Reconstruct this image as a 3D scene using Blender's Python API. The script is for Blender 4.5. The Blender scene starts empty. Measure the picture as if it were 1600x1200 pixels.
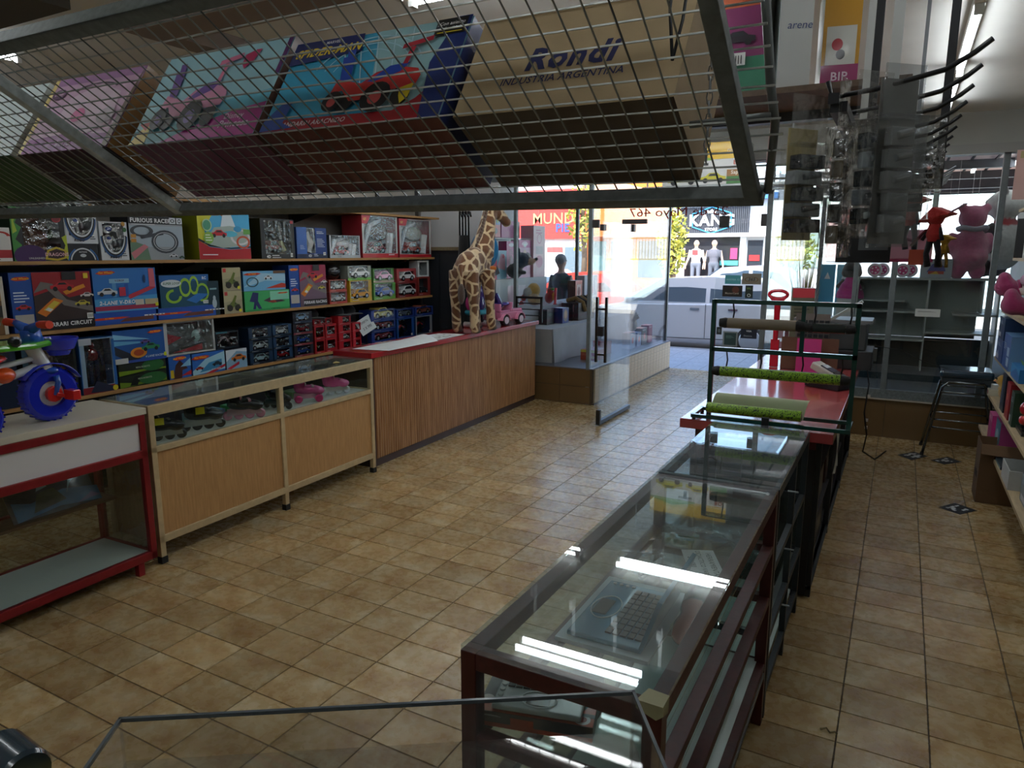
import bpy, bmesh, math, random
from mathutils import Vector as V, Matrix as M
SC=bpy.context.scene; COL=SC.collection; R=math.radians; PI=math.pi
random.seed(7)
# ---------------------------------------------------------------- camera, sky, sun, ceiling tubes' area lights, exposure
F=1104.47; YAW=.499615; PITCH=.1842; ROLL=.00104
cd=bpy.data.cameras.new('camera'); cam=bpy.data.objects.new('camera',cd); COL.objects.link(cam); SC.camera=cam
cd.sensor_width=36; cd.lens=36*F/1600; cd.clip_start=.02; cd.clip_end=300
cam.matrix_world=M.Translation((0,0,1.76))@M.Rotation(YAW,4,'Z')@M.Rotation(PI/2-PITCH,4,'X')@M.Rotation(ROLL,4,'Z')
W=bpy.data.worlds.new('world'); SC.world=W; W.use_nodes=True
nt=W.node_tree; bg=nt.nodes['Background']; sky=nt.nodes.new('ShaderNodeTexSky'); sky.sky_type='NISHITA'
sky.sun_disc=False; sky.sun_elevation=R(52); sky.sun_rotation=R(160); sky.air_density=1; sky.dust_density=1.5
nt.links.new(sky.outputs[0],bg.inputs[0]); bg.inputs[1].default_value=.85
sd=bpy.data.lights.new('sun','SUN'); sd.energy=10; sd.angle=R(.6); sd.color=(1,.95,.87)
so=bpy.data.objects.new('sun',sd); COL.objects.link(so); so.rotation_euler=(R(-40),R(8),0); so.rotation_euler=V((.22,.62,-.86)).to_track_quat('-Z','Y').to_euler()
def area(x,y,z,sx,sy,e,col=(.82,.95,1)):
    a=bpy.data.lights.new('tube_light','AREA'); a.shape='RECTANGLE'; a.size=sx; a.size_y=sy; a.energy=e; a.color=col
    o=bpy.data.objects.new('tube_light',a); COL.objects.link(o); o.location=(x,y,z); return o
SC.view_settings.view_transform='Standard'; SC.view_settings.look='None'; SC.view_settings.gamma=1; SC.view_settings.exposure=0
SC.view_settings.use_curve_mapping=False
try:
    SC.cycles.use_denoising=True; SC.cycles.max_bounces=8; SC.cycles.transparent_max_bounces=24; SC.cycles.caustics_reflective=False; SC.cycles.caustics_refractive=False
    SC.cycles.sample_clamp_indirect=6
except Exception: pass
# ---------------------------------------------------------------- materials
def lin(h):
    if isinstance(h,int): h=((h>>16&255)/255,(h>>8&255)/255,(h&255)/255)
    return tuple(c/12.92 if c<=.04045 else ((c+.055)/1.055)**2.4 for c in h[:3])
MATS={}
def mat(name,rough=.5,metal=0,coat=0,bump=0,bscale=60,spec=.5,sheen=0,var=0,vscale=8,stretch=None,emit=0):
    if name in MATS: return MATS[name]
    m=bpy.data.materials.new(name); m.use_nodes=True; t=m.node_tree; N=t.nodes; b=N['Principled BSDF']; L=t.links.new
    a=N.new('ShaderNodeAttribute'); a.attribute_name='Col'; col=a.outputs['Color']
    b.inputs['Roughness'].default_value=rough; b.inputs['Metallic'].default_value=metal; b.inputs['Coat Weight'].default_value=coat
    b.inputs['Specular IOR Level'].default_value=spec; b.inputs['Sheen Weight'].default_value=sheen; b.inputs['Coat Roughness'].default_value=.08
    tc=N.new('ShaderNodeTexCoord'); co=tc.outputs['Object']
    if stretch:
        mp=N.new('ShaderNodeMapping'); mp.inputs['Scale'].default_value=stretch; L(co,mp.inputs[0]); co=mp.outputs[0]
    if var:
        n=N.new('ShaderNodeTexNoise'); n.inputs['Scale'].default_value=vscale; n.inputs['Detail'].default_value=5; L(co,n.inputs['Vector'])
        mr=N.new('ShaderNodeMapRange'); mr.inputs['From Min'].default_value=.3; mr.inputs['From Max'].default_value=.7; mr.inputs['To Min'].default_value=1-var; mr.inputs['To Max'].default_value=1+var*.5; L(n.outputs[0],mr.inputs[0])
        mx=N.new('ShaderNodeMix'); mx.data_type='RGBA'; mx.blend_type='MULTIPLY'; mx.inputs[0].default_value=1; L(col,mx.inputs[6]); L(mr.outputs[0],mx.inputs[7]); col=mx.outputs[2]
    if bump:
        n=N.new('ShaderNodeTexNoise'); n.inputs['Scale'].default_value=bscale; n.inputs['Detail'].default_value=4; L(co,n.inputs['Vector'])
        bp=N.new('ShaderNodeBump'); bp.inputs['Strength'].default_value=bump; bp.inputs['Distance'].default_value=.01; L(n.outputs[0],bp.inputs['Height']); L(bp.outputs[0],b.inputs['Normal'])
    L(col,b.inputs['Base Color'])
    if emit: L(col,b.inputs['Emission Color']); b.inputs['Emission Strength'].default_value=emit
    MATS[name]=m; return m
def glassmat(name,tint=(1,1,1),ior=1.45,rough=.01,bump=0,bscale=20,fres=1,haze=0,boost=0):
    m=bpy.data.materials.new(name); m.use_nodes=True; t=m.node_tree; N=t.nodes; L=t.links.new; N.remove(N['Principled BSDF']); out=N['Material Output']
    tr=N.new('ShaderNodeBsdfTransparent'); tr.inputs[0].default_value=(*tint,1); gl=N.new('ShaderNodeBsdfGlossy'); gl.inputs['Roughness'].default_value=rough
    fr=N.new('ShaderNodeLayerWeight'); fr.inputs['Blend'].default_value=.5; mx=N.new('ShaderNodeMixShader'); pw=N.new('ShaderNodeMath'); pw.operation='POWER'; pw.inputs[1].default_value=5; L(fr.outputs['Facing'],pw.inputs[0])
    ma=N.new('ShaderNodeMath'); ma.operation='MULTIPLY_ADD'; ma.inputs[1].default_value=.96; ma.inputs[2].default_value=((ior-1)/(ior+1))**2; L(pw.outputs[0],ma.inputs[0]); fac=ma.outputs[0]
    if boost:
        ad=N.new('ShaderNodeMath'); ad.operation='ADD'; ad.use_clamp=True; ad.inputs[1].default_value=boost; L(fac,ad.inputs[0]); fac=ad.outputs[0]
    if bump:
        n=N.new('ShaderNodeTexNoise'); n.inputs['Scale'].default_value=bscale; n.inputs['Detail'].default_value=2; tc=N.new('ShaderNodeTexCoord'); L(tc.outputs['Object'],n.inputs['Vector'])
        bp=N.new('ShaderNodeBump'); bp.inputs['Strength'].default_value=bump; bp.inputs['Distance'].default_value=.02; L(n.outputs[0],bp.inputs['Height']); L(bp.outputs[0],gl.inputs['Normal']); L(bp.outputs[0],fr.inputs['Normal'])
    L(fac,mx.inputs[0]); L(tr.outputs[0],mx.inputs[1]); L(gl.outputs[0],mx.inputs[2]); s=mx.outputs[0]
    if haze:
        df=N.new('ShaderNodeBsdfDiffuse'); df.inputs[0].default_value=(.8,.85,.85,1); m2=N.new('ShaderNodeMixShader')
        n=N.new('ShaderNodeTexNoise'); n.inputs['Scale'].default_value=9; n.inputs['Detail'].default_value=6; tc=N.new('ShaderNodeTexCoord'); L(tc.outputs['Object'],n.inputs['Vector'])
        mr=N.new('ShaderNodeMapRange'); mr.inputs['From Min'].default_value=.35; mr.inputs['From Max'].default_value=.75; mr.inputs['To Min'].default_value=haze*.3; mr.inputs['To Max'].default_value=haze; L(n.outputs[0],mr.inputs[0])
        L(mr.outputs[0],m2.inputs[0]); L(s,m2.inputs[1]); L(df.outputs[0],m2.inputs[2]); s=m2.outputs[0]
    L(s,out.inputs[0]); MATS[name]=m; return m
mat('paint',.45); mat('gloss',.22,coat=.5); mat('matte',.85); mat('metal',.38,metal=.85); mat('chrome',.12,metal=1)
mat('plush',1,bump=1,bscale=260,sheen=.6,var=.18,vscale=30); mat('cardprint',.38,coat=.15); mat('carton',.75,bump=.15,bscale=40,var=.08); mat('fabric',.95,bump=.4,bscale=90,sheen=.2,var=.08)
mat('rubber',.6,bump=.2,bscale=120); mat('board',.6,var=.2,vscale=6,stretch=(8,1,8)); mat('plaster',.9,var=.07,vscale=2.5); mat('steelpaint',.4,metal=.2,var=.12,vscale=25); mat('worn',.5,var=.3,vscale=45,bump=.1,bscale=50)
mat('foil',.18,metal=.9,bump=.7,bscale=25); mat('lamp',.5,emit=23); mat('sheet',.7,var=.03); mat('leaf',.6,var=.3,vscale=3)
glassmat('glass',(.93,.97,.96)); glassmat('shopglass',(.95,.97,.97),boost=.01); glassmat('topglass',(.88,.95,.95),haze=.07,boost=.06); glassmat('film',(.96,.97,.97),1.5,.08,.8,18,boost=.05); glassmat('acrylic',(.93,.93,.92),1.5,.02,boost=.05,haze=.04)
glassmat('pack',(.97,.97,.96),1.5,.12,1,30,boost=.08); glassmat('smoke',(.82,.84,.85),1.5,.08,.5,14,boost=.06); glassmat('carglass',(.35,.42,.48),1.5,.02)
# ---------------------------------------------------------------- mesh builder
def canopymat():
    m=bpy.data.materials.new('canopy_sheet'); m.use_nodes=True; N=m.node_tree.nodes; L=m.node_tree.links.new; N.remove(N['Principled BSDF']); a=N.new('ShaderNodeBsdfDiffuse'); b=N.new('ShaderNodeBsdfTranslucent'); c=N.new('ShaderNodeMixShader'); c.inputs[0].default_value=.45
    for q in (a,b): q.inputs[0].default_value=(*lin(0xe0d0c8),1)
    L(a.outputs[0],c.inputs[1]); L(b.outputs[0],c.inputs[2]); L(c.outputs[0],N['Material Output'].inputs[0]); MATS['canopy']=m
canopymat()
class MB:
    def __init__(s,col=0xcccccc): s.v=[];s.f=[];s.c=[];s.col=col
    def add(s,vs,fs,col=None,mt=None):
        n=len(s.v); s.v+=[tuple(mt@V(p)) for p in vs] if mt else [tuple(p) for p in vs]
        s.f+=[[i+n for i in f] for f in fs]; s.c+=[s.col if col is None else col]*len(fs); return s
    def box(s,x0,x1,y0,y1,z0,z1,col=None,mt=None):
        return s.add([(x,y,z) for z in (z0,z1) for y in (y0,y1) for x in (x0,x1)],[(0,2,3,1),(4,5,7,6),(0,1,5,4),(2,6,7,3),(0,4,6,2),(1,3,7,5)],col,mt)
    def cbox(s,cx,cy,cz,sx,sy,sz,col=None,mt=None): return s.box(cx-sx/2,cx+sx/2,cy-sy/2,cy+sy/2,cz-sz/2,cz+sz/2,col,mt)
    def beam(s,p,q,w,h=None,col=None,up=(0,0,1)):
        p=V(p);q=V(q);d=(q-p); l=d.length; d.normalize(); u=V(up)
        if abs(d.dot(u))>.98: u=V((0,1,0))
        a=d.cross(u).normalized(); b=a.cross(d); h=h or w
        m=M((( *a,0),(*d,0),(*b,0),(0,0,0,1))).transposed(); m.translation=p
        return s.box(-w/2,w/2,0,l,-h/2,h/2,col,m)
    def tube(s,pts,r,col=None,n=8,closed=False,caps=True,mt=None):
        P=[V(p) for p in pts]; k=len(P); rr=r if isinstance(r,(list,tuple)) else [r]*k; vs=[];fs=[]
        nrm=None
        for i in range(k):
            t=(P[(i+1)%k]-P[i-1]) if closed else (P[min(i+1,k-1)]-P[max(i-1,0)]); t.normalize()
            if nrm is None:
                u=V((0,0,1)) if abs(t.z)<.9 else V((1,0,0)); nrm=t.cross(u).normalized()
            else: nrm=(nrm-t*nrm.dot(t)).normalized()
            b=t.cross(nrm)
            for j in range(n):
                a=2*PI*j/n; vs.append(P[i]+(nrm*math.cos(a)+b*math.sin(a))*rr[i])
        for i in range(k if closed else k-1):
            i2=(i+1)%k
            for j in range(n): fs.append((i*n+j,i*n+(j+1)%n,i2*n+(j+1)%n,i2*n+j))
        if caps and not closed: fs+= [tuple(range(n))[::-1],tuple(range((k-1)*n,k*n))]
        return s.add(vs,fs,col,mt)
    def cyl(s,p,q,r,col=None,n=12,r2=None,mt=None): return s.tube([p,q],[r,r if r2 is None else r2],col,n,mt=mt)
    def lathe(s,prof,col=None,n=20,mt=None,cols=None):
        k=len(prof)
        for i in range(k-1):
            (r0,z0),(r1,z1)=prof[i],prof[i+1]; vs=[];fs=[]
            for (r,z) in ((r0,z0),(r1,z1)): vs+=[(r*math.cos(2*PI*j/n),r*math.sin(2*PI*j/n),z) for j in range(n)]
            s.add(vs,[(j,(j+1)%n,n+(j+1)%n,n+j) for j in range(n)],cols[i] if cols else col,mt)
        return s
    def ell(s,c,r,col=None,n=12,m=8,mt=None):
        if not isinstance(r,(list,tuple)): r=(r,r,r)
        vs=[(c[0],c[1],c[2]-r[2])];fs=[]
        for i in range(1,m):
            a=-PI/2+PI*i/m
            for j in range(n): b=2*PI*j/n; vs.append((c[0]+r[0]*math.cos(a)*math.cos(b),c[1]+r[1]*math.cos(a)*math.sin(b),c[2]+r[2]*math.sin(a)))
        vs.append((c[0],c[1],c[2]+r[2])); t=len(vs)-1
        fs+=[(0,1+(j+1)%n,1+j) for j in range(n)]
        for i in range(m-2):
            for j in range(n): a=1+i*n;fs.append((a+j,a+(j+1)%n,a+n+(j+1)%n,a+n+j))
        a=1+(m-2)*n; fs+=[(a+j,a+(j+1)%n,t) for j in range(n)]
        return s.add(vs,fs,col,mt)
    def prism(s,poly,z0,z1,col=None,mt=None):
        n=len(poly); vs=[(x,y,z0) for x,y in poly]+[(x,y,z1) for x,y in poly]
        return s.add(vs,[tuple(range(n))[::-1],tuple(range(n,2*n))]+[(i,(i+1)%n,n+(i+1)%n,n+i) for i in range(n)],col,mt)
    def poly(s,pts,col=None,mt=None): return s.add(pts,[tuple(range(len(pts)))],col,mt)
    def sheet(s,f,nu,nv,col=None,mt=None):
        vs=[f(i/nu,j/nv) for j in range(nv+1) for i in range(nu+1)]
        return s.add(vs,[(j*(nu+1)+i,j*(nu+1)+i+1,(j+1)*(nu+1)+i+1,(j+1)*(nu+1)+i) for j in range(nv) for i in range(nu)],col,mt)
    def text(s,txt,mt,size,col,align='CENTER',bold=0,shear=0,wide=1):
        k=(txt,align,bold,shear,wide)
        if k not in TXT:
            c=bpy.data.curves.new('t','FONT'); c.body=txt; c.align_x=align; c.align_y='CENTER'; c.offset=bold; c.shear=shear; c.size=1; c.resolution_u=2; c.space_character=1+bold*3
            o=bpy.data.objects.new('t',c); me=bpy.data.meshes.new_from_object(o)
            TXT[k]=([(v.co.x*wide,v.co.y,0) for v in me.vertices],[list(p.vertices) for p in me.polygons])
            bpy.data.objects.remove(o); bpy.data.curves.remove(c); bpy.data.meshes.remove(me)
        vs,fs=TXT[k]; return s.add([(x*size,y*size,z) for x,y,z in vs],fs,col,mt)
    def mesh(s,name,mt,smooth=False):
        me=bpy.data.meshes.new(name); me.from_pydata(s.v,[],s.f)
        cache={}; arr=[]
        for p,c in zip(me.polygons,s.c):
            if c not in cache: cache[c]=(*lin(c),1.0)
            arr+=cache[c]*p.loop_total
        a=me.color_attributes.new('Col','FLOAT_COLOR','CORNER'); a.data.foreach_set('color',arr)
        me.materials.append(MATS[mt] if isinstance(mt,str) else mt)
        if smooth: me.shade_smooth()
        return me
    def build(s,name,mt,parent=None,smooth=False,bev=0,world=False,auto=None):
        if world and parent:
            l=parent.location; s.v=[(x-l.x,y-l.y,z-l.z) for x,y,z in s.v]
        me=s.mesh(name,mt,smooth); o=bpy.data.objects.new(name,me); COL.objects.link(o)
        if parent: o.parent=parent
        if bev:
            b=o.modifiers.new('b','BEVEL'); b.width=bev; b.segments=2; b.limit_method='ANGLE'; b.angle_limit=R(40); b.harden_normals=False
        if auto is not None:
            me.shade_smooth()
            try: me.set_sharp_from_angle(angle=R(auto))
            except Exception: pass
        return o
TXT={}
def tag(o,label,cat,group=None):
    o['label']=label; o['category']=cat
    if group: o['group']=group
    return o
def T(name,label,cat,loc=(0,0,0),rz=0,group=None):
    o=bpy.data.objects.new(name,None); COL.objects.link(o); o.location=loc; o.rotation_euler=(0,0,rz); o.empty_display_size=.05
    return tag(o,label,cat,group)
def struct(o): o['kind']='structure'; return o
def stuff(o): o['kind']='stuff'; return o
def dup(root,loc=None,rz=None,label=None,group=None,scale=None):
    r=root.copy(); COL.objects.link(r)
    if loc is not None: r.location=loc
    if rz is not None: r.rotation_euler=(0,0,rz)
    if label: r['label']=label
    if group: r['group']=group
    if scale: r.scale=(scale,)*3
    for ch in root.children:
        c=ch.copy(); COL.objects.link(c); c.parent=r
        for g in ch.children: d=g.copy(); COL.objects.link(d); d.parent=c
    return r
def blob(mb,name,mt,parent,voxel=.012,smooth=4,colf=None,world=False):
    """union of rough solids melted into one continuous skin; colf(co)->colour per vertex area"""
    if world and parent: l=parent.location; mb.v=[(x-l.x,y-l.y,z-l.z) for x,y,z in mb.v]
    me=mb.mesh(name,mt); o=bpy.data.objects.new(name,me); COL.objects.link(o)
    r=o.modifiers.new('r','REMESH'); r.mode='VOXEL'; r.voxel_size=voxel
    q=o.modifiers.new('s','SMOOTH'); q.iterations=smooth; q.factor=.6
    BLOBS.append((o,mt,colf,mb.col if not mb.c else mb.c[0]))
    if parent: o.parent=parent
    return o
BLOBS=[]
def bake_blobs():
    dg=bpy.context.evaluated_depsgraph_get(); dg.update()
    for o,mt,colf,base in BLOBS:
        me=bpy.data.meshes.new_from_object(o.evaluated_get(dg)); o.modifiers.clear(); old=o.data; o.data=me
        for a in list(me.color_attributes): me.color_attributes.remove(a)
        cv=[(*lin(colf(v.co) if colf else base),1.0) for v in me.vertices]; arr=[]
        for l in me.loops: arr+=cv[l.vertex_index]
        a=me.color_attributes.new('Col','FLOAT_COLOR','CORNER'); a.data.foreach_set('color',arr)
        me.materials.clear(); me.materials.append(MATS[mt] if isinstance(mt,str) else mt); me.shade_smooth(); bpy.data.meshes.remove(old)
    BLOBS.clear()
SL=.0236   # the left-hand wall and counters run 1.35 degrees off the tile grid
def LX(x,y): return x-SL*(y-2.35)
def LT(name,label,cat,x,y,z=0,group=None,rz=0): return T(name,label,cat,(LX(x,y),y,z),SL+rz,group)
# ---------------------------------------------------------------- the setting
def floormat():
    m=bpy.data.materials.new('ceramic_tile'); m.use_nodes=True; t=m.node_tree; N=t.nodes; L=t.links.new; b=N['Principled BSDF']
    g=N.new('ShaderNodeNewGeometry'); oi=N.new('ShaderNodeObjectInfo'); ad=N.new('ShaderNodeMath'); ad.operation='ADD'; L(g.outputs['Random Per Island'],ad.inputs[0]); L(oi.outputs['Random'],ad.inputs[1])
    fr=N.new('ShaderNodeMath'); fr.operation='FRACT'; L(ad.outputs[0],fr.inputs[0])
    mp=N.new('ShaderNodeVectorMath'); mp.operation='MULTIPLY_ADD'; mp.inputs[1].default_value=(1,1,1); L(g.outputs['Position'],mp.inputs[0])
    cm=N.new('ShaderNodeCombineXYZ'); ml=N.new('ShaderNodeMath'); ml.operation='MULTIPLY'; ml.inputs[1].default_value=37; L(fr.outputs[0],ml.inputs[0]); L(ml.outputs[0],cm.inputs[2]); L(cm.outputs[0],mp.inputs[2])
    n=N.new('ShaderNodeTexNoise'); n.inputs['Scale'].default_value=7; n.inputs['Detail'].default_value=5; n.inputs['Roughness'].default_value=.6; L(mp.outputs[0],n.inputs['Vector'])
    cr=N.new('ShaderNodeValToRGB'); e=cr.color_ramp.elements; e[0].position=.3; e[0].color=(*lin(0x9a774a),1); e[1].position=.7; e[1].color=(*lin(0xc9b892),1); x=e.new(.5); x.color=(*lin(0xb59a6a),1); L(n.outputs[0],cr.inputs[0])
    mr=N.new('ShaderNodeMapRange'); mr.inputs['To Min'].default_value=.78; mr.inputs['To Max'].default_value=1.08; L(fr.outputs[0],mr.inputs[0])
    mx=N.new('ShaderNodeMix'); mx.data_type='RGBA'; mx.blend_type='MULTIPLY'; mx.inputs[0].default_value=1; L(cr.outputs[0],mx.inputs[6]); L(mr.outputs[0],mx.inputs[7]); L(mx.outputs[2],b.inputs['Base Color'])
    b.inputs['Roughness'].default_value=.3; b.inputs['Specular IOR Level'].default_value=.5
    n2=N.new('ShaderNodeTexNoise'); n2.inputs['Scale'].default_value=25; L(g.outputs['Position'],n2.inputs['Vector']); r2=N.new('ShaderNodeMapRange'); r2.inputs['To Min'].default_value=.21; r2.inputs['To Max'].default_value=.34; L(n2.outputs[0],r2.inputs[0]); L(r2.outputs[0],b.inputs['Roughness'])
    MATS['tile']=m
floormat()
fl=struct(MB(0x4e4232).box(-5.6,1.3,-1.6,10.64,-.06,-.003).build('floor','matte'))
TX,TY=.3005,.2022; X0=-.063-.0; Y0=2.793
def tilemb(x,y,mb):
    g=.0012; z=0; a,b,c,d=x+g,x+TX-g,y+g,y+TY-g; k=.002
    vs=[(a,c,-.006),(b,c,-.006),(b,d,-.006),(a,d,-.006),(a+k,c+k,z),(b-k,c+k,z),(b-k,d-k,z),(a+k,d-k,z)]
    mb.add(vs,[(4,5,6,7),(0,1,5,4),(1,2,6,5),(2,3,7,6),(3,0,4,7)])
cells=[]
for j in range(-20,5):
    for i in range(-22,39):
        x=X0+j*TX; y=Y0+i*TY
        if x<-5.3 or x>1.25 or y<-1.4 or y>10.5: continue
        if y>7.5 and (x<-3.2 or x>-1.3): continue
        cx,cy=x+TX/2,y+TY/2
        q=cam.matrix_world.inverted()@V((cx,cy,0)); vis=False
        if q.z<0: px=800-F*q.x/q.z; py=600+F*q.y/q.z; vis=-60<px<1660 and 500<py<1260 and not(-.8<cx<-.3 and cy<7) and cx>-3.75 and cx<.85
        cells.append((0 if vis else 1,cx*cx+cy*cy,x,y))
cells.sort()
one=MB(); tilemb(0,0,one); tme=one.mesh('tile','tile')
for c in cells[:300]:
    o=bpy.data.objects.new('tile',tme); COL.objects.link(o); o.parent=fl; o.location=(c[2],c[3],0)
rest=MB()
for c in cells[300:]: tilemb(c[2],c[3],rest)
stuff(rest.build('far_tiles','tile',fl))
CE=2.95
struct(MB(0xd9d9d4).box(-5.6,1.35,-1.6,7.6,CE,CE+.1).build('ceiling','plaster'))
wl=MB(0xa39c92).box(-5.7,-5.2,-1.6,8.2,0,CE); wl.v=[(LX(x,y),y,z) for x,y,z in wl.v]; struct(wl.build('wall_left','plaster'))
struct(MB(0xb8b8b2).box(1.16,1.3,-1.6,10.64,0,CE).build('wall_right','plaster'))
struct(MB(0xb8b8b2).box(-5.7,1.3,-1.75,-1.6,0,CE).build('wall_back','plaster'))
struct(MB(0x9a9a94).box(-5.7,1.2,7.52,7.66,2.66,CE).build('wall_front','plaster'))
struct(MB(0x8a8a86).box(-1.2,1.16,7.49,7.65,2.6,2.68).build('trim_1','paint'))
# ceiling beams
b=MB(0x8d8078); b.box(-3.55,-.2,2.42,2.66,CE-.1,CE); struct(b.build('ceiling_beam','plaster'))
b=MB(0x8d8078); b.box(-3.56,-3.40,2.66,3.4,CE-.1,CE); struct(b.build('ceiling_beam','plaster'))
b=MB(0x57524a); b.box(-5.2,-3.45,1.6,2.1,CE-.1,CE); struct(b.build('ceiling_beam','plaster'))
# building mass above and beside: what shades the pavement outside
struct(MB(0xb5aca0).box(-9,-1.24,7.66,10.62,2.98,5.9).build('upper_storey_wall','plaster'))
struct(MB(0xb5aca0).box(-12,-5.72,-2,10.6,0,5.9).build('neighbour_wall','plaster'))
struct(MB(0xb5aca0).box(1.32,8,-2,10.6,0,5.9).build('neighbour_wall','plaster'))
struct(MB(0xb5aca0).box(-5.7,1.32,-2,7.66,3.1,5.9).build('upper_storey_wall','plaster'))
# ---- entrance: tiled sill walls, planked vestibule side, mullions, glass
FY=7.57
SILL=.43
sw=struct(MB(0x4a3a26).box(-5.3,-3.06,FY-.02,10.64,0,SILL-.012).build('wall_front_sill','matte'))
tl=MB(0x6b5436).box(0,.385,-.006,0,0,.2).mesh('sill_tile','gloss')
for i in range(6):
    for k in range(2):
        o=bpy.data.objects.new('sill_tile',tl); COL.objects.link(o); o.parent=sw; o.location=(-5.3+.39*i-.12,FY-.02,.008+.206*k)
mb=MB(0x70727a).box(-5.3,-3.05,FY-.03,10.64,SILL-.012,SILL); mb.build('sill_cap','steelpaint',sw)
pl=MB(0xd8c2a6).box(0,.02,0,.132,.02,SILL-.015).mesh('plank','board')
for i in range(22):
    o=bpy.data.objects.new('plank',pl); COL.objects.link(o); o.parent=sw; o.location=(-3.06,FY+.03+.139*i,0)
MB(0x4a4038).box(-3.06,-3.03,FY-.02,10.64,0,.02).build('kick_strip','paint',sw)
sr=struct(MB(0x4a3a26).box(-1.2,1.16,FY,10.64,0,.37).build('wall_front_sill','matte'))
for i in range(6):
    for k in range(2):
        o=bpy.data.objects.new('sill_tile',tl); COL.objects.link(o); o.parent=sr; o.location=(-1.2+.39*i,FY,.0+.185*k-.01)
MB(0xb9b2a2).box(-1.2,1.16,FY-.03,FY+.06,.37,.385).build('sill_cap','paint',sr)
pr=MB(0xd8c2a6).box(-.02,0,0,.132,.02,.37).mesh('plank','board')
for i in range(22):
    o=bpy.data.objects.new('plank',pr); COL.objects.link(o); o.parent=sr; o.location=(-1.2,FY+.03+.139*i,0)
wf=struct(bpy.data.objects.new('window_1',None)); COL.objects.link(wf)
AL=0x6d7678
def mull(x,y,z0,z1,w=.045,d=.05,col=AL,rt=wf,nm='mullion'): return MB(col).box(x-w/2,x+w/2,y-d/2,y+d/2,z0,z1).build(nm,'steelpaint',rt,bev=.004)
mull(-3.12,FY,0,2.62); mull(-4.08,FY,SILL,2.62,.04); mull(-4.6,10.6,SILL,2.62,.05); mull(-3.12,10.62,SILL,2.62,.05)
MB(AL).box(-4.4,-3.1,FY-.025,FY+.025,2.58,2.66).build('top_rail','steelpaint',wf)
MB().box(-4.3,-3.14,FY-.004,FY+.004,SILL,2.6).build('glass_pane','shopglass',wf)
MB().box(-3.116,-3.108,FY+.03,10.6,SILL,2.6).build('glass_pane','shopglass',wf)
MB().box(-5.3,-3.1,10.606,10.614,SILL,2.6).build('glass_pane','shopglass',wf)
w2=struct(bpy.data.objects.new('window_2',None)); COL.objects.link(w2)
for x in (-.39,-.068,.70): mull(x,FY,.385,2.62,.05 if x!=-.39 else .04,rt=w2)
mull(-1.21,FY,0,2.62,.05,rt=w2)
MB(AL).box(-1.2,1.16,FY-.03,FY+.03,.385,.47).build('bottom_rail','worn',w2)
MB().box(-1.18,1.15,FY-.004,FY+.004,.45,2.6).build('glass_pane','shopglass',w2)
MB().box(-1.218,-1.21,FY+.03,10.6,.37,2.6).build('glass_pane','shopglass',w2)
MB().box(-1.2,1.16,10.606,10.614,.37,2.5).build('glass_pane','shopglass',w2)
# entrance door: transom, sidelight, open leaf, closed leaf with stickers
w3=struct(bpy.data.objects.new('window_3',None)); COL.objects.link(w3)
MB(AL).box(-3.1,-1.2,FY-.03,FY+.03,2.33,2.4).build('transom_rail','steelpaint',w3)
MB().box(-3.08,-1.23,FY-.005,FY+.005,2.09,2.33).build('transom_glass','shopglass',w3)
MB().box(-3.08,-1.23,FY-.005,FY+.005,2.4,2.62).build('transom_glass','shopglass',w3)
MB().box(-3.08,-2.66,FY-.005,FY+.005,.01,2.08).build('sidelight_glass','shopglass',w3)
BK=0x2b2624
for x0,x1,z0,z1 in ((-3.1,-3.02,2.03,2.12),(-2.75,-2.47,2.065,2.115),(-1.70,-1.60,2.01,2.13),(-1.29,-1.22,2.02,2.14)): MB(BK).box(x0,x1,FY-.02,FY+.02,z0,z1).build('patch_fitting','paint',w3,bev=.006)
dr=struct(bpy.data.objects.new('door_1',None)); COL.objects.link(dr); dr.location=(-2.615,FY,0)
MB().box(-.005,.005,-.93,-.02,.05,2.06).build('door_glass','shopglass',dr)
MB(0x3c4148).box(-.02,.02,-.93,-.0,.012,.055).build('bottom_rail','metal',dr,bev=.004)
MB(0x1b1b1c).box(-.022,.022,-.945,-.9,.012,.17).build('corner_fitting','paint',dr,bev=.004)
MB(BK).box(-.02,.02,-.06,.0,1.98,2.06).build('patch_fitting','paint',dr)
MB(BK).box(-.02,.02,-.95,-.88,1.97,2.03).build('patch_fitting','paint',dr)
for sx in (-1,1):
    h=MB(0x161617).box(sx*.05-.013,sx*.05+.013,-.915,-.885,.66,1.32)
    for z in (.74,1.2): h.box(min(0,sx*.05),max(0,sx*.05),-.908,-.892,z-.01,z+.01)
    h.build('pull_handle','gloss',dr,bev=.003)
MB(0x161617).box(-.03,.03,-.94,-.86,.93,1.03).build('lock_case','paint',dr,bev=.004)
d2=struct(bpy.data.objects.new('door_2',None)); COL.objects.link(d2); d2.location=(-1.25,FY,0)
MB().box(-.46,0,-.005,.005,.05,2.06).build('door_glass','shopglass',d2)
MB(0x3c4148).box(-.46,0,-.02,.02,.012,.055).build('bottom_rail','metal',d2)
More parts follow.
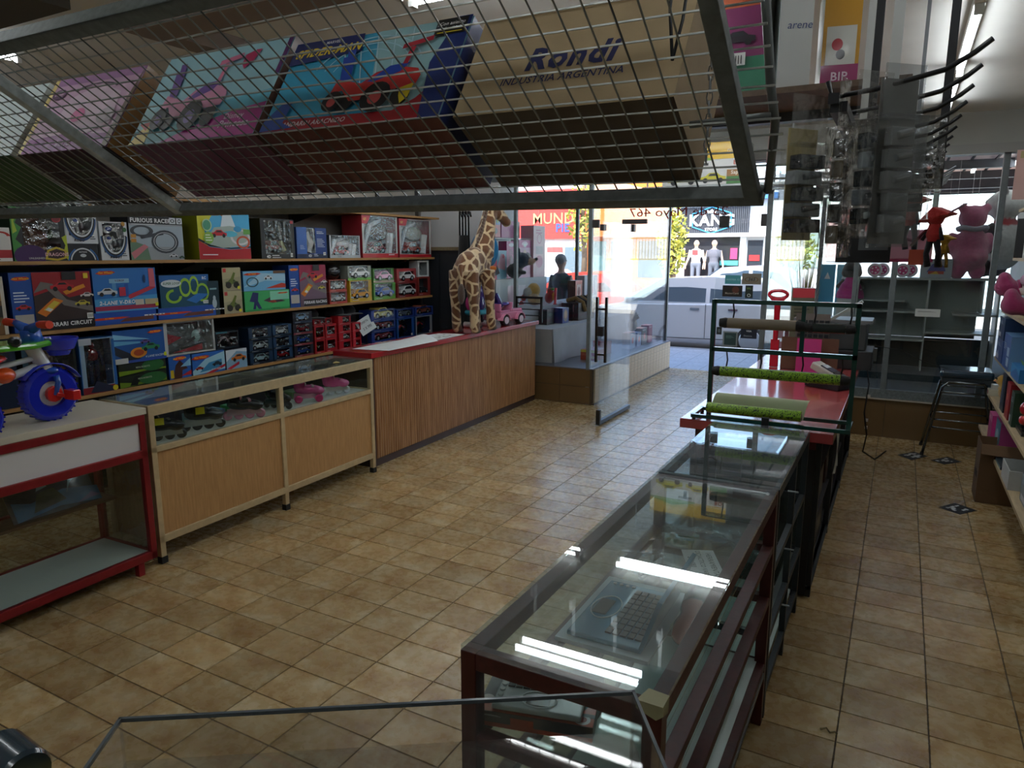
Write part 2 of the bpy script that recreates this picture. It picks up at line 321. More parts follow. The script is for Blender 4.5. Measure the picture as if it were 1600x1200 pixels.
# ---------------------------------------------------------------- tube lamps on the ceiling
def lampfix(label,x,y,z,L,along='y',n=1,group='ceiling tube lights'):
    t=T('tube_light',label,'ceiling light',(x,y,z),0 if along=='y' else PI/2,group)
    w=.05 if n==1 else .07
    MB(0xdadad6).box(-w/2,w/2,-L/2-.04,L/2+.04,0,.05).build('channel','paint',t,bev=.006)
    for k in range(n):
        dx=0 if n==1 else (-.055,.055)[k]
        MB(0xf4faff).cyl((dx,-L/2,-.022),(dx,L/2,-.022),.014,n=10).build('tube','lamp',t,smooth=True)
        for s in (-1,1): MB(0xbcbcb8).cbox(dx,s*(L/2+.012),-.02,.04,.024,.05).build('lamp_holder','paint',t)
    return t
lampfix('single tube light over the side aisle, nearest to the shop window',.2,6.3,CE-.051,1.2)
lampfix('single tube light over the side aisle, middle of the three in a row',.205,4.85,CE-.051,1.35)
lampfix('single tube light over the side aisle, nearest of the three to the camera',.21,3.3,CE-.051,1.2)
lampfix('tube light on the ceiling in the top left corner over the toy shelves',-4.7,1.9,CE-.051,1.2)
lampfix('twin tube light across the ceiling mid-shop above the glass counters',-1.45,5.8,CE-.051,1.2,'x',2)
lampfix('twin tube light across the ceiling above the red counter near the door',-2.95,5.8,CE-.051,1.0,'x',2)
lampfix('twin tube light across the ceiling closest to the near glass showcase',-1.55,4.15,CE-.051,1.3,'x',2)
lampfix('tube light seen over the top edge of the spider box in the rack',-1.45,2.78,CE-.051,1.2,'x',2)
for x,y,l,al,n in ((-1.5,-.75,'twin tube light behind the camera over the middle of the shop','x',2),(.2,1.2,'single tube light over the side aisle beside the camera','y',1),(-3.95,4.65,'tube light above the staff aisle by the wall shelves, nearer the camera','y',1),(-3.95,6.0,'tube light above the staff aisle by the wall shelves, nearer the window','y',1),(-3.3,.9,'tube light hidden above the wire rack toward the left wall','x',1)): lampfix(l,x,y,CE-.051,1.25,al,n)  # the staff-aisle pair is added out of view to brighten the wall shelves
# white drop hooks along the ceiling
for i,(x,y) in enumerate(((-2.3,4.6),(-1.95,4.55),(-1.6,4.5),(-1.25,4.45),(-2.75,3.6))):
    h=MB(0xe6e8e6); h.box(-.012,.012,-.004,.004,-.3,0); h.box(-.012,.012,-.06,.004,-.305,-.295); h.box(-.012,.012,-.064,-.056,-.305,-.23)
    o=h.build('ceiling_hook','paint'); o.location=(x,y,CE-.001); tag(o,'white flat J-shaped ceiling hook, '+('second','third','fourth','rightmost','leftmost')[i]+' of five seen above the cartons','hook','white ceiling hooks')
# ---------------------------------------------------------------- the street outside
pv=struct(MB(0x6c7078).box(-14,8,10.64,13.2,-.2,-.012).build('pavement','matte'))
ps=MB(0xa9adb4).box(.003,.397,.003,.397,-.02,0).mesh('paving_slab','board')
k=0
for j in range(6):
    for i in range(-10,14):
        x=-4.2+i*.4
        if x<-6.5 or x>0: continue
        o=bpy.data.objects.new('paving_slab',ps); COL.objects.link(o); o.parent=pv; o.location=(x,10.66+j*.4,-.004)
struct(MB(0x8b8d90).box(-30,20,13.05,13.2,-.2,-.0).build('kerb','matte'))
struct(MB(0x5c5c5e).box(-40,30,13.2,21.5,-.3,-.15).build('street','matte'))
struct(MB(0xb8b4ac).box(-40,30,21.5,24,-.2,-.03).build('far_pavement','matte'))
def car(label,x,y,col,L=4.2,rz=0,Hh=1.45,W=1.7,sedan=False):
    t=T('car',label,'car',(x,y,-.15),rz)
    # body as stacked outlines (x along length, front at -L/2)
    h=L/2
    def hull(prof_lo,name,ys,mtl,c):
        pass
    low=[(-h,.35),(-h+.02,.62),(-h+.25,.78),(-h+1.05,.92),(h-.75,.98),(h-.12,.95 if sedan else .98),(h,.6),(h-.03,.3),(-h+.05,.25)]
    b=MB(col)
    st=((-W/2,.93,0),(-W/2+.06,1,.0),(W/2-.06,1,0),(W/2,.93,0))
    vs=[];n=len(low)
    for yy,s,_ in st: vs+=[(px*(.985 if s<1 else 1),yy,.58+(pz-.58)*s) for px,pz in low]
    fs=[tuple(range(n)),tuple(range(3*n,4*n))[::-1]]
    for k in range(3): fs+=[(k*n+i,k*n+n+i,k*n+n+(i+1)%n,k*n+(i+1)%n) for i in range(n)]
    b.add(vs,fs); o=b.build('body','gloss',t,auto=35)
    a,bb,c2,d=-h+1.0,-h+1.85,h-1.25 if sedan else h-.75,h-.55 if sedan else h-.1
    roof=[(a,.9),(bb,Hh-.04),((bb+c2)/2,Hh),(c2,Hh-.05),(d,.93)]
    g=MB(col); vs=[];n=len(roof)
    for s,(ins) in ((-1,0),(1,0)): vs+=[(px,s*(W/2-.05-(.16 if pz>1 else 0)),pz) for px,pz in roof]
    g.add(vs,[(0,1,2,3,4),(9,8,7,6,5)]+[(i,5+i,6+i,1+i) for i in range(4)]); g.build('cabin','gloss',t,auto=35)
    def side(s,p):
        q=MB(); q.add([(px,s*(W/2-.05-.16*max(0,min(1,(pz-.93)/(Hh-.1-.93)))+.012),pz) for px,pz in p],[tuple(range(len(p)))]); q.build('side_window','carglass',t)
    m1=(bb+c2)/2-.05
    for s in (-1,1):
        side(s,[(a+.28,.97),(bb+.08,Hh-.12),(m1,Hh-.09),(m1+.02,.98)])
        side(s,[(m1+.1,.98),(m1+.08,Hh-.09),(c2-.05,Hh-.14),(d-.3,1.0)])
        w=MB(col); w.ell((a+.25,s*(W/2+.09),1.0),(.09,.1,.07)); w.build('mirror','gloss',t,smooth=True)
        for xx in (m1-.16,h-1.15): MB(0xd8d8d8).cbox(xx,s*(W/2+.005),.86,.17,.03,.03).build('door_handle','chrome',t)
        MB(0x5d5f62).box(m1+.04,m1+.05,s*W/2-.006,s*W/2+.006,.3,.95).build('door_seam','matte',t)
    wd=MB(); wd.add([(a+.1,-W/2+.14,.99),(a+.1,W/2-.14,.99),(bb-.06,W/2-.24,Hh-.08),(bb-.06,-W/2+.24,Hh-.08)],[(0,1,2,3)]); wd.v=[(x-.03,y,z+.02) for x,y,z in wd.v]; wd.build('windscreen','carglass',t)
    for xx in (-h+.82,h-.82):
        for s in (-1,1):
            w=MB(); mt=M.Translation((xx,s*(W/2-.09),.31))@M.Rotation(PI/2,4,'X')
            w.lathe([(0,-.1),(.2,-.1),(.31,-.08),(.31,.08),(.2,.1),(0,.1)],0x1c1c1e,20,mt); o=w.build('wheel','rubber',t,auto=40)
            c=MB(0xb7bcc2); sg=1 if s<0 else -1; c.lathe([(0,sg*.105),(.19,sg*.108),(.2,sg*.1)],0xb7bcc2,16,mt); c.build('hubcap','metal',o)
    for s in (-1,1): MB(0xe8eef2).ell((-h+.12,s*(W/2-.28),.68),(.14,.2,.09)).build('headlight','gloss',t,smooth=True)
    return t
car('silver hatchback parked at the kerb right outside the shop door',-3.75,14.35,0xc3c6ca,4.4)
car('silver-grey sedan in the roadway behind the parked hatchback',-3.2,16.9,0xb4bcc8,4.4,0,1.62,1.75,True)
car('red car along the street to the left of the door',-7.3,16.6,0xd23a30,3.6)
car('white car further up the street behind the pink doll boxes',-10.4,19.4,0xe8eaec,4.3)
# --- shops across the street
bd=T('shop_building','grey-fronted clothing shop with white lettering on a corrugated sign, across the street','building',(0,24,0))
B=lambda m:m
MB(0xe4e6e8).box(-6.95,-3.6,0,4,-.1,4.2).build('wall','plaster',bd)
s=MB(0x4b4e55)
for i in range(37): s.box(-6.66+i*.06,-6.625+i*.06,-.1,-.05,2.38,3.22)
s.box(-6.66,-4.44,-.06,-.0,2.38,3.22); s.build('sign_board','paint',bd)
X=M.Rotation(PI/2,4,'X')
t=MB(0xf4f4f4); t.text('KANG',M.Translation((-5.62,-.13,2.78))@X,.5,0xf6f6f6,bold=.03); t.text('STORE',M.Translation((-5.62,-.13,2.5))@X,.13,0xf0f0f0,bold=.02)
t.poly([(-5.75,-.13,3.02),(-5.5,-.13,3.02),(-5.47,-.13,3.12),(-5.56,-.13,3.08),(-5.62,-.13,3.15),(-5.69,-.13,3.08),(-5.78,-.13,3.12)],0xf6f6f6); t.build('sign_lettering','paint',bd)
hx=MB(0x3f9fd8); P=[(-5.62+.72*math.sin(k*PI/3),-.12,2.8+.42*math.cos(k*PI/3)) for k in range(6)]
for k in (0,1,2,3,4,5): hx.beam(P[k],P[(k+1)%6],.03,.03)
hx.build('sign_hexagon','paint',bd)
MB(0x4f86c6).box(-7,-3.6,-.3,.1,3.42,3.6).build('roof_trim','paint',bd)
MB(0xf0f0f0).box(-6.8,-3.7,-.25,.05,2.26,2.38).build('canopy_edge','paint',bd)
MB(0x33353a).box(-6.6,-4.68,-.04,.01,.1,2.26).build('display_window','gloss',bd)
MB(0xf2f4f5).box(-4.68,-4.5,-.1,.01,0,2.3).build('pilaster','paint',bd)
MB(0x33383f).box(-4.45,-3.98,-.04,.01,0,2.15).build('glass_door','gloss',bd)
MB(0xd8383a).box(-4.38,-4.06,-.06,-.045,1.5,1.68).build('door_poster','cardprint',bd)
MB(0x3fa6d8).box(-4.42,-4.02,-.06,-.045,.95,1.3).build('door_poster','cardprint',bd)
MB(0xd04a78).box(-4.98,-4.76,-.06,-.045,1.55,1.9).build('window_poster','cardprint',bd)
MB(0x58c0c0).box(-5.3,-4.72,-.06,-.045,1.35,1.5).build('window_poster','cardprint',bd)
MB(0xc9b7b9).box(-6.75,-6.35,-.5,-.45,0,1.9).build('panel_stand','paint',bd)
def human(name,label,cat,loc,rz,cols,h=1.72,hair=0x6a6460,arms=.12):
    """one continuous standing figure; cols = skin, top, trousers"""
    t=T(name,label,cat,loc,rz); m=MB(cols[0]); k=h/1.72
    E_=lambda c,r:m.ell([q*k for q in c],[q*k for q in r],n=10,m=7)
    E_((0,0,1.6),(.085,.1,.115)); m.cyl((0,0,1.38*k),(0,-.01,1.55*k),.055*k)
    E_((0,0,1.24),(.19,.11,.2)); E_((0,0,1.08),(.15,.1,.17)); E_((0,0,.95),(.17,.115,.14)); E_((0,.0,1.37),(.17,.08,.07))
    E_((0,-.1,1.59),(.018,.03,.025))
    for s in (-1,1):
        m.tube([(s*.19*k,0,1.38*k),(s*(.22+arms*.3)*k,.01,1.12*k),(s*(.2+arms)*k,-.06*k,.88*k)],[.055*k,.045*k,.035*k])
        E_((s*(.2+arms),-.07,.82),(.03,.04,.075))
        m.tube([(s*.09*k,0,.95*k),(s*.1*k,-.01,.5*k),(s*.1*k,.01,.07*k)],[.09*k,.06*k,.045*k]); E_((s*.1,-.05,.04),(.045,.13,.04))
        E_((s*.088,.01,1.6),(.012,.025,.032))
    def cf(c):
        z=c.z/k
        if z<.07: return 0x2a2522
        if z<.98: return cols[2] if abs(c.x)<.21*k else cols[0]
        if z<1.42 and (abs(c.x)<.24*k and z>.98): return cols[1]
        return cols[0]
    blob(m,'body','matte',t,.022,3,cf)
    for s in (-1,1): MB(0x222222).ell((s*.03*k,-.094*k,1.62*k),.012*k,n=6,m=5).build('eye','gloss',t)
    if hair: MB(hair).ell((0,.018*k,1.64*k),(.098*k,.105*k,.1*k)).build('hair','plush',t,smooth=True)
    return t
human('mannequin','mannequin in a white printed shirt in the clothing shop window','mannequin',(-6.0,23.6,.45),0,(0xd9b79c,0xf0eeee,0x6d7480),hair=0)
human('mannequin','mannequin in a grey sleeveless top in the clothing shop window','mannequin',(-5.42,23.6,.45),0,(0xd9b79c,0x60626c,0x5d6470),hair=0)
MB(0x8a8e94).box(-6.6,-4.7,-.7,-.05,-.1,.45).build('display_plinth','paint',bd)
o=MB(0xd84a4a).box(-6.09,-5.91,23.44,23.45,1.68,1.84).build('shirt_print','cardprint'); 
o.parent=[q for q in COL.objects if q.name=='mannequin'][0]; o.location=(6.0,-23.6,-.45)
ob=T('shop_building','orange shop front with dark windows across the street','building',(0,24,0))
MB(0xe8853c).box(-10,-7,0,4,-.1,4.4).build('wall','plaster',ob)
for x0,x1,c in ((-9.8,-9.3,0x5b7f84),(-9.1,-8.6,0x454b52),(-8.1,-7.2,0x474d55)): MB(c).box(x0,x1,-.03,.02,.9 if x0>-8.5 else .3,2.15).build('window','gloss',ob)
MB(0xd97a35).box(-10,-7,-.5,0,2.3,2.75).build('awning','fabric',ob)
MB(0x6a6ad8).lathe([(0,-.0),(.14,0),(.14,.02)],0x6a78e0,16,M.Translation((-8.42,-.03,1.95))@X).build('round_sign','paint',ob)
rb=T('shop_building','shop under a big red sign across the street, behind the doll boxes','building',(0,24,0))
MB(0xe6e2de).box(-17,-10.05,0,4,-.1,4.6).build('wall','plaster',rb)
MB(0xe0433c).box(-13.4,-10.1,-.12,0,2.25,4).build('sign_board','paint',rb)
t=MB(); t.text('MUNDO',M.Translation((-11.1,-.14,2.95))@X,.55,0xd8a070,bold=.01); t.text('PIE',M.Translation((-10.95,-.14,2.62))@X,.4,0x4a62c8,bold=.03); t.build('sign_lettering','paint',rb)
MB(0x6f7f8c).box(-10.9,-10.1,-.03,.02,.6,1.95).build('window','gloss',rb)
MB(0xd85a58).box(-11.6,-11.0,-.05,.02,1.75,1.95).build('poster','cardprint',rb); MB(0xf2eeee).box(-11.6,-11.0,-.05,.02,1.1,1.75).build('poster','cardprint',rb)
MB(0x5a6a78).box(-13.2,-11.8,-.03,.02,.6,2).build('window','gloss',rb)
wb=T('street_building','pale low building across the street seen right of the door post','building',(0,25,0))
MB(0xdfe2e2).box(-3.5,9,0,4,-.1,3.2).build('wall','plaster',wb); MB(0x9fb4ac).box(-3.3,-2.4,-.05,0,1.3,2.5).build('window','gloss',wb); MB(0xc9a9a6).box(-2.2,-.4,-.06,0,1.5,3).build('sign_panel','paint',wb)
f=MB(0xb9a66a)
for i in range(30): f.box(-.2+i*.11,-.18+i*.11,-.9,-.88,1.5,2.25)
f.box(-.3,3.2,-.91,-.87,2.22,2.27); f.box(-.3,3.2,-.91,-.87,1.5,1.55); f.build('railing','paint',wb); MB(0xc2d8da).box(-.3,3.3,-.95,-.5,.2,1.5).build('low_wall','plaster',wb)
def tree(label,x,y,h,cz,cr,n,cols):
    t=T('street_tree',label,'tree',(x,y,-.1)); tr=MB(0x6d5a48); tr.tube([(0,0,0),(.05,.03,h*.4),(-.03,0,h*.7),(.05,.02,h)],[.11,.09,.07,.03]); 
    for a in range(5): tr.tube([(0,0,h*(.55+.08*a)),(.5*math.cos(a*1.9)*cr[0],.5*math.sin(a*1.9)*cr[0],cz+(a-2)*.2)],[.035,.015])
    tr.build('trunk','rubber',t,smooth=True); lf=MB(); rd=random.Random(int(x*10))
    for i in range(n):
        a=rd.uniform(0,2*PI);b=math.acos(rd.uniform(-1,1));q=rd.uniform(.35,1)
        c=V((cr[0]*q*math.sin(b)*math.cos(a),cr[0]*q*math.sin(b)*math.sin(a),cz+cr[1]*q*math.cos(b))); s=rd.uniform(.05,.11)
        u=V((rd.uniform(-1,1),rd.uniform(-1,1),rd.uniform(-1,1))).normalized(); w=u.orthogonal().normalized()
        lf.add([c-u*s,c+w*s*.5,c+u*s,c-w*s*.5],[(0,1,2,3)],rd.choice(cols))
    stuff(lf.build('foliage','leaf',t)); return t
Yl=(0xd8cf4a,0xb8b040,0x8a9438,0xe6dd6a,0xa0a850)
tree('street tree with yellowing leaves left of the clothing shop sign',-5.75,19.9,3.0,2.2,(.45,1.05),800,Yl)
tree('tall street tree with yellow leaves in front of the red sign',-8.75,20.6,4.2,3.1,(.55,1.3),420,Yl)
tree('small leafy street tree right of the door post',-2.5,19.9,2.4,1.95,(.6,.6),500,(0x9aa44a,0xb8b860,0x7a8840))
human('person','grey-haired person in a dark jacket walking past on the pavement outside','person',(-5.05,10.98,0),PI*.9,(0xc9a088,0x3c3f48,0x2e3038),1.72,0x8a8580)
# ---------------------------------------------------------------- printed cartons: flat print as thin coloured shapes on the card
class Art:
    def __init__(s,w,h,y=0,base=0xffffff,aspect=None): s.m=MB(base); s.w=w; s.h=h; s.y=y; s.k=0
    def z(s): s.k+=1; return s.y-.0007-.00035*s.k
    def pol(s,pts,col): 
        y=s.z(); s.m.add([((u-.5)*s.w,y,v*s.h) for u,v in pts],[tuple(range(len(pts)))],col); return s
    def draw(s,L):
        q=s.h/s.w
        for d in L:
            k=d[0]
            if k=='r': u0,v0,u1,v1,c=d[1:]; s.pol([(u0,v0),(u1,v0),(u1,v1),(u0,v1)],c)
            elif k=='p': s.pol(d[1],d[2])
            elif k=='e':
                u,v,ru,rv,c=d[1:]; s.pol([(u+ru*math.cos(a*PI/9),v+rv*math.sin(a*PI/9)) for a in range(18)],c)
            elif k=='o':   # ring or arc: u,v,ru,rv,thick,col,a0,a1
                u,v,ru,rv,th,c=d[1:7]; a0,a1=d[7:9] if len(d)>7 else (0,360); n=20; y=s.z(); vs=[];fs=[]
                for i in range(n+1):
                    a=R(a0+(a1-a0)*i/n)
                    for f in (1,1-th): vs.append(((u+ru*f*math.cos(a)-.5)*s.w,y,(v+rv*f*math.sin(a))*s.h))
                s.m.add(vs,[(2*i,2*i+2,2*i+3,2*i+1) for i in range(n)],c)
            elif k=='t':
                t,u,v,size,c=d[1:6]; b=d[6] if len(d)>6 else .02; sh=d[7] if len(d)>7 else 0; al=d[8] if len(d)>8 else 'CENTER'
                s.m.text(t,M.Translation(((u-.5)*s.w,s.z(),v*s.h))@M.Rotation(PI/2,4,'X'),size*s.h,c,al,b,sh)
            elif k=='k':   # little side-on car, u,v centre, length su
                u,v,L_,c=d[1:5]; f=lambda P:[(u+x*L_,v+y*L_/q) for x,y in P]
                s.pol(f([(-.5,-.1),(-.5,.03),(-.3,.07),(-.15,.19),(.15,.2),(.3,.08),(.5,.04),(.5,-.1)]),c)
                s.pol(f([(-.2,.07),(-.11,.16),(.12,.16),(.22,.07)]),0x20262c)
                for x in (-.3,.3): s.pol([(u+x*L_+.1*L_*math.cos(a*PI/6),v-.1*L_/q+.1*L_/q*math.sin(a*PI/6)) for a in range(12)],0x17181a)
            elif k=='l':   # fine print lines
                u,v,wd,n,c=d[1:6]
                for i in range(n): s.pol([(u,v-i*.05),(u+wd*(.7+.3*((i*7)%3)/2),v-i*.05),(u+wd*(.7+.3*((i*7)%3)/2),v-i*.05+.02),(u,v-i*.05+.02)],c)
            elif k=='b':   # price sticker with bars
                u,v=d[1:3]; s.pol([(u,v),(u+.1/q*.6,v),(u+.1/q*.6,v+.1),(u,v+.1)],0xf2f2ee)
                for i in range(5): s.pol([(u+.01/q+i*.01/q,v+.02),(u+.014/q+i*.01/q,v+.02),(u+.014/q+i*.01/q,v+.08),(u+.01/q+i*.01/q,v+.08)],0x303030)
        return s
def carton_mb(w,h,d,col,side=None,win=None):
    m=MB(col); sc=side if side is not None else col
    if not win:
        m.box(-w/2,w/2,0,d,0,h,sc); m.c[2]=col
        return m
    t=.004
    m.box(-w/2,-w/2+t,0,d,0,h,sc); m.box(w/2-t,w/2,0,d,0,h,sc); m.box(-w/2+t,w/2-t,0,d,0,t,sc); m.box(-w/2+t,w/2-t,0,d,h-t,h,sc); m.box(-w/2+t,w/2-t,d-t,d,t,h-t,win[4] if len(win)>4 else 0x22262c)
    u0,v0,u1,v1=win[:4]; a,b,c,e=(u0-.5)*w,(u1-.5)*w,v0*h,v1*h
    for q in ((-w/2+t,a,t,h-t),(b,w/2-t,t,h-t),(a,b,t,c),(a,b,e,h-t)):
        if q[1]-q[0]>.001 and q[3]-q[2]>.001: m.box(q[0],q[1],.001,t,q[2],q[3],col)
    return m
def tcar(m,mt,L,col,tall=0):
    """toy car, along x, wheels on z=0"""
    k=L
    pr=[(-.5,.1),(-.5,.2),(-.3,.24),(-.16,.36+tall),(.17,.37+tall),(.32,.25),(.5,.2),(.5,.1)]
    a=M.Rotation(PI/2,4,'X')
    m.prism([(x*k,z*k) for x,z in pr],-.2*k,.2*k,col,mt@a)
    m.prism([(x*k,z*k) for x,z in ((-.24,.24),(-.14,.34+tall),(.15,.35+tall),(.26,.25))],-.205*k,.205*k,0x20262c,mt@a)
    for x in (-.29,.29):
        for y in (-.17,.17): m.cyl((x*k,(y-.045)*k,.1*k),(x*k,(y+.045)*k,.1*k),.1*k,0x151617,10,mt=mt); m.cyl((x*k,(y-.048)*k,.1*k),(x*k,(y+.048)*k,.1*k),.055*k,0x9aa0a6,8,mt=mt)
def tbot(m,mt,hh,a=0xe8eaee,b=0x2b4fb8):
    m.ell((0,0,.82*hh),(.17*hh,.13*hh,.15*hh),a,mt=mt); m.ell((0,-.09*hh,.82*hh),(.12*hh,.06*hh,.08*hh),b,mt=mt); m.ell((0,0,.47*hh),(.14*hh,.1*hh,.18*hh),a,mt=mt); m.ell((0,-.07*hh,.52*hh),(.08*hh,.05*hh,.06*hh),b,mt=mt)
    for s in (-1,1):
        m.tube([(s*.14*hh,0,.58*hh),(s*.22*hh,-.03*hh,.42*hh),(s*.2*hh,-.08*hh,.3*hh)],.04*hh,a,mt=mt); m.tube([(s*.07*hh,0,.32*hh),(s*.08*hh,-.02*hh,.08*hh)],[.05*hh,.07*hh],a,mt=mt); m.ell((s*.08*hh,-.04*hh,.05*hh),(.06*hh,.09*hh,.05*hh),a,mt=mt)
def tbike(m,mt,L,col):
    for x in (-.32,.32): m.tube([(x*L+.17*L*math.cos(a*PI/6),0,.18*L+.17*L*math.sin(a*PI/6)) for a in range(12)],.04*L,0x1a1a1c,6,True,mt=mt)
    m.tube([(-.32*L,0,.18*L),(-.1*L,0,.36*L),(.15*L,0,.42*L),(.32*L,0,.18*L)],.04*L,col,mt=mt); m.ell((-.02*L,0,.42*L),(.18*L,.07*L,.07*L),col,mt=mt); m.tube([(.2*L,0,.4*L),(.16*L,0,.58*L)],.02*L,0x333333,mt=mt)
def tfig(m,mt,hh,c1,c2):
    m.ell((0,0,.9*hh),(.06*hh,.06*hh,.08*hh),c1,mt=mt); m.ell((0,0,.68*hh),(.13*hh,.07*hh,.15*hh),c1,mt=mt)
    for s in (-1,1): m.tube([(s*.12*hh,0,.76*hh),(s*.19*hh,-.02*hh,.58*hh),(s*.2*hh,-.05*hh,.42*hh)],[.045*hh,.04*hh,.03*hh],c2,mt=mt); m.tube([(s*.06*hh,0,.56*hh),(s*.08*hh,0,.3*hh),(s*.07*hh,0,.03*hh)],[.07*hh,.05*hh,.04*hh],c2,mt=mt)
LEFT=PI/2+SL
def toybox(name,label,loc,rz,w,h,d,front,side,art,group=None,win=None,toy=None,film='film',lean=0,cat='toy box',local=None):
    t=T(name,label,cat,loc,rz,group)
    if lean: t.rotation_euler=(lean,0,rz)
    carton_mb(w,h,d,front,side,win).build('carton','cardprint',t)
    if art: Art(w,h).draw(art).m.build('front_print','cardprint',t)
    if win:
        if toy:
            m=MB(); toy(m,w,h,d); m.build('boxed_toy','gloss',t)
        u0,v0,u1,v1=win[:4]; f=MB(); a,b,c,e=(u0-.5)*w,(u1-.5)*w,v0*h,v1*h
        f.box(a,b,.0015,.003,c,e); f.build('clear_window',film,t)
    return t
SX=-4.77; ZS={'top':1.702,'mid':1.262,'bot':.805}
def LB(sh,y0,y1,dz,h,label,front,side,art,d=.2,group='boxed toys on the wall shelves',back=0,**k):
    y=(y0+y1)/2
    return toybox('toy_box',label,(LX(SX-back,y),y,ZS[sh]+dz+.0012+(.0085*(y-4.5)*(-.0))),LEFT,(y1-y0)*.985,h,d,front,side,art,group,**k)
CW={'r':0}
logo=lambda u,v,s:[('p',[(u-.95*s,v-.1*s),(u-.5*s,v+.24*s),(u+.6*s,v+.26*s),(u+.95*s,v+.06*s),(u+.5*s,v-.26*s),(u-.5*s,v-.3*s)],0xd8401f),('t','Hot Wheels',u,v,.42*s*1.0,0xf4c832,.02,.2)]
# ---- the shelf unit: three boards in view and a fourth above, uprights, brackets
su=LT('shelf_unit','long wooden wall shelving full of boxed toys behind the left-hand counters','shelving',-5.0,4.0)
for z,y1 in ((1.702,6.99),(1.262,6.93),(.805,6.9),(2.16,7.1),(.35,6.9)):
    MB(0xb0854f).box(-.2,.25,-2.6,y1-4.0,z-.022,z).build('shelf_board','board',su)
for y in (.9,2.3,3.7,5.15,6.5):
    m=MB(0x4e4b47).box(-.198,-.17,y-4-.02,y-4+.02,.02,2.6)
    for z in (1.68,1.24,.783,2.14,.33): m.prism([(-.17,z-.11),(-.17,z),(.2,z),(.2,z-.015)],y-4-.004,y-4+.004,0x3a3735,M.Rotation(PI/2,4,'X')@M.Scale(-1,4,(0,0,1)) if 0 else M(((1,0,0,0),(0,0,1,0),(0,1,0,0),(0,0,0,1))))
    m.build('upright','steelpaint',su)
MB(0x25272b).box(-.198,-.17,-2.6,2.95,.0,1.6).build('back_panel','matte',su)
# ---- top shelf
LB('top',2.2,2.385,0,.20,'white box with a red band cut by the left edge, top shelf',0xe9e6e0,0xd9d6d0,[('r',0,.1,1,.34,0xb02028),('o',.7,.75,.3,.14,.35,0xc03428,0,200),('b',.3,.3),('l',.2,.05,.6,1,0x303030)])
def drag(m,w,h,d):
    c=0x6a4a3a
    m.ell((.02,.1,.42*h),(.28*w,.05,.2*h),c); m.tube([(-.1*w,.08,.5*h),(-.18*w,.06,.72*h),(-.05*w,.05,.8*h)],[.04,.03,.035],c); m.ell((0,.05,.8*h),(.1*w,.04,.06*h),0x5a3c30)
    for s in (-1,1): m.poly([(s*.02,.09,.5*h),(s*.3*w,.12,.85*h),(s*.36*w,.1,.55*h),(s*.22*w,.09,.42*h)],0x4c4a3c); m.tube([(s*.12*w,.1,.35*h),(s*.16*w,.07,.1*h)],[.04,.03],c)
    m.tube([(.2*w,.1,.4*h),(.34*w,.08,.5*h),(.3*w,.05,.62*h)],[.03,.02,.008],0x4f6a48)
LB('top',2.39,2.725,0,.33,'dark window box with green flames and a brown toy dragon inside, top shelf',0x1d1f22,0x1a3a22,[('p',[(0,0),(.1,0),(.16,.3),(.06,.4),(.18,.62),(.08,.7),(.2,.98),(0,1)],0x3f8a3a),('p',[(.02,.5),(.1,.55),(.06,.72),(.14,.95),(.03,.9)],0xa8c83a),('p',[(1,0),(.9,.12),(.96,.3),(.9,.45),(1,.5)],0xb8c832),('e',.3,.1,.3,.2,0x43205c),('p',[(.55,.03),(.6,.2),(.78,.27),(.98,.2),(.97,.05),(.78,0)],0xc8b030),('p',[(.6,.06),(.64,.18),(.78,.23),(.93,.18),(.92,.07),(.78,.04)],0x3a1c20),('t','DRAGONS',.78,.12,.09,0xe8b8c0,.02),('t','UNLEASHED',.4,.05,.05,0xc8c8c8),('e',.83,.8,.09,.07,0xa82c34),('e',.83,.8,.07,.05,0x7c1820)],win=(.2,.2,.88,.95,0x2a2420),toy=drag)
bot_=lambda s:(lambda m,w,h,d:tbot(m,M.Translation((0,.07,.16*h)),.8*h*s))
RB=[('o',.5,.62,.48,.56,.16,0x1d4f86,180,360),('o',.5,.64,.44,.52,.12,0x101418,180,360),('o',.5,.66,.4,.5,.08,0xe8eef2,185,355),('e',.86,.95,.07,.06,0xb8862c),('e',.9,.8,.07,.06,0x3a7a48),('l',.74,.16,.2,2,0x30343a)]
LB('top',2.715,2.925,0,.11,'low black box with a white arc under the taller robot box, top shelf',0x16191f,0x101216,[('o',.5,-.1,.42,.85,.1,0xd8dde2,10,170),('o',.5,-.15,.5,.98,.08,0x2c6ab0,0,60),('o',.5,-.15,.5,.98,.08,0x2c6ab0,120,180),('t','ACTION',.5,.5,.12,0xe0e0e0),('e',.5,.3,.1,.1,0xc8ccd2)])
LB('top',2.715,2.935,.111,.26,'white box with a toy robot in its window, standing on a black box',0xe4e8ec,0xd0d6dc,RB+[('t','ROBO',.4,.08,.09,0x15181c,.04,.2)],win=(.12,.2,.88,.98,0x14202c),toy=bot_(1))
LB('top',2.945,3.15,0,.26,'white box with a toy robot in its window, standing on the shelf itself',0xe4e8ec,0xd0d6dc,RB+[('t','ROBOT',.5,.08,.09,0x15181c,.04,.2)],win=(.12,.2,.88,.97,0x14202c),toy=bot_(1))
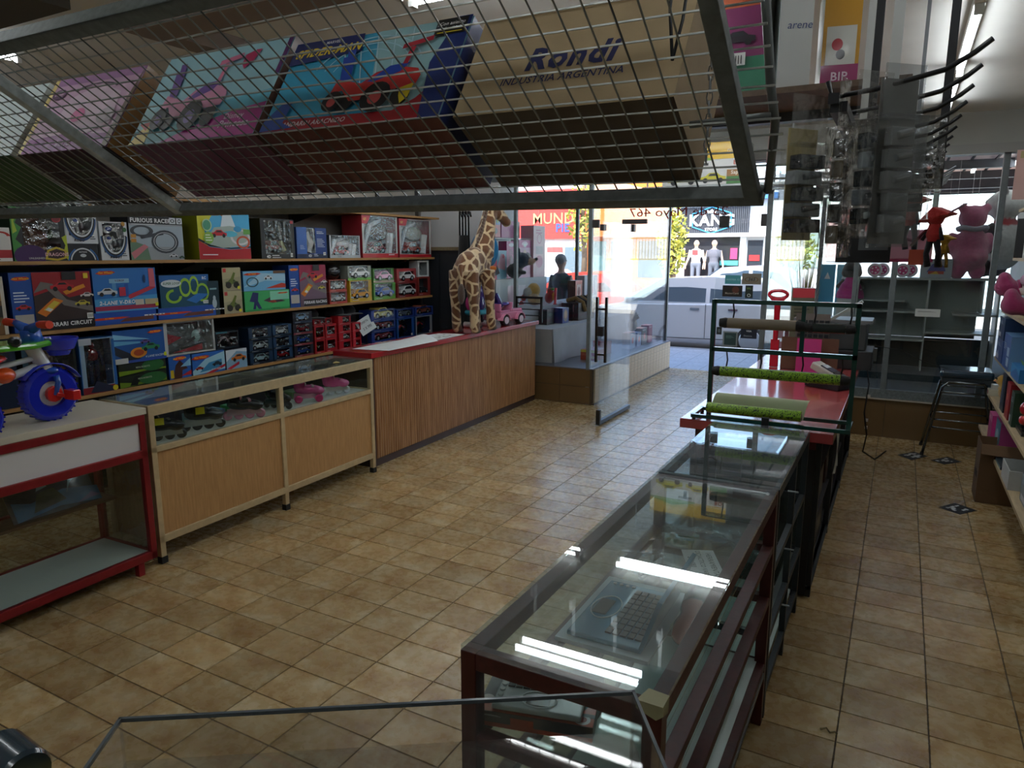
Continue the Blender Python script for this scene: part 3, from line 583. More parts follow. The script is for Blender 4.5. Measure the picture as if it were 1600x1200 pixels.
LB('top',3.16,3.60,0,.31,'grey racing-set box with a figure-eight track and FURIOUS RACER title',0x9fa6ac,0x23262b,[('r',0,.82,1,1,0x1c1e22),('r',0,.3,1,.78,0xa9b8c4),('p',[(0,0),(.35,.0),(.3,.32),(0,.45)],0x6a8a70),('p',[(.05,.02),(.32,.3),(.25,.36),(0,.16)],0xc87880),('t','FURIOUS RACER',.4,.895,.13,0xeceeee,.035),('l',.05,.8,.6,1,0xd0d4d8),('o',.22,.66,.21,.13,.32,0x3a4048),('o',.64,.42,.26,.27,.3,0x3c424a),('p',[(.18,.54),(.6,.66),(.62,.58),(.2,.48)],0x3a4048),('o',.64,.42,.22,.22,.05,0xdadde0),('k',.78,.1,.16,0xd8dadc),('k',.94,.06,.12,0x4a6a50),('r',.74,.84,.86,.98,0xdfe6ea),('r',.88,.84,.99,.98,0xdfe6ea),('o',.8,.91,.04,.04,.4,0x33383e),('o',.935,.91,.03,.05,.4,0x33383e),('r',.01,.4,.1,.48,0xd09030),('r',.01,.5,.1,.58,0xd09030)])
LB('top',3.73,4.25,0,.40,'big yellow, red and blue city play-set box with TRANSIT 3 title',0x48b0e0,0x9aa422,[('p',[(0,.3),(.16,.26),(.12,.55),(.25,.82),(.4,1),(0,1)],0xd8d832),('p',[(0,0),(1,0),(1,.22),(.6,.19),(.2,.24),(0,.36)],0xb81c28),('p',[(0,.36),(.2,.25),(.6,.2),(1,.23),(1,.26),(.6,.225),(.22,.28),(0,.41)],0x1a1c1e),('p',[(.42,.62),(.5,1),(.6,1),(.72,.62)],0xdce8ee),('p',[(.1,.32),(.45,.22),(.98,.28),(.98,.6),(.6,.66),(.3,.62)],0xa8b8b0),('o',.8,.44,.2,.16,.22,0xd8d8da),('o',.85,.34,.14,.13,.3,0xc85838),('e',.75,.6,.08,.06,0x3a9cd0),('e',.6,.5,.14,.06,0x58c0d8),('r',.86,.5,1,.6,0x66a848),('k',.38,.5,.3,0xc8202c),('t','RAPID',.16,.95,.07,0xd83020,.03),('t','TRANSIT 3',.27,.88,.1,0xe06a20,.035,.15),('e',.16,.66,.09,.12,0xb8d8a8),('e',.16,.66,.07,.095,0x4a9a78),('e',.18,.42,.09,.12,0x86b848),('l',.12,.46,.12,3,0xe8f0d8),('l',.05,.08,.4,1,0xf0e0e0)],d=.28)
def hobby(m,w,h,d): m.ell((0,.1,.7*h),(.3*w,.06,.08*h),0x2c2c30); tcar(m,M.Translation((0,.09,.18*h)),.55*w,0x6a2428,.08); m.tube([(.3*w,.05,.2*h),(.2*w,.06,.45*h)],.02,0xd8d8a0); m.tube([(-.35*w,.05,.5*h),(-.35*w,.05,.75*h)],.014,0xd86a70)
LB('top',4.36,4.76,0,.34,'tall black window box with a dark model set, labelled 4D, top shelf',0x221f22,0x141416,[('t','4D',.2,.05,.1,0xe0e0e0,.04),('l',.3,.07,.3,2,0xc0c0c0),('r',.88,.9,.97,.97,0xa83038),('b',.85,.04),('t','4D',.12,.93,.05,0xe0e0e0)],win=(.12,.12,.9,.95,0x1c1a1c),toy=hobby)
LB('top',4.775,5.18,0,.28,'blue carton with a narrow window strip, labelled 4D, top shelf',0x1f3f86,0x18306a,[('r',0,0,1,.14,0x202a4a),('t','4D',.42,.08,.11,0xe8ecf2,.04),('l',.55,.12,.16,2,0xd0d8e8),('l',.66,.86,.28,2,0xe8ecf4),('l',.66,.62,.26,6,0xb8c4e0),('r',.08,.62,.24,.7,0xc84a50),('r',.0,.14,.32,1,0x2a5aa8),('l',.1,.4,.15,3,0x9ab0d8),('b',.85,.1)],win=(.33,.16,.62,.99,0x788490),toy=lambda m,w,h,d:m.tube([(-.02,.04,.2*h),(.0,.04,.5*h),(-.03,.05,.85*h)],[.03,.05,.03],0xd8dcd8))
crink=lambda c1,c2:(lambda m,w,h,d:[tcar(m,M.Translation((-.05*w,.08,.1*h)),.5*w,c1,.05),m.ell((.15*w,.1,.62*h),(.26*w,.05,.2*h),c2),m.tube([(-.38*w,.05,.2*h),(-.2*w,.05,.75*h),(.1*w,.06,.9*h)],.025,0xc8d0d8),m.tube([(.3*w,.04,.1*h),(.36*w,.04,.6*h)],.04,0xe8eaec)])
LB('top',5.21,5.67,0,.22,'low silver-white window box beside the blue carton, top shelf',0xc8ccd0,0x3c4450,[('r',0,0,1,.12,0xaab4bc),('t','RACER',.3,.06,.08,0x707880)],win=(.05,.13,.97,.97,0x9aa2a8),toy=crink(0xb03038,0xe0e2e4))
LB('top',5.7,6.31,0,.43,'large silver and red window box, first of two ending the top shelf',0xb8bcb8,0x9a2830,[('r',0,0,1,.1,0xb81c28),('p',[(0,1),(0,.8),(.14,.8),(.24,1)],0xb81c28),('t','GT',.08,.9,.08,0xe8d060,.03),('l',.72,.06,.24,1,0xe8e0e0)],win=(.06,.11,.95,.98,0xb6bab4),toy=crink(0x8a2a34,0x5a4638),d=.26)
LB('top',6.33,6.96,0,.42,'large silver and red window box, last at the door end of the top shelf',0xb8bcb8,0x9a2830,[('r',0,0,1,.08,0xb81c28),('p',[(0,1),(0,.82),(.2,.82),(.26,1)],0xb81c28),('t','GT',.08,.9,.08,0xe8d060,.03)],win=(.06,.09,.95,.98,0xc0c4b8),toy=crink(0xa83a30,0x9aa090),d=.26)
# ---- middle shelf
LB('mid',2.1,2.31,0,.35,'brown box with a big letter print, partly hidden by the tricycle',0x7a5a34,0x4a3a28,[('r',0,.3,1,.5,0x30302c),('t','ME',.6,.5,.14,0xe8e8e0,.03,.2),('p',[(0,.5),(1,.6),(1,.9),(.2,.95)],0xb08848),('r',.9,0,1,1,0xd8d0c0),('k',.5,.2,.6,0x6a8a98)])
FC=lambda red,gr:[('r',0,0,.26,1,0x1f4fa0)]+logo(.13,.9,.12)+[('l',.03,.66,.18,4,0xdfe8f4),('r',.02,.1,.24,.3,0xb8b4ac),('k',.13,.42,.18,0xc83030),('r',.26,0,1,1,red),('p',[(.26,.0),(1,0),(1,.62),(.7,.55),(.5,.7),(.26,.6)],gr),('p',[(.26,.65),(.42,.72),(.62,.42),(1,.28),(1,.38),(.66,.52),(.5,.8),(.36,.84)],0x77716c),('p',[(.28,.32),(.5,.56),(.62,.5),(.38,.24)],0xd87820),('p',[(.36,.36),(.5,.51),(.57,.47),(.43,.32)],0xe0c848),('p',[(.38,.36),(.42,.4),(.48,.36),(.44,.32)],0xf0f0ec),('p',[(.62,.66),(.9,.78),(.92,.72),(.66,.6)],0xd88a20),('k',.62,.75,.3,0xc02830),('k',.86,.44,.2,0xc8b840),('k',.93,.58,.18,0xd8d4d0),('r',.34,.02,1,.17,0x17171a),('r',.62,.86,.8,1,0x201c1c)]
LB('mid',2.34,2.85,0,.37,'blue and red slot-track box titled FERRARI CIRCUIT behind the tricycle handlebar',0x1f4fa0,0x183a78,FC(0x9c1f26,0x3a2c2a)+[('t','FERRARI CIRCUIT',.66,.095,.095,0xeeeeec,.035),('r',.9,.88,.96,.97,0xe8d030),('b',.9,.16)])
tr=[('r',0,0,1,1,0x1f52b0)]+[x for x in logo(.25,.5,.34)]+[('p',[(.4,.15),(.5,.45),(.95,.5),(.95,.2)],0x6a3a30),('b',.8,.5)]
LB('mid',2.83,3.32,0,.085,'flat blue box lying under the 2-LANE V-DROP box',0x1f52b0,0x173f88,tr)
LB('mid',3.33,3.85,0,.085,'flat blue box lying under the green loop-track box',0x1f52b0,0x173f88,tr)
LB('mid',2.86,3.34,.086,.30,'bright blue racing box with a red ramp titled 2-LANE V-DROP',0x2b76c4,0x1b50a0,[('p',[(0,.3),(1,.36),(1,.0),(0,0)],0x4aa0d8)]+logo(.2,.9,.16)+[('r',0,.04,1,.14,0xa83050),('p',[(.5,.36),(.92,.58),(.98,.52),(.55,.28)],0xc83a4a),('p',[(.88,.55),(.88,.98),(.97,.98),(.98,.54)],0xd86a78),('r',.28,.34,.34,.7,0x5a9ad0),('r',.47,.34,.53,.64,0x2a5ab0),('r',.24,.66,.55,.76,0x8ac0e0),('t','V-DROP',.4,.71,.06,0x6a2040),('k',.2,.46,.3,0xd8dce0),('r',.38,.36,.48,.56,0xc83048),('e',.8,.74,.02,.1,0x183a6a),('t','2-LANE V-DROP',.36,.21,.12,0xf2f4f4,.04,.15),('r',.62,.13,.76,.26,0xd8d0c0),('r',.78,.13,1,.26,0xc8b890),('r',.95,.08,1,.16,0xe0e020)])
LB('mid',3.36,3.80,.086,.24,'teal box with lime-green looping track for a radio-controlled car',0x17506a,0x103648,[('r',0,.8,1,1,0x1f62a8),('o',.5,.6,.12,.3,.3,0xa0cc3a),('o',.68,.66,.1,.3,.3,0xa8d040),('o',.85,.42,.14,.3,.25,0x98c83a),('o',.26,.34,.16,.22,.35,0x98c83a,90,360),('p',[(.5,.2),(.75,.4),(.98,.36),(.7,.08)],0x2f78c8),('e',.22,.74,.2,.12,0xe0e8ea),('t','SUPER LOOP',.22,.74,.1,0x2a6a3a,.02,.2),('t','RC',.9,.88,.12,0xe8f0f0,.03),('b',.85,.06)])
LB('mid',3.78,3.89,0,.27,'narrow dark teal box with a pale robot figure beside the loop-track box',0x12333f,0x0d2630,[('e',.55,.35,.2,.14,0xb8c8d0),('e',.55,.5,.12,.08,0xb8c8d0),('r',.2,.75,.8,.8,0x8ab0b8)],d=.12)
bg_=[('r',0,0,1,1,0xa8a080),('p',[(0,.5),(1,.6),(1,1),(0,1)],0xb8b088),('k',.5,.36,.7,0x5a6a38),('p',[(.3,.3),(.6,.8),(.7,.76),(.5,.25)],0x6a7a30),('e',.3,.24,.16,.14,0x28241c),('e',.72,.24,.16,.14,0x28241c),('r',.04,.8,.2,.96,0xc83838),('e',.85,.12,.08,.07,0xd8d820)]
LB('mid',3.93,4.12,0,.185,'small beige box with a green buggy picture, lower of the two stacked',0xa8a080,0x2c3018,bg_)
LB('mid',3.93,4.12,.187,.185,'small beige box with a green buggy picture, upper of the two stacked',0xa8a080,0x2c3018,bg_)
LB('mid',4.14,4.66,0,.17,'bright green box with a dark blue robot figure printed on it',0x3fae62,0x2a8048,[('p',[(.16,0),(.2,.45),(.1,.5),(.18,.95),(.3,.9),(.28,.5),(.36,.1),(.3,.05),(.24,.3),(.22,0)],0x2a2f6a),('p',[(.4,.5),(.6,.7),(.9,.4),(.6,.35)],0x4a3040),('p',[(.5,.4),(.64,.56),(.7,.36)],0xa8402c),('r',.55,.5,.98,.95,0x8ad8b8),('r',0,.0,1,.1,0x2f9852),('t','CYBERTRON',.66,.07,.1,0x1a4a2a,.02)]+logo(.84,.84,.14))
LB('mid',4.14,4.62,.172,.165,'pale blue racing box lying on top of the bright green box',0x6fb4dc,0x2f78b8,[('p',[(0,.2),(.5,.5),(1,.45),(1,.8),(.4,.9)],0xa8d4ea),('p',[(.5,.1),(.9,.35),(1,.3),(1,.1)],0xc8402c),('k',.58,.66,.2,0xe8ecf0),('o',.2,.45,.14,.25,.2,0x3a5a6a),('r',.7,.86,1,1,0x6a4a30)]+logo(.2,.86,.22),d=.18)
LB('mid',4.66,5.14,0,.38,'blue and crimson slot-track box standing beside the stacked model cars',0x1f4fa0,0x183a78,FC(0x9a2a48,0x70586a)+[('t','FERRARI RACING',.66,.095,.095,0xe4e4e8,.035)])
def mcar(c,t=0): return lambda m,w,h,d:tcar(m,M.Translation((0,d*.45,.14*h)),.78*w,c,t)
def carbox(sh,y0,y1,z,h,label,fr,c,trim=None,d=.1,win=(.08,.2,.92,.94,0x1a1c20),group='boxed model cars on the wall shelves'):
    art=[('r',0,0,1,.17,trim)] if trim is not None else []
    art+=[('l',.1,.07,.4,1,0xd8d8d8)]
    return LB(sh,y0,y1,z,h,label,fr,fr,art,d=d,win=win,toy=mcar(c),group=group)
carbox('mid',5.18,5.44,0,.115,'red-trimmed model car box under its twin, next to the crimson track box',0x8a2c2c,0xd0d0cc,0xb03a2a)
carbox('mid',5.18,5.44,.117,.115,'red-trimmed model car box with a white car, on top of the stack of two',0xa04030,0xe4e4e0,0xb03a2a)
hm=T('motorcycle_helmet','black toy helmet resting on the red-trimmed car boxes','helmet',(LX(SX-.09,5.3),5.3,ZS['mid']+.234),LEFT)
m=MB(0x18181a); m.ell((0,.0,.075),(.1,.11,.085)); blob(m,'shell','gloss',hm,.012,2); MB(0x3a4048).ell((0,-.045,.075),(.075,.07,.035)).build('visor','gloss',hm,smooth=True)
carbox('mid',5.48,5.83,0,.215,'yellow-edged model car box under a green-and-white one',0xc8a020,0xd89830,0xd0a820,win=(.05,.12,.85,.96,0x201c18))
carbox('mid',5.46,5.83,.217,.145,'green-edged car box with a white car, on the yellow-edged box',0x8a9488,0xe8eaea,0x68b030,win=(.06,.25,.86,.95,0x30343a))
carbox('mid',5.86,6.24,0,.175,'green-edged model car box with a blue car under the pink one',0x50943c,0x2a58b0,0x68b030,win=(.06,.2,.86,.95,0x20242a))
carbox('mid',5.86,6.22,.177,.15,'green-edged car box with a pink-white car, topmost over the blue car',0x4c8438,0xe8a8cc,0xb8a890,win=(.06,.25,.86,.95,0x2a2028))
carbox('mid',6.27,6.65,0,.16,'dull red model car box, lower of a pair near the shelf end',0x7a2426,0xc8ccd0,0x8a2a2c)
carbox('mid',6.27,6.64,.162,.155,'dull red model car box, upper of a pair near the shelf end',0xa84448,0xe0e0e0,0x8a2a2c,win=(.12,.3,.86,.8,0x2a2022))
carbox('mid',6.67,7.0-.08,0,.215,'square red window box at the shelf end holding a black car',0x802c28,0x30343a,0x8a302c,win=(.1,.14,.8,.92,0x1c2a2e))
LB('mid',6.67,6.9,.217,.185,'small white window box on top of the square red one at the shelf end',0xd8dcdc,0xb8bcbc,None,win=(.15,.1,.85,.9,0xc8ccca),toy=lambda m,w,h,d:tfig(m,M.Translation((0,.06,.1*h)),.75*h,0x2a2a2e,0x6a7078),d=.12)
# ---- bottom shelf
LB('bot',2.0,2.33,0,.44,'dark navy figure box behind the tricycle wheel, bottom shelf',0x14223c,0x0e1830,[('l',.1,.3,.5,2,0xd8d8e0),('e',.3,.25,.12,.12,0x3a5a8a),('r',.1,.45,.9,.95,0x0c1828)],d=.15)
LB('bot',2.36,2.7,0,.41,'dark boxed action figure behind the blue tricycle basket',0x20261f,0x14181a,[('l',.6,.1,.35,2,0xb0b0b8),('r',0,0,.1,1,0x2a4a5a)],win=(.12,.15,.95,.95,0x1a2420),toy=lambda m,w,h,d:tfig(m,M.Translation((.02,.07,.12*h)),.75*h,0x5a4434,0x3c3a30),d=.15)
LB('bot',2.72,2.97,0,.38,'silver and blue figure box with a dark red figure in its window',0x8fa8bc,0x2a6ab0,[('r',0,0,1,.12,0x8a2028),('p',[(.2,.02),(.4,.22),(.95,.06),(.9,.0)],0x2a3048),('r',.0,.88,.35,1,0xb8c0c8),('r',.92,.1,1,.95,0x2a6ab0),('e',.92,.05,.08,.05,0xd8c820)],win=(.14,.13,.9,.97,0x14141c),toy=lambda m,w,h,d:tfig(m,M.Translation((0,.06,.13*h)),.8*h,0x7a1c22,0x25304e),d=.12)
LB('bot',2.98,3.36,0,.085,'black and green robot-kit box lying at the bottom of a stack of three',0x20281c,0x182018,[('p',[(0,0),(.6,.15),(1,.1),(1,.4),(.3,.3),(0,.5)],0x6a8a20),('e',.7,.5,.3,.5,0x2f6a38),('p',[(.2,.1),(.3,.8),(.42,.85),(.36,.1)],0x14181a),('t','MINI-ROBOTS',.52,.6,.2,0xb8c0a8,.02)])
LB('bot',2.98,3.36,.087,.085,'black and green robot-kit box second in a stack of three',0x20281c,0x182018,[('p',[(0,0),(.6,.2),(1,.15),(1,.3),(.3,.35),(0,.4)],0x7a9a20),('e',.72,.6,.24,.5,0x2a6a34),('t','MINI-ROBOTS',.5,.55,.2,0xb8c0a8,.02)])
LB('bot',2.96,3.37,.174,.235,'blue racing box with a green car and orange burst on the robot kits',0x1f5aa4,0x15407c,[('p',[(0,.9),(.6,.7),(.7,.66),(0,.74)],0x8ac8e8),('p',[(0,.7),(.6,.6),(.6,.57),(0,.55)],0x68b0dc),('p',[(0,.55),(.5,.1),(.3,0),(0,.3)],0x262c38),('e',.46,.28,.16,.16,0xd88a28),('e',.46,.28,.1,.1,0xb04a20),('k',.7,.42,.36,0x2f8a5c),('k',.6,.6,.2,0x6a4a90),('r',0,0,.24,.16,0xc8ccc8),('r',.24,0,1,.08,0x2a4ea8),('t','4 LANE RACEWAY',.8,.13,.09,0xd8e0e8,.02,.2),('r',.95,.08,1,.2,0xd8e020)]+logo(.8,.88,.16))
LB('bot',3.38,3.575,0,.175,'small blue box with a brown monster, under the cellophaned airport set',0x2a64b8,0x1c4688,[('p',[(.15,0),(.3,.6),(.5,.8),(.85,.4),(.6,.35),(.55,0)],0x4a2a22),('r',.05,.05,.2,.4,0xd8b820),('p',[(.5,.1),(1,.3),(1,.1)],0xb82830),('p',[(.5,.5),(1,.85),(1,.5)],0x8ac8e8)]+logo(.5,.88,.3))
LB('bot',3.585,3.9,0,.17,'wide blue box with snowy hills beside the monster box',0x2f6cc0,0x1c4688,[('p',[(0,.2),(.4,.7),(1,.95),(1,.1),(0,0)],0xa8d8ea),('p',[(.2,.1),(.5,.5),(.9,.6),(.9,.2)],0x3f8ab8),('k',.75,.4,.3,0x2a3a48),('k',.2,.3,.24,0xc03830),('p',[(.35,0),(1,.34),(1,.22),(.6,0)],0xb82838),('t','RACE CREW',.7,.16,.09,0xf0e8e8,.02,.3)]+logo(.24,.8,.3))
LB('bot',3.36,3.82,.178,.255,'cellophane-wrapped grey and red airport play set resting on blue boxes',0xb8bcba,0xc8ccc8,[],win=(.06,.05,.96,.96,0x8a9090),toy=lambda m,w,h,d:[m.poly([(-.4*w,.05,.1*h),(.4*w,.05,.3*h),(.1*w,.05,.9*h),(-.35*w,.05,.8*h)],0x6a7274),m.poly([(-.4*w,.04,.3*h),(-.1*w,.04,.5*h),(-.38*w,.04,.65*h)],0xb0404a),m.poly([(-.3*w,.04,.06*h),(.3*w,.04,.25*h),(.3*w,.04,.06*h)],0xb84a50),m.poly([(-.38*w,.035,.12*h),(.3*w,.035,.62*h),(.36*w,.035,.56*h),(-.3*w,.035,.08*h)],0x50585a),m.ell((.2*w,.06,.5*h),(.1*w,.03,.2*h),0xb8e0dc)])
LB('bot',3.91,4.13,0,.16,'box with an orange off-road car under the dark motorbike box',0x8ab4d0,0x20283a,[('p',[(0,.4),(.5,.9),(1,.8),(1,1),(0,1)],0xdce8f0),('k',.6,.55,.7,0xd87828),('p',[(0,.05),(.6,.35),(.6,.2),(.2,0)],0xb82838)])
LB('bot',3.85,4.08,.172,.14,'dark glossy motorbike box resting on the orange-car box',0x1c2a36,0x12202a,[('r',.0,.9,.5,1,0x2f6a78)],win=(.05,.08,.97,.92,0x20262c),toy=lambda m,w,h,d:tbike(m,M.Translation((0,.05,.1*h)),.75*w,0xc8b8c0),d=.1,back=.03)
ca=dict(d=.12,win=(.16,.2,.84,.95,0x15202c))
for i,(c,l) in enumerate(((0xa8c8d0,'pale blue car in the bottom box of the first blue-edged stack'),(0xc8d4d4,'silver-blue car in the middle box of the first blue-edged stack'),(0x2a3440,'dark car in the top box of the first blue-edged stack'))): carbox('bot',4.16,4.42,i*.107,.105,l,0x1a3450,c,0x14202c,**ca)
for i,(c,l) in enumerate(((0x9a2028,'red car in the bottom box of the second blue-edged stack'),(0x2a2c30,'black car in the middle box of the second blue-edged stack'),(0xe0e4e4,'white car in the top box of the second blue-edged stack'))): carbox('bot',4.43,4.66,i*.107,.105,l,0x1c3e60,c,0x14202c,**ca)
for i,(c,l) in enumerate(((0x2a50a0,'blue car in the lowest box of the tallest model-car stack'),(0x2f58b0,'blue car in the second box of the tallest model-car stack'),(0x8a2430,'dark red car in the third box of the tallest model-car stack'),(0x8ab4d8,'light blue car in the top box of the tallest model-car stack'))): carbox('bot',4.68,4.93,i*.104,.102,l,0x20202a,c,0x7a3036 if i<3 else 0x18283c,**ca)
rd_=dict(d=.1,win=(.15,.15,.88,.85,0x2a2418))
for i,l in enumerate(('red motorbike box at the foot of the short red stack','red motorbike box in the middle of the short red stack')): LB('bot',4.95,5.09,i*.135,.133,l,0xa02024,0x901a20,[('l',.2,.05,.5,1,0xf0d8d0)],toy=lambda m,w,h,d:tbike(m,M.Translation((0,.05,.2*h)),.7*w,0xa8a040),group='boxed model cars on the wall shelves',**rd_)
for i in range(3): carbox('bot',4.95+.085*i,5.03+.085*i,.271,.055,('small red box at the left end of the row on top of the red stacks','small red box in the middle of the row on top of the red stacks','small red box at the right end of the row on top of the red stacks')[i],0xb02028,0xe8d8d8,0xa01c24,d=.08)
for i in range(2): carbox('bot',5.10,5.26,i*.135,.133,('red car box below its twin, right of the motorbike boxes','red car box above its twin, right of the motorbike boxes')[i],0xa81c24,0xd0c8c8,0xa01c24,**dict(d=.1,win=(.15,.25,.85,.85,0x301c1c)))
for i in range(4): carbox('bot',5.29,5.48,i*.083,.081,'white-topped red mini car box, '+('lowest','second','third','highest')[i]+' in the stack of four',0xb01c26,(0x404448,0xd8d8d8,0x6a2428,0x9aa0a0)[i],0xb01c26,d=.1,win=(.35,.15,.9,.85,0x30282a))
for i in range(3): carbox('bot',5.50,5.63,i*.083,.081,'red mini car box with a white tab, '+('lowest','middle','highest')[i]+' of three beside the price card',0xb82430,(0xd0d0d0,0x303438,0xc84040)[i],0xb01c26,d=.1,win=(.35,.15,.9,.85,0x30282a))
for i,(y,l) in enumerate(((5.05,'black cap lying behind the red car boxes on the bottom shelf'),(5.42,'black cap lying behind the white-topped red boxes'),(5.6,'black cap nearest the door on the bottom shelf'))):
    t=T('cap',l,'cap',(LX(SX-.17,y),y,ZS['bot']+.3),LEFT,'black caps on the bottom shelf'); m=MB(0x17171a); m.ell((0,0,.06),(.11,.1,.075)); m.v=[(x,yy,max(z,.03)) for x,yy,z in m.v]; m.build('crown','fabric',t,smooth=True); MB(0x1c1c20).ell((0,-.12,.035),(.08,.09,.008)).build('peak','fabric',t,smooth=True)
    s=toybox('toy_box',('plain dark carton behind the red stacks holding up a cap','plain dark carton behind the white-topped red boxes','plain dark carton behind the price card')[i],(LX(SX-.12,y),y,ZS['bot']+.001),LEFT,.2,.328,.1,0x2a2426,0x221e20,None)
pc=LT('price_card','white handwritten price card propped beside the red mini car boxes','price card',SX+.03,5.74,ZS['bot']+.14,None,PI/2); pc.rotation_euler=(R(-25),R(-18),LEFT)
MB(0xd4dcdc).box(-.12,.12,-.001,.001,0,.16).build('card','sheet',pc); Art(.24,.16,-.001).draw([('t','OFERTA',.5,.72,.2,0x3a4048,.01,.1),('t','3 X 990',.5,.32,.26,0x3a4048,.01,.1)]).m.build('writing','matte',pc)
bs=LT('display_stand','short black wire stand holding up the price card','stand',SX-.02,5.74,ZS['bot']); MB(0x1c1c1e).box(-.03,.03,-.09,.09,.0,.01).box(-.005,.005,-.005,.005,.01,.16).build('stand','paint',bs)
for i in range(3): carbox('bot',5.8,6.22,i*.117,.115,'navy model car box, '+('bottom','middle','top')[i]+' of three left of the motorbike boxes',0x1f3a86,(0x8a3a48,0x7a3038,0xd8cc70)[i],0x1c3478,**dict(d=.16,win=(.12,.24,.95,.92,0x241c28)))
for y0,y1,c,l in ((6.25,6.58,0x1c4f96,'tall blue motorbike window box with a tag, bottom shelf'),(6.6,6.95,0x8c9298,'tall grey motorbike window box at the end of the bottom shelf')): LB('bot',y0,y1,0,.225,l,c,0x173a70,[('b',.8,.1)],win=(.08,.08,.86,.95,0x24303c),toy=lambda m,w,h,d:tbike(m,M.Translation((0,.06,.15*h))@M.Rotation(-.5,4,'Y'),.75*w,0xb03034),d=.16)
for y0,y1,l in ((6.25,6.58,'navy model car box on top of the blue motorbike box'),(6.6,6.97,'navy model car box on top of the grey motorbike box')): carbox('bot',y0,y1,.227,.1,l,0x1f3a86,0x5a6478 if y0<6.5 else 0x9a5a4a,0x1c3478,**dict(d=.15,win=(.08,.24,.92,.92,0x202432)))
# ---------------------------------------------------------------- counters down the left-hand side
def frame_parts(t,posts,rails,col,mtl='steelpaint',feet=None):
    for p in posts: MB(col).box(*p).build('post',mtl,t,bev=.003)
    for p in rails: MB(col).box(*p).build('rail',mtl,t,bev=.003)
CR=0xcdb992
sc=LT('display_counter','cream-framed glass-topped display counter with beige wood panels, skates inside','display counter',-3.79,3.35)
x0,x1,y0,y1=-.215,.215,-.985,.975
frame_parts(sc,[(a,a+.035,b,b+.035,.04,.925) for a in (x0,x1-.035) for b in (y0,-.02,y1-.035)],
 [(x1-.034,x1+.001,y0,y1,.865,.926),(x0,x0+.034,y0,y1,.88,.925),(x1-.033,x1,y0,y1,.655,.69),(x1-.033,x1,y0,y1,.122,.165),(x0,x1,y0+.001,y0+.034,.88,.924),(x0,x1,y1-.034,y1-.001,.88,.924),(x0,x1,-.012,.012,.9,.925),(x0,x1,y0+.001,y0+.034,.655,.69),(x0,x1,y1-.034,y1-.001,.655,.69)],CR)
for a in (x0,x1-.037):
    for b in (y0,-.022,y1-.037): MB(0x1a1a1a).box(a,a+.039,b,b+.039,0,.04).build('foot','rubber',sc)
def wood(name,c1,c2,sc_=(3,3,.25),rough=.4):
    m=bpy.data.materials.new(name); m.use_nodes=True; t=m.node_tree; N=t.nodes; L=t.links.new; b=N['Principled BSDF']; tc=N.new('ShaderNodeTexCoord'); mp=N.new('ShaderNodeMapping'); mp.inputs['Scale'].default_value=sc_; L(tc.outputs['Object'],mp.inputs[0])
    n=N.new('ShaderNodeTexNoise'); n.inputs['Scale'].default_value=28; n.inputs['Detail'].default_value=8; L(mp.outputs[0],n.inputs['Vector']); cr=N.new('ShaderNodeValToRGB'); e=cr.color_ramp.elements; e[0].position=.35; e[0].color=(*lin(c1),1); e[1].position=.65; e[1].color=(*lin(c2),1); L(n.outputs[0],cr.inputs[0]); L(cr.outputs[0],b.inputs['Base Color']); b.inputs['Roughness'].default_value=rough; MATS[name]=m
wood('beech',0xb08555,0xc29663); wood('fluted',0x8a5f3c,0xb98e66,(3,3,.12),.28)
for a,b in ((y0+.035,-.02),(.015,y1-.035)):
    MB().box(x1-.022,x1-.012,a,b,.165,.655).build('wood_panel','beech',sc); MB().box(x1-.02,x1-.014,a,b,.69,.865).build('glass_pane','glass',sc)
for b in (y0+.015,y1-.02): MB().box(x0+.035,x1-.035,b,b+.005,.69,.88).build('glass_pane','glass',sc); MB().box(x0+.035,x1-.035,b,b+.006,.12,.655).build('wood_panel','beech',sc)
MB(0xd8dcd8).box(x0+.03,x1-.025,y0+.02,y1-.02,.67,.685).build('shelf','paint',sc)
MB().box(x0+.005,x1-.005,y0+.005,y1-.005,.926,.932).build('glass_top','topglass',sc)
# skates
def skate(label,loc,rz,boot,cuff,frm,whl,quad=False,tagc=None,ts=0,s=1):
    t=T('roller_skate',label,'skate',loc,rz,'skates in the cream counter'); t.rotation_euler=(ts,0,rz); t.scale=(s,s,s)
    m=MB(boot); m.ell((.0,0,.115),(.125,.042,.045)); m.ell((-.07,0,.16),(.05,.045,.06)); m.tube([(-.075,0,.13),(-.085,0,.24)],[.05,.048]); m.ell((.09,0,.1),(.06,.045,.04)); blob(m,'boot','gloss',t,.01,3)
    m=MB(cuff); m.lathe([(.052,0),(.057,.02),(.055,.05),(.048,.05)],cuff,14,M.Translation((-.082,0,.18))); m.box(-.03,-.02,-.05,.05,.16,.18); m.box(.03,.05,-.046,.046,.14,.155); m.build('buckle_cuff','gloss',t,auto=40)
    MB(frm).prism([(-.13,.035),(-.12,.085),(.12,.08),(.13,.035)],-.014,.014,frm,M(((1,0,0,0),(0,0,1,0),(0,1,0,0),(0,0,0,1)))).build('frame','metal',t)
    for x in ((-.12,-.04,.04,.12) if not quad else (-.09,.09)):
        for y in ((0,) if not quad else (-.045,.045)):
            w=MB(); w.lathe([(.006,-.012),(.026,-.012),(.036,-.005),(.036,.005),(.026,.012),(.006,.012)],whl,14,M.Translation((x,y,.036))@M.Rotation(PI/2,4,'X')); w.build('wheel','gloss',t,auto=50)
    if tagc: MB(tagc).box(-.06,.0,-.07,-.068,.13,.18).build('price_tag','sheet',t)
    return t
def SK(x,y): return (LX(x,y),y,.686)
skate('black inline skate nearest the tricycle end of the cream counter',SK(-3.67,2.52),1.1,0x1d1f24,0x2a2d34,0xa8b4bc,0x2a2e34,tagc=0xd0c830,s=.8)
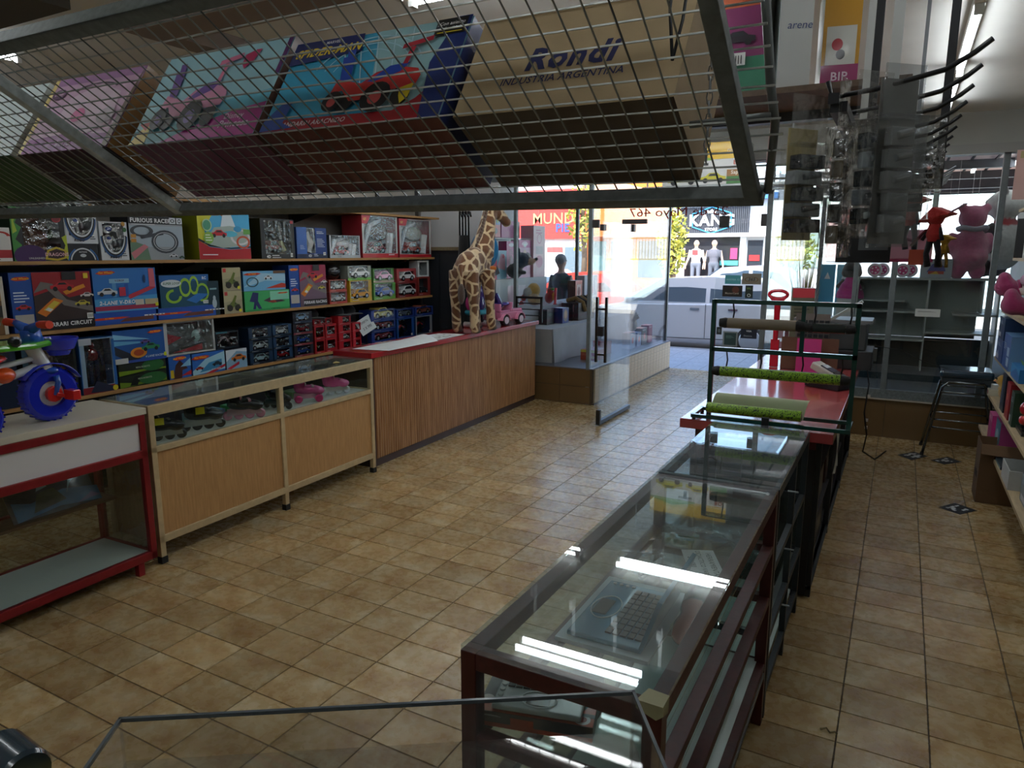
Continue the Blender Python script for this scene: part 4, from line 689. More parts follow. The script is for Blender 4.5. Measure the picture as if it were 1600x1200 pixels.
skate('black inline skate with a yellow price tag in the counter',SK(-3.68,2.80),1.15,0x202228,0x34383e,0xb8c4cc,0x24282e,tagc=0xd8d020,s=.85)
skate('black and pink inline skate left of the middle post',SK(-3.68,3.12),1.0,0x1e1c22,0xd890b0,0xc8a8b8,0xd890a8,s=.85)
skate('black skate just right of the middle post of the cream counter',SK(-3.72,3.45),.2,0x1f2126,0x2c2f36,0x5a6068,0x2a2c32,s=.75)
skate('pink quad roller skate with pink wheels in the counter',SK(-3.69,3.72),.9,0xc84a90,0xe8b8d0,0xe8a8c8,0xd0307a,True,s=.8)
skate('pink inline skate at the red-counter end of the display counter',SK(-3.70,4.02),1.2,0xd8509a,0xe888ba,0xe8e4ea,0xd8dce4,s=.8)
for i,(y,c,l) in enumerate(((3.0,0x6a8a98,'pale folded box'),(3.3,0x3f9a58,'green flat box'),(3.85,0x5a7048,'olive flat box'))):
    toybox('toy_box',l+' lying at the back of the cream counter shelf',(LX(-3.86,y),y,.686),LEFT,.24,.05,.12,c,c,None)
# dry leaf-like scrap on the glass
st=T('paper_scrap','yellowish crumpled paper scrap on the glass top of the cream counter','paper scrap',(LX(-3.68,4.02),4.02,.933)); MB(0xc8bc70).add([(-.03,0,0),(-.005,.03,.004),(.035,.015,.002),(.04,-.02,.006),(0,-.03,0),(0,0,.012)],[(0,5,1),(1,5,2),(2,5,3),(3,5,4),(4,5,0)]).build('scrap','sheet',st)
# red-topped fluted counter
rc=LT('shop_counter','long fluted wood counter with a red top, a giraffe standing on it','counter',-3.8,6.0)
MB(0xb02026).box(-.23,.17,-1.62,1.54,.918,.962).build('counter_top','gloss',rc,bev=.004)
MB(0x57342b).box(-.2,.145,-1.58,1.5,.065,.917).build('carcass','board',rc)
m=MB(); n=96; a=-1.56; w=3.05/n
for i in range(n): y=a+i*w; m.add([(.146,y,.07),(.152,y+.3*w,.07),(.152,y+.7*w,.07),(.146,y+w,.07),(.146,y,.916),(.152,y+.3*w,.916),(.152,y+.7*w,.916),(.146,y+w,.916)],[(0,1,5,4),(1,2,6,5),(2,3,7,6)])
m.build('fluted_panel','fluted',rc)
MB(0x4a3a3a).box(-.2,.135,-1.57,1.5,0,.065).build('plinth','paint',rc)
MB(0x2e2522).box(-.2,.147,-1.6,-1.575,.0,.917).build('end_panel','paint',rc)
def psheet(label,pts,lift,marks,z=.9635):
    c=[sum(p[i] for p in pts)/4 for i in (0,1)]; t=T('paper_sheet',label,'paper',(c[0],c[1],z))
    def f(u,v,dz=0):
        a=V(pts[0])*(1-u)*(1-v)+V(pts[1])*u*(1-v)+V(pts[2])*u*v+V(pts[3])*(1-u)*v
        return (a.x-c[0],a.y-c[1],dz+lift*math.sin(PI*v)*(u**2)+.002)
    MB(0xdfe4e4).sheet(f,10,10).build('sheet','sheet',t,smooth=True)
    if marks:
        m=MB(0x1c1f24); rd=random.Random(4)
        for i in range(16):
            u,v=rd.uniform(.08,.85),rd.uniform(.08,.9); du,dv=rd.choice(((.12,.03),(.04,.09)))
            m.poly([f(u,v,.002),f(u+du,v,.002),f(u+du*1.1,v+dv,.002),f(u,v+dv,.002)])
        m.build('brush_marks','matte',t)
psheet('large curling white paper sheet on the near end of the red counter',[(-3.64,4.56),(-3.66,5.3),(-4.02,5.42),(-3.98,4.5)],.045,False)
psheet('white paper with black brush marks on the red counter before the giraffe',[(-3.70,5.32),(-3.72,5.85),(-4.0,5.8),(-4.02,5.4)],.004,True,.9645)
# white-topped, red-framed showcase at the left edge
RD=0x8a1c22
rf=LT('display_counter','red-framed white-topped showcase at the left edge, an open empty shelf below','display counter',-3.77,1.62)
x0,x1,y0,y1=-.23,.23,-.72,.70
MB(0xd6d0bc).box(x0,x1+.005,y0,y1+.01,.895,.93).build('top_board','paint',rf,bev=.003)
frame_parts(rf,[(a,a+.035,b,b+.035,.07,.895) for a in (x0,x1-.035) for b in (y0,y1-.035)],[(x1-.035,x1+.001,y0,y1,.852,.894),(x1-.034,x1,y0,y1,.655,.70),(x1-.034,x1,y0,y1,.07,.115),(x0,x1,y1-.034,y1-.001,.852,.894),(x0,x1,y1-.034,y1-.001,.07,.115),(x0,x0+.034,y0,y1,.07,.115),(x0,x0+.03,y0,y1,.38,.41)],RD)
for b in (y0+.06,y1-.12):
    for a in (x0,x1-.035): MB(RD).box(a,a+.035,b,b+.035,0,.07).build('leg','steelpaint',rf)
MB(0xe2e2e4).box(x1-.025,x1-.012,y0+.035,y1-.035,.70,.852).build('fascia','paint',rf)
MB().box(x1-.02,x1-.015,y0+.035,y1-.035,.115,.655).build('glass_pane','glass',rf)
MB().box(x0+.035,x1-.035,y1-.02,y1-.014,.115,.852).build('glass_pane','smoke',rf)
MB(0xcdd6d2).box(x0+.03,x1-.03,y0+.03,y1-.03,.098,.114).build('shelf','paint',rf)
MB(0x6a4a32).box(x0+.03,x0+.2,y0+.03,y1-.036,.385,.4).build('half_shelf','board',rf)
ml=LT('poster_card','glossy dark blue poster card leaning in the red-framed showcase','poster',-3.84,2.0,.401,None); ml.rotation_euler=(R(-28),0,LEFT)
MB(0x27364a).box(-.24,.2,-.003,.003,0,.27).build('card','gloss',ml)
Art(.44,.27,-.003).draw([('p',[(0,.0),(.5,.1),(1,.0),(1,.3),(.6,.42),(.2,.3),(0,.4)],0x4a78a8),('p',[(.2,.1),(.3,.45),(.5,.5),(.6,.2)],0x3a4a40),('p',[(.3,.5),(.36,.7),(.44,.55)],0x86a8c0),('p',[(.62,.3),(.7,.6),(.9,.72),(.7,.5)],0x7aa0b8),('p',[(.0,.6),(.4,1),(1,1),(1,.7),(.6,.62)],0x15191e),('p',[(.7,.05),(.9,.2),(1,.1)],0x7a78a8)]).m.build('print','gloss',ml)
bx=toybox('toy_box','greenish dark toy box standing in the red-framed showcase by its glass',(LX(-3.86,1.55),1.55,.401),LEFT,.3,.24,.1,0x3a4a40,0x8a8a72,[('p',[(0,0),(.6,.2),(1,.6),(1,0)],0x4a7a58),('e',.5,.3,.2,.15,0xa8b848),('r',.55,.7,.95,1,0x9a9880)])
# ---- tricycle on the white top
tk=T('tricycle','blue and white toy tricycle with a basket, standing on the white top','tricycle',(LX(-3.70,1.93),1.93,.931),PI/2+.06)   # +x = forward
def wheelmb(t,x,y,r,w,name='wheel'):
    q=MB(); mt=M.Translation((x,y,r))@M.Rotation(PI/2,4,'X')
    q.lathe([(r*.45,-w*.35),(r*.5,-w/2),(r*.86,-w/2),(r,-w*.3),(r,w*.3),(r*.86,w/2),(r*.5,w/2),(r*.45,w*.35)],0x1d2bb8,28,mt)
    for k in range(28): a=2*PI*k/28; q.cbox(0,0,r*1.0,.008,w*.8,.006,0x1a26a4,M.Translation((x,y,r))@M.Rotation(a,4,'Y'))
    o=q.build(name,'gloss',t,auto=45)
    MB(0xe8e8ea).lathe([(.0,-w*.3),(r*.46,-w*.3),(r*.46,w*.3),(0,w*.3)],0xe8e8ea,20,mt).build('hub','gloss',o,auto=40); return o
fw=wheelmb(tk,.0,0,.135,.075)
for s in (-1,1): wheelmb(tk,-.42,s*.17,.1,.06,'wheel')
MB(0x27489e).cyl((-.42,-.2,.1),(-.42,.2,.1),.012).build('rear_axle','metal',tk)
MB(0xdcdcdc).tube([(-.055,0,.375),(.015,0,.225)],.034,n=14).build('head_tube','gloss',tk,auto=40)
fr_=MB(0xc9cbcf); fr_.tube([(-.02,0,.28),(-.2,0,.235),(-.42,0,.18)],.02); fr_.tube([(-.04,0,.32),(-.25,0,.29),(-.42,0,.18)],.014); fr_.build('frame_tube','gloss',tk,smooth=True)
MB(0xe85a24).ell((-.2,0,.255),(.055,.045,.04)).build('carry_knob','gloss',tk,smooth=True)
m=MB(0x2a5cc0)
for s in (-1,1): m.tube([(.015,s*.05,.225),(.02,s*.055,.19),(.0,s*.052,.13)],[.016,.014,.012])
m.ell((.012,0,.25),(.04,.06,.02)); m.build('fork','gloss',tk,smooth=True)
m=MB(0x1d35c0); m.add([(.16*math.cos(R(a))*1.0,y,.135+.155*math.sin(R(a))) for a in range(25,160,15) for y in (-.045,.045)],[(2*i,2*i+1,2*i+3,2*i+2) for i in range(8)]); m.build('mudguard','gloss',tk,smooth=True).modifiers.new('s','SOLIDIFY').thickness=.006
m=MB(0x1c30c8); m.lathe([(.045,0),(.075,.06),(.085,.085),(.092,.087),(.09,.075),(.07,.03),(.03,.01)],0x1c30c8,20,M.Translation((.075,0,.32))); m.build('basket','gloss',tk,auto=50)
m=MB(0x52b024); m.prism([(-.3,-.1),(-.1,-.12),(.02,-.05),(.05,0),(.02,.05),(-.1,.12),(-.3,.1)],.375,.405); m.build('console_tray','gloss',tk,bev=.012)
m=MB(0x2a62cc); m.tube([(-.045,0,.39),(-.055,0,.46)],[.05,.045]); 
for s in (-1,1): m.tube([(-.055,0,.455),(-.06,s*.06,.475),(-.06,s*.1,.49)],[.03,.022,.017])
m.build('handlebar','gloss',tk,smooth=True)
for s in (-1,1): MB(0xe2452a).tube([(-.06,s*.09,.487),(-.06,s*.17,.49)],[.018,.02]).build('grip','rubber',tk,auto=60)
for s in (-1,1):
    m=MB(0xd02c28); m.cyl((0,s*.03,.135),(0,s*.055,.135),.04); m.beam((0,s*.06,.135),(.04,s*.06,.12),.02); m.cbox(.055,s*.1,.128,.04,.075,.05); m.build('pedal','gloss',tk,bev=.004)
m=MB(0xd02c28); m.ell((-.3,0,.34),(.12,.1,.03)); m.ell((-.4,0,.39),(.02,.1,.06)); m.build('saddle','gloss',tk,smooth=True)
# toys printed on the tray
m=MB(0x1d2226); m.lathe([(.0,.0),(.022,.0),(.025,.01),(.025,.03),(.015,.034),(0,.034)],0x1d2226,16,M.Translation((-.19,-.09,.42))@M.Rotation(PI/2,4,'X')); m.build('toy_dial','gloss',tk,auto=40)
# ---------------------------------------------------------------- giraffe
GX,GY=-3.78,6.13
gi=T('plush_giraffe','tall plush giraffe standing on the red counter','plush toy',(GX,GY,.963),.08)   # faces +y
def giraffemat():
    m=bpy.data.materials.new('giraffe_plush'); m.use_nodes=True; t=m.node_tree; N=t.nodes; L=t.links.new; b=N['Principled BSDF']; tc=N.new('ShaderNodeTexCoord')
    nz=N.new('ShaderNodeTexNoise'); nz.inputs['Scale'].default_value=14; L(tc.outputs['Object'],nz.inputs['Vector']); ad=N.new('ShaderNodeMix'); ad.data_type='VECTOR'; ad.inputs[0].default_value=.03; L(tc.outputs['Object'],ad.inputs[4]); L(nz.outputs['Color'],ad.inputs[5])
    vo=N.new('ShaderNodeTexVoronoi'); vo.feature='DISTANCE_TO_EDGE'; vo.inputs['Scale'].default_value=9.5; L(ad.outputs[1],vo.inputs['Vector'])
    cr=N.new('ShaderNodeValToRGB'); e=cr.color_ramp.elements; e[0].position=.07; e[0].color=(*lin(0xdcc39a),1); e[1].position=.11; e[1].color=(*lin(0x6e4526),1); L(vo.outputs['Distance'],cr.inputs[0])
    at=N.new('ShaderNodeAttribute'); at.attribute_name='Col'; sx=N.new('ShaderNodeSeparateColor'); L(at.outputs['Color'],sx.inputs[0])
    mx=N.new('ShaderNodeMix'); mx.data_type='RGBA'; L(sx.outputs[0],mx.inputs[0]); L(cr.outputs[0],mx.inputs[6]); mx.inputs[7].default_value=(*lin(0xd8c09a),1); L(mx.outputs[2],b.inputs['Base Color'])
    b.inputs['Roughness'].default_value=1; b.inputs['Sheen Weight'].default_value=.4; n=N.new('ShaderNodeTexNoise'); n.inputs['Scale'].default_value=300; bp=N.new('ShaderNodeBump'); bp.inputs['Strength'].default_value=.8; bp.inputs['Distance'].default_value=.006; L(tc.outputs['Object'],n.inputs['Vector']); L(n.outputs[0],bp.inputs['Height']); L(bp.outputs[0],b.inputs['Normal']); MATS['giraffe']=m
giraffemat()
m=MB(0x000000)
m.ell((0,-.12,.66),(.125,.16,.155)); m.ell((0,.0,.70),(.12,.18,.15)); m.ell((0,.14,.74),(.12,.13,.17)); m.ell((.0,-.2,.6),(.13,.1,.16))
m.tube([(0,.16,.78),(.01,.24,.95),(.02,.29,1.12),(.03,.33,1.24)],[.135,.1,.08,.074],n=14)
m.ell((.045,.35,1.235),(.075,.095,.08)); m.tube([(.06,.37,1.225),(.125,.47,1.13)],[.068,.05],n=12); m.ell((.135,.485,1.105),(.052,.055,.048))
legs=((-.115,-.2,.0,-.17),(.1,-.22,.0,-.19),(-.09,.17,.02,.22),(.105,.13,.02,.17))
for lx,ly,_,fy in legs:
    m.tube([(lx*.75,ly,.62),(lx*.95,ly,.42),(lx,(ly+fy)/2,.25),(lx,fy,.06)],[.085,.062,.045,.05],n=12); m.ell((lx,fy+.015,.045),(.048,.06,.045))
for s in (-1,1): m.tube([(.035+s*.04,.33,1.29),(.035+s*.1,.3,1.31)],[.026,.014]); m.tube([(.035+s*.025,.34,1.29),(.035+s*.03,.325,1.345)],[.012,.014])
m.tube([(0,-.29,.68),(.02,-.325,.6),(.03,-.325,.45)],[.025,.018,.016])
def gcol(c): return 0x000000 if c.z<1.195 or c.y<.4 else 0xb0b0b0
blob(m,'body','giraffe',gi,.0105,4,gcol)
for lx,ly,_,fy in legs:
    h=MB(0x1c1715); h.ell((lx,fy+.03,.026),(.05,.058,.026)); h.build('hoof','plush',gi,smooth=True)
mn=MB(0x5a3a22)
for i in range(14): f=i/13; mn.ell((.0+.03*f,.07+.2*f**.8,.86+.42*f),(.018,.035,.032),n=8,m=5)
mn.build('mane','plush',gi,smooth=True)
MB(0x4a3222).ell((.03,-.335,.40),(.035,.035,.1)).build('tail_tuft','plush',gi,smooth=True)
for s in (-1,1): MB(0x16110f).ell((.045+s*.052,.385,1.268),.012,n=8,m=6).build('eye','gloss',gi,smooth=True); MB(0x3a2a1e).ell((.036+s*.032,.322,1.35),.017,n=8,m=6).build('horn_tip','plush',gi,smooth=True)
# ---- pink toy jeep
jp=T('toy_jeep','pink ride-on toy jeep beside the giraffe on the red counter','ride-on toy',(LX(-3.78,6.95),6.95,.963),PI/2-.15)
m=MB(0xd884a8); m.box(-.2,.21,-.1,.1,.07,.15); m.box(.02,.2,-.095,.095,.15,.18); m.box(-.2,-.02,-.1,.1,.15,.17); m.box(-.2,-.17,-.09,.09,.15,.24); m.prism([(.0,.15),(.02,.25),(.035,.25),(.03,.15)],-.09,.09,0xd884a8,M(((1,0,0,0),(0,0,1,0),(0,1,0,0),(0,0,0,1)))); m.build('body','gloss',jp,bev=.012)
for x in (-.13,.14):
    for s in (-1,1):
        w=MB(); mt=M.Translation((x,s*.1,.06))@M.Rotation(PI/2,4,'X'); w.lathe([(0,-.03),(.05,-.03),(.06,-.02),(.06,.02),(.05,.03),(0,.03)],0x1f1b1e,18,mt); o=w.build('wheel','rubber',jp,auto=45)
        MB().lathe([(0,.0),(.034,0),(.04,-.002*0)],0xe8d0dc,14,M.Translation((x,s*.1+s*.032,.06))@M.Rotation(PI/2,4,'X')).build('hubcap','gloss',o)
        f=MB(0xe898b8); f.add([(x+.075*math.cos(R(a)),s*.1+d,.06+.075*math.sin(R(a))) for a in range(0,181,20) for d in (-.035,.04)],[(2*i,2*i+1,2*i+3,2*i+2) for i in range(9)]); f.build('wheel_arch','gloss',jp).modifiers.new('s','SOLIDIFY').thickness=.008
MB(0x4b3a86).ell((-.06,0,.23),(.14,.07,.025)).build('seat','gloss',jp,smooth=True)
MB(0x3c2f70).tube([(-.12,-.05,.2),(-.14,0,.33),(-.12,.05,.2)],.03).build('backrest','gloss',jp,smooth=True)
MB(0xb05a80).lathe([(0,0),(.05,0),(.055,.02),(.03,.03)],0xb8608a,16,M.Translation((-.215,0,.13))@M.Rotation(-PI/2,4,'Y')).build('spare_wheel','gloss',jp,auto=40)
# ---- purple mouse-free walker: rounded colourful ride-on behind the giraffe
wk=T('baby_walker','purple, pink and turquoise baby walker half hidden behind the giraffe legs','baby walker',(LX(-3.92,6.58),6.58,.963),PI/2)
m=MB(0x35256a); m.ell((0,0,.24),(.09,.08,.13)); m.ell((.05,-.02,.36),(.08,.06,.08)); blob(m,'body','gloss',wk,.014,3)
MB(0x3aa0b8).tube([(.16*math.cos(a*PI/8),.09*math.sin(a*PI/8),.16) for a in range(16)],.03,n=8,closed=True).build('ring_tray','gloss',wk,smooth=True)
MB(0xd84a98).ell((-.14,0,.26),(.05,.06,.09)).build('pink_pad','gloss',wk,smooth=True); MB(0x70b83a).ell((.02,.02,.46),(.03,.03,.05)).build('green_knob','gloss',wk,smooth=True)
for x in (-.12,.12): MB(0xdcdce0).cyl((x,-.09,.03),(x,.09,.03),.03).build('wheel','gloss',wk,auto=40)
MB(0x2f2a50).tube([(-.1,0,.05),(0,0,.2),(.1,0,.05)],.02).build('leg_frame','gloss',wk,smooth=True)
# ---- black wire rail at the end of the counter
rl=T('tube_rail','black tubular rail rack at the far end of the red counter','rack',(-3.78,7.32,.963))
for x in (-.15,.17): MB(0x18181a).box(x-.012,x+.012,-.012,.012,0,.29).build('post','paint',rl)
MB(0x18181a).box(-.16,.182,-.012,.012,.27,.295).build('top_bar','paint',rl)
for z in (.07,.14,.21): MB(0x18181a).box(-.15,.17,-.006,.006,z,z+.012).build('wire','paint',rl)
# ---- corner by the window: dark cupboard, whiteboard, umbrellas, hanging blue bag
cb=LT('cupboard','dark cupboard with a beige top standing in the window corner under the whiteboard','cupboard',-4.72,7.28)
MB(0x1d2024).box(-.46,.42,-.2,.19,0,1.78).build('carcass','paint',cb); MB(0x8a7a5c).box(-.48,.44,-.22,.19,1.78,1.82).build('top','board',cb); MB(0x26292e).box(-.44,-.02,-.215,-.2,.05,1.74).build('door','paint',cb); MB(0x26292e).box(.0,.4,-.215,-.2,.05,1.74).build('door','paint',cb)
wbd=LT('whiteboard','white panel board standing on the dark cupboard in the corner','whiteboard',-4.72,7.36,1.821); MB(0xdedfe0).box(-.46,.42,-.015,.015,0,.5).build('board','paint',wbd); MB(0x5a5a5c).box(-.47,.43,-.02,.02,.5,.515).build('edge_strip','paint',wbd)
pt=LT('corner_post','dark steel post at the end of the wall shelving','post',-4.98,7.0); MB(0x4a4d50).box(-.025,.025,-.025,.025,0,2.6).build('tube','steelpaint',pt); MB(0x4a4d50).box(-.06,.06,-.06,.06,0,.01).build('foot','steelpaint',pt)
um=T('umbrella_bundle','bundle of black crook-handled umbrellas by the whiteboard','umbrella',(-4.42,6.98,1.55))
um.location=(-4.42,6.96,0)
for i in range(4):
    x=-.06+.04*i; MB(0x17171a).tube([(x,.0,1.1),(x,0,2.12),(x,0,2.17),(x+.015,-.02,2.21),(x+.04,-.03,2.2),(x+.05,-.03,2.15)],.011).build('crook_handle','gloss',um,smooth=True)
MB(0x141416).tube([(0,0,.02),(0,0,.3),(0,0,1.2),(0,0,1.95)],[.09,.09,.1,.06],n=12).build('furled_canopy','fabric',um,smooth=True)
bb_=T('backpack','turquoise-blue backpack with a yellow flower hanging behind the giraffe neck','bag',(-4.24,7.1,1.58))
m=MB(0x1f7fb8); m.ell((0,0,.2),(.19,.1,.22)); m.ell((.02,-.06,.12),(.15,.07,.11)); blob(m,'sack','fabric',bb_,.018,3)
MB(0xd8c840).ell((.12,-.09,.3),(.03,.015,.03)).build('flower','fabric',bb_,smooth=True); MB(0x18506f).tube([(-.05,0,.4),(0,-.02,.48),(.05,0,.4)],.012).build('strap','fabric',bb_,smooth=True); MB(0xe08038).ell((.14,-.05,.0),(.05,.03,.03)).build('orange_patch','fabric',bb_,smooth=True)
hk=T('hook_bar','thin steel bar from the post holding the hanging bag','hook',(-4.24,7.1,2.05)); MB(0x6a6c70).tube([(0,0,.02),(0,.0,.12),(0,.42,.12)],.008).build('bar','metal',hk)
# ---------------------------------------------------------------- tilted wire rack hung from the ceiling, with big cartons
RM=M(((.9999,.013,.0130,-.289),(0,.857,.515,1.6),(-.0152,-.515,.857,1.89),(0,0,0,1)))
def put(o,u,v,w): o.matrix_world=RM@M.Translation((u,v,w)); return o
GRY=0x6a706e
rk=T('wire_rack','long tilted wire-mesh rack hung from the ceiling, loaded with big toy cartons','rack',(0,0,0)); put(rk,0,0,0)
MB(GRY).box(-3.95,.02,-.016,.016,-.03,.002).build('far_rail','worn',rk,bev=.002)
m=MB(0x626a67).box(-3.95,.02,-.69,-.655,-.004,.0); m.box(-3.95,.02,-.69,-.686,-.004,.035); m.build('near_rail','worn',rk)
for u,w in ((0,.03),(-1.86,.034),(-3.75,.034)): MB(0xb4bdbc if u else GRY).box(u-w/2,u+w/2,-.67,.0,-.034,-.006).build('cross_bar','worn',rk,bev=.002)
ms=MB(0x9aa09e)
for i in range(85):
    u=-3.93+i*.0465; ms.tube([(u,-.66,.0),(u,-.33,-.004),(u,0,.0)],.0019,0x9aa09e if i%9 else 0x63686a,5)
for j in range(15):
    v=-.035-.0435*j; ms.tube([(-3.93+k*.4,v,.003+.002*math.sin(k*1.7+j)) for k in range(11)],.0021,0xc0c4c0,5)
stuff(ms.build('wire_mesh','metal',rk))
rod=MB(0x7a8080); rod.tube([(.03,-.6,.26),(.05,-.24,.045),(.055,-.18,.02),(.028,-.01,-.01)],.0085,n=8); rod.tube([(-.1,-.2,.012),(.05,-.2,.02)],.007); rod.build('side_stay','steelpaint',rk,smooth=True)
inv=RM.inverted()
def hang(u,v,nm='hanger_rod'):
    p=RM@V((u,v,0)); q=inv@V((p.x,p.y,CE)); MB(0xa9b0b0).beam((u,v,0),q,.02,.02).build(nm,'steelpaint',rk)
for u in (-1.9,-3.8,-.0): hang(u,-.672)
def links(a,b,n):
    m=MB(0x9a9ea0); a,b=V(a),V(b)
    for i in range(n):
        c=a.lerp(b,(i+.5)/n); d=(b-a)/n*.72; e=V((.006,0,0)) if i%2 else V((0,.006,0)); m.tube([c-d*.8+e*.6,c-d*.8-e*.6,c-e,c+d*.8-e*.6,c+d*.8+e*.6,c+e],.0016,n=5,closed=True)
    return m
p=RM@V((-.085,-.1,0)); q=inv@V((p.x,p.y,CE)); links((-.085,-.1,0),q,44).build('hanging_chain','metal',rk)
MB(0x1c1c1e).tube([(-.1,-.36,.02),(-.12,-.38,.12),(-.13,-.4,.3),(-.105,-.39,.32),(-.095,-.37,.1),(-.1,-.36,.02)],.003).build('cable_loop','rubber',rk,smooth=True)
def RBX(label,u0,u1,h,front,side,art,bottom,d=.255,mtl='cardprint',v=-.283,dy=0):
    t=T('ride_on_carton',label,'carton',(0,0,0),0,'big cartons in the wire rack'); put(t,(u0+u1)/2,v+dy,.0065)
    m=carton_mb(u1-u0,h,d,front,side); m.c[0]=bottom; m.build('carton',mtl,t)
    if art: Art(u1-u0,h).draw(art).m.build('front_print',mtl,t)
    return t
def rideon(u,v,s,body,seat,whl,hub,bar):
    P=lambda L_:[(u+x*s,v+y*s*1.9) for x,y in L_]
    out=[('p',P([(-.62,.5),(-.4,.5),(-.34,.1),(-.5,.02)]),seat),('p',P([(-.58,.62),(-.44,.62),(-.4,.4),(-.52,.4)]),seat)]
    for x in (-.42,.5): out+=[('e',u+(x+.14)*s,v-.3*s*1.9,.15*s,.17*s*1.9,0x15161a)]
    out+=[('p',P([(-.55,.1),(-.1,-.02),(.1,.14),(.4,.2),(.78,.12),(.86,.0),(.82,-.16),(.3,-.2),(.1,-.3),(-.2,-.3),(-.4,-.1),(-.6,-.16)]),body),('p',P([(-.36,.06),(0,0),(.3,.22),(.62,.24),(.5,.1),(.1,-.02)]),seat),('p',P([(.5,.22),(.58,.22),(.62,.5),(.54,.5)]),bar),('p',P([(.4,.48),(.86,.56),(.86,.64),(.4,.56)]),bar)]
    for x,rr in ((-.5,.17),(.24,.24)): out+=[('e',u+x*s,v-.28*s*1.9,rr*s,rr*s*1.9,0x15161a),('e',u+x*s,v-.3*s*1.9,rr*.45*s,rr*.45*s*1.9,hub)]
    return out
RBX('blue ride-on toy carton lettered SPIDER-MAN in the wire rack',-1.19,-.633,.287,0x3fa8cc,0x1c2c66,[('p',[(.62,0),(1,0),(1,1),(.5,1)],0x9cc8cc)]+[('p',[(.3+.1*i,.96),(.302+.1*i,.99),(.45+.08*i,.3),(.445+.08*i,.3)],0xc8e6ee) for i in range(5)]+[('o',.5,.5,.2+.06*i,.3+.07*i,.025,0xb8e0ea,20,160) for i in range(3)]+[('p',[(.0,.74),(.44,.8),(.42,1),(0,1)],0x22306a),('t','SPIDER-MAN',.225,.86,.13,0xe8c832,.03,.25),('t','MARVEL',.24,.955,.045,0xf0f0f0,.02),('p',[(0,.12),(.75,.1),(.85,.2),(1,.5),(1,0),(0,0)],0xa02028),('p',[(.9,.0),(.86,.55),(.93,1),(1,1),(1,0)],0x1f3474),('t','ANDARIN ARACNIDO',.32,.055,.07,0xe8e0e0,.015,.15),('p',[(.0,.1),(.08,.3),(.14,.3),(.13,.08),(.2,.02),(0,0)],0x2a4ea0),('r',.83,.82,.985,.99,0x15171c),('r',.845,.84,.97,.85,0xd8c030),('t','¡Con asiento',.905,.935,.05,0xf2f2f2,.01,.2),('t','rebatible!',.905,.88,.05,0xf2f2f2,.01,.2)]+rideon(.56,.42,.33,0xc83434,0x2448a8,0,0xc85050,0xb83040)+[('p',[(.76,.3),(.83,.34),(.82,.2),(.79,.14),(.77,.22)],0xe0c828)],0x5c1c22)
RBX('plain brown cardboard carton printed Rondi in blue, at the rack end',-.6,-.108,.262,0xb09a76,0x8f7a5c,[('t','Rondi',.5,.5,.3,0x2a2e58,.035,.2),('t','INDUSTRIA ARGENTINA',.48,.3,.095,0x2a2e58,.012,.15),('o',.5,.5,.0,.0,.1,0x2a2e58),('r',0,.985,1,1,0xa08a68)],0x62564a,mtl='carton')
RBX('pale blue and magenta ride-on carton lettered Disney Princesa in the rack',-1.735,-1.212,.325,0x9fd0da,0x6a4a3a,[('p',[(0,.0),(.4,.02),(.45,.2),(0,.14)],0x2f8a90),('p',[(.5,.35),(1,.45),(1,.3),(.6,.2)],0x6ac0d8),('p',[(.28,0),(.5,.14),(.8,.27),(1,.32),(1,0)],0xb0308a),('p',[(.0,.0),(.06,.16),(.13,.2),(.14,.0)],0xd8c05a),('p',[(.02,.22),(.1,.14),(.12,.24)],0xb83a3a),('t','Disney',.8,.2,.08,0xe8d0e4,.02),('t','Princesa',.82,.12,.1,0xf0d8ec,.02,.15),('p',[(.68,.86),(.75,.9),(.79,.9),(.76,.78),(.71,.7),(.68,.76)],0xb83060),('r',.97,.6,1,1,0x5a2a6a)]+rideon(.36,.44,.36,0xd890b0,0x6a4a98,0,0x8a78b8,0xd87a9a),0x5c1a3c)
RBX('pink and lilac toy carton with a black outline drawing, left of the princess carton',-2.33,-1.83,.305,0xc9a0bc,0x86602e,[('r',0,0,.05,1,0xd8c070),('r',.05,.9,1,1,0xa070a0),('p',[(.25,.2),(.3,.7),(.6,.85),(.85,.7),(.9,.3),(.6,.15)],0xd8bccc),('o',.55,.75,.25,.12,.1,0x2a2430,20,160),('p',[(.05,0),(1,0),(1,.16),(.5,.22),(.05,.18)],0x8a3a86),('e',.14,.78,.08,.07,0x5a2a56),('t','Disney',.14,.78,.06,0xe0b8d0,.01),('e',.5,.45,.07,.09,0xd86aa0),('e',.82,.4,.09,.1,0xb8a8b0),('p',[(.94,0),(1,0),(1,1),(.96,.6)],0x5a3a20),('t','inicio',.5,.09,.12,0xe0c8dc,.01,.15)],0x2e1524)
RBX('whitish carton with a green base at the far left of the wire rack',-2.95,-2.36,.3,0xc8d4d2,0xd0d8d4,[('p',[(0,.9),(.3,1),(0,1)],0xc06a88),('l',.2,.7,.4,4,0xb0bcbc)],0x2f5a30)
RBX('plain carton at the hidden left end of the wire rack',-3.6,-3.0,.3,0x9a8a78,0x8a7a68,[],0x6a3a50)
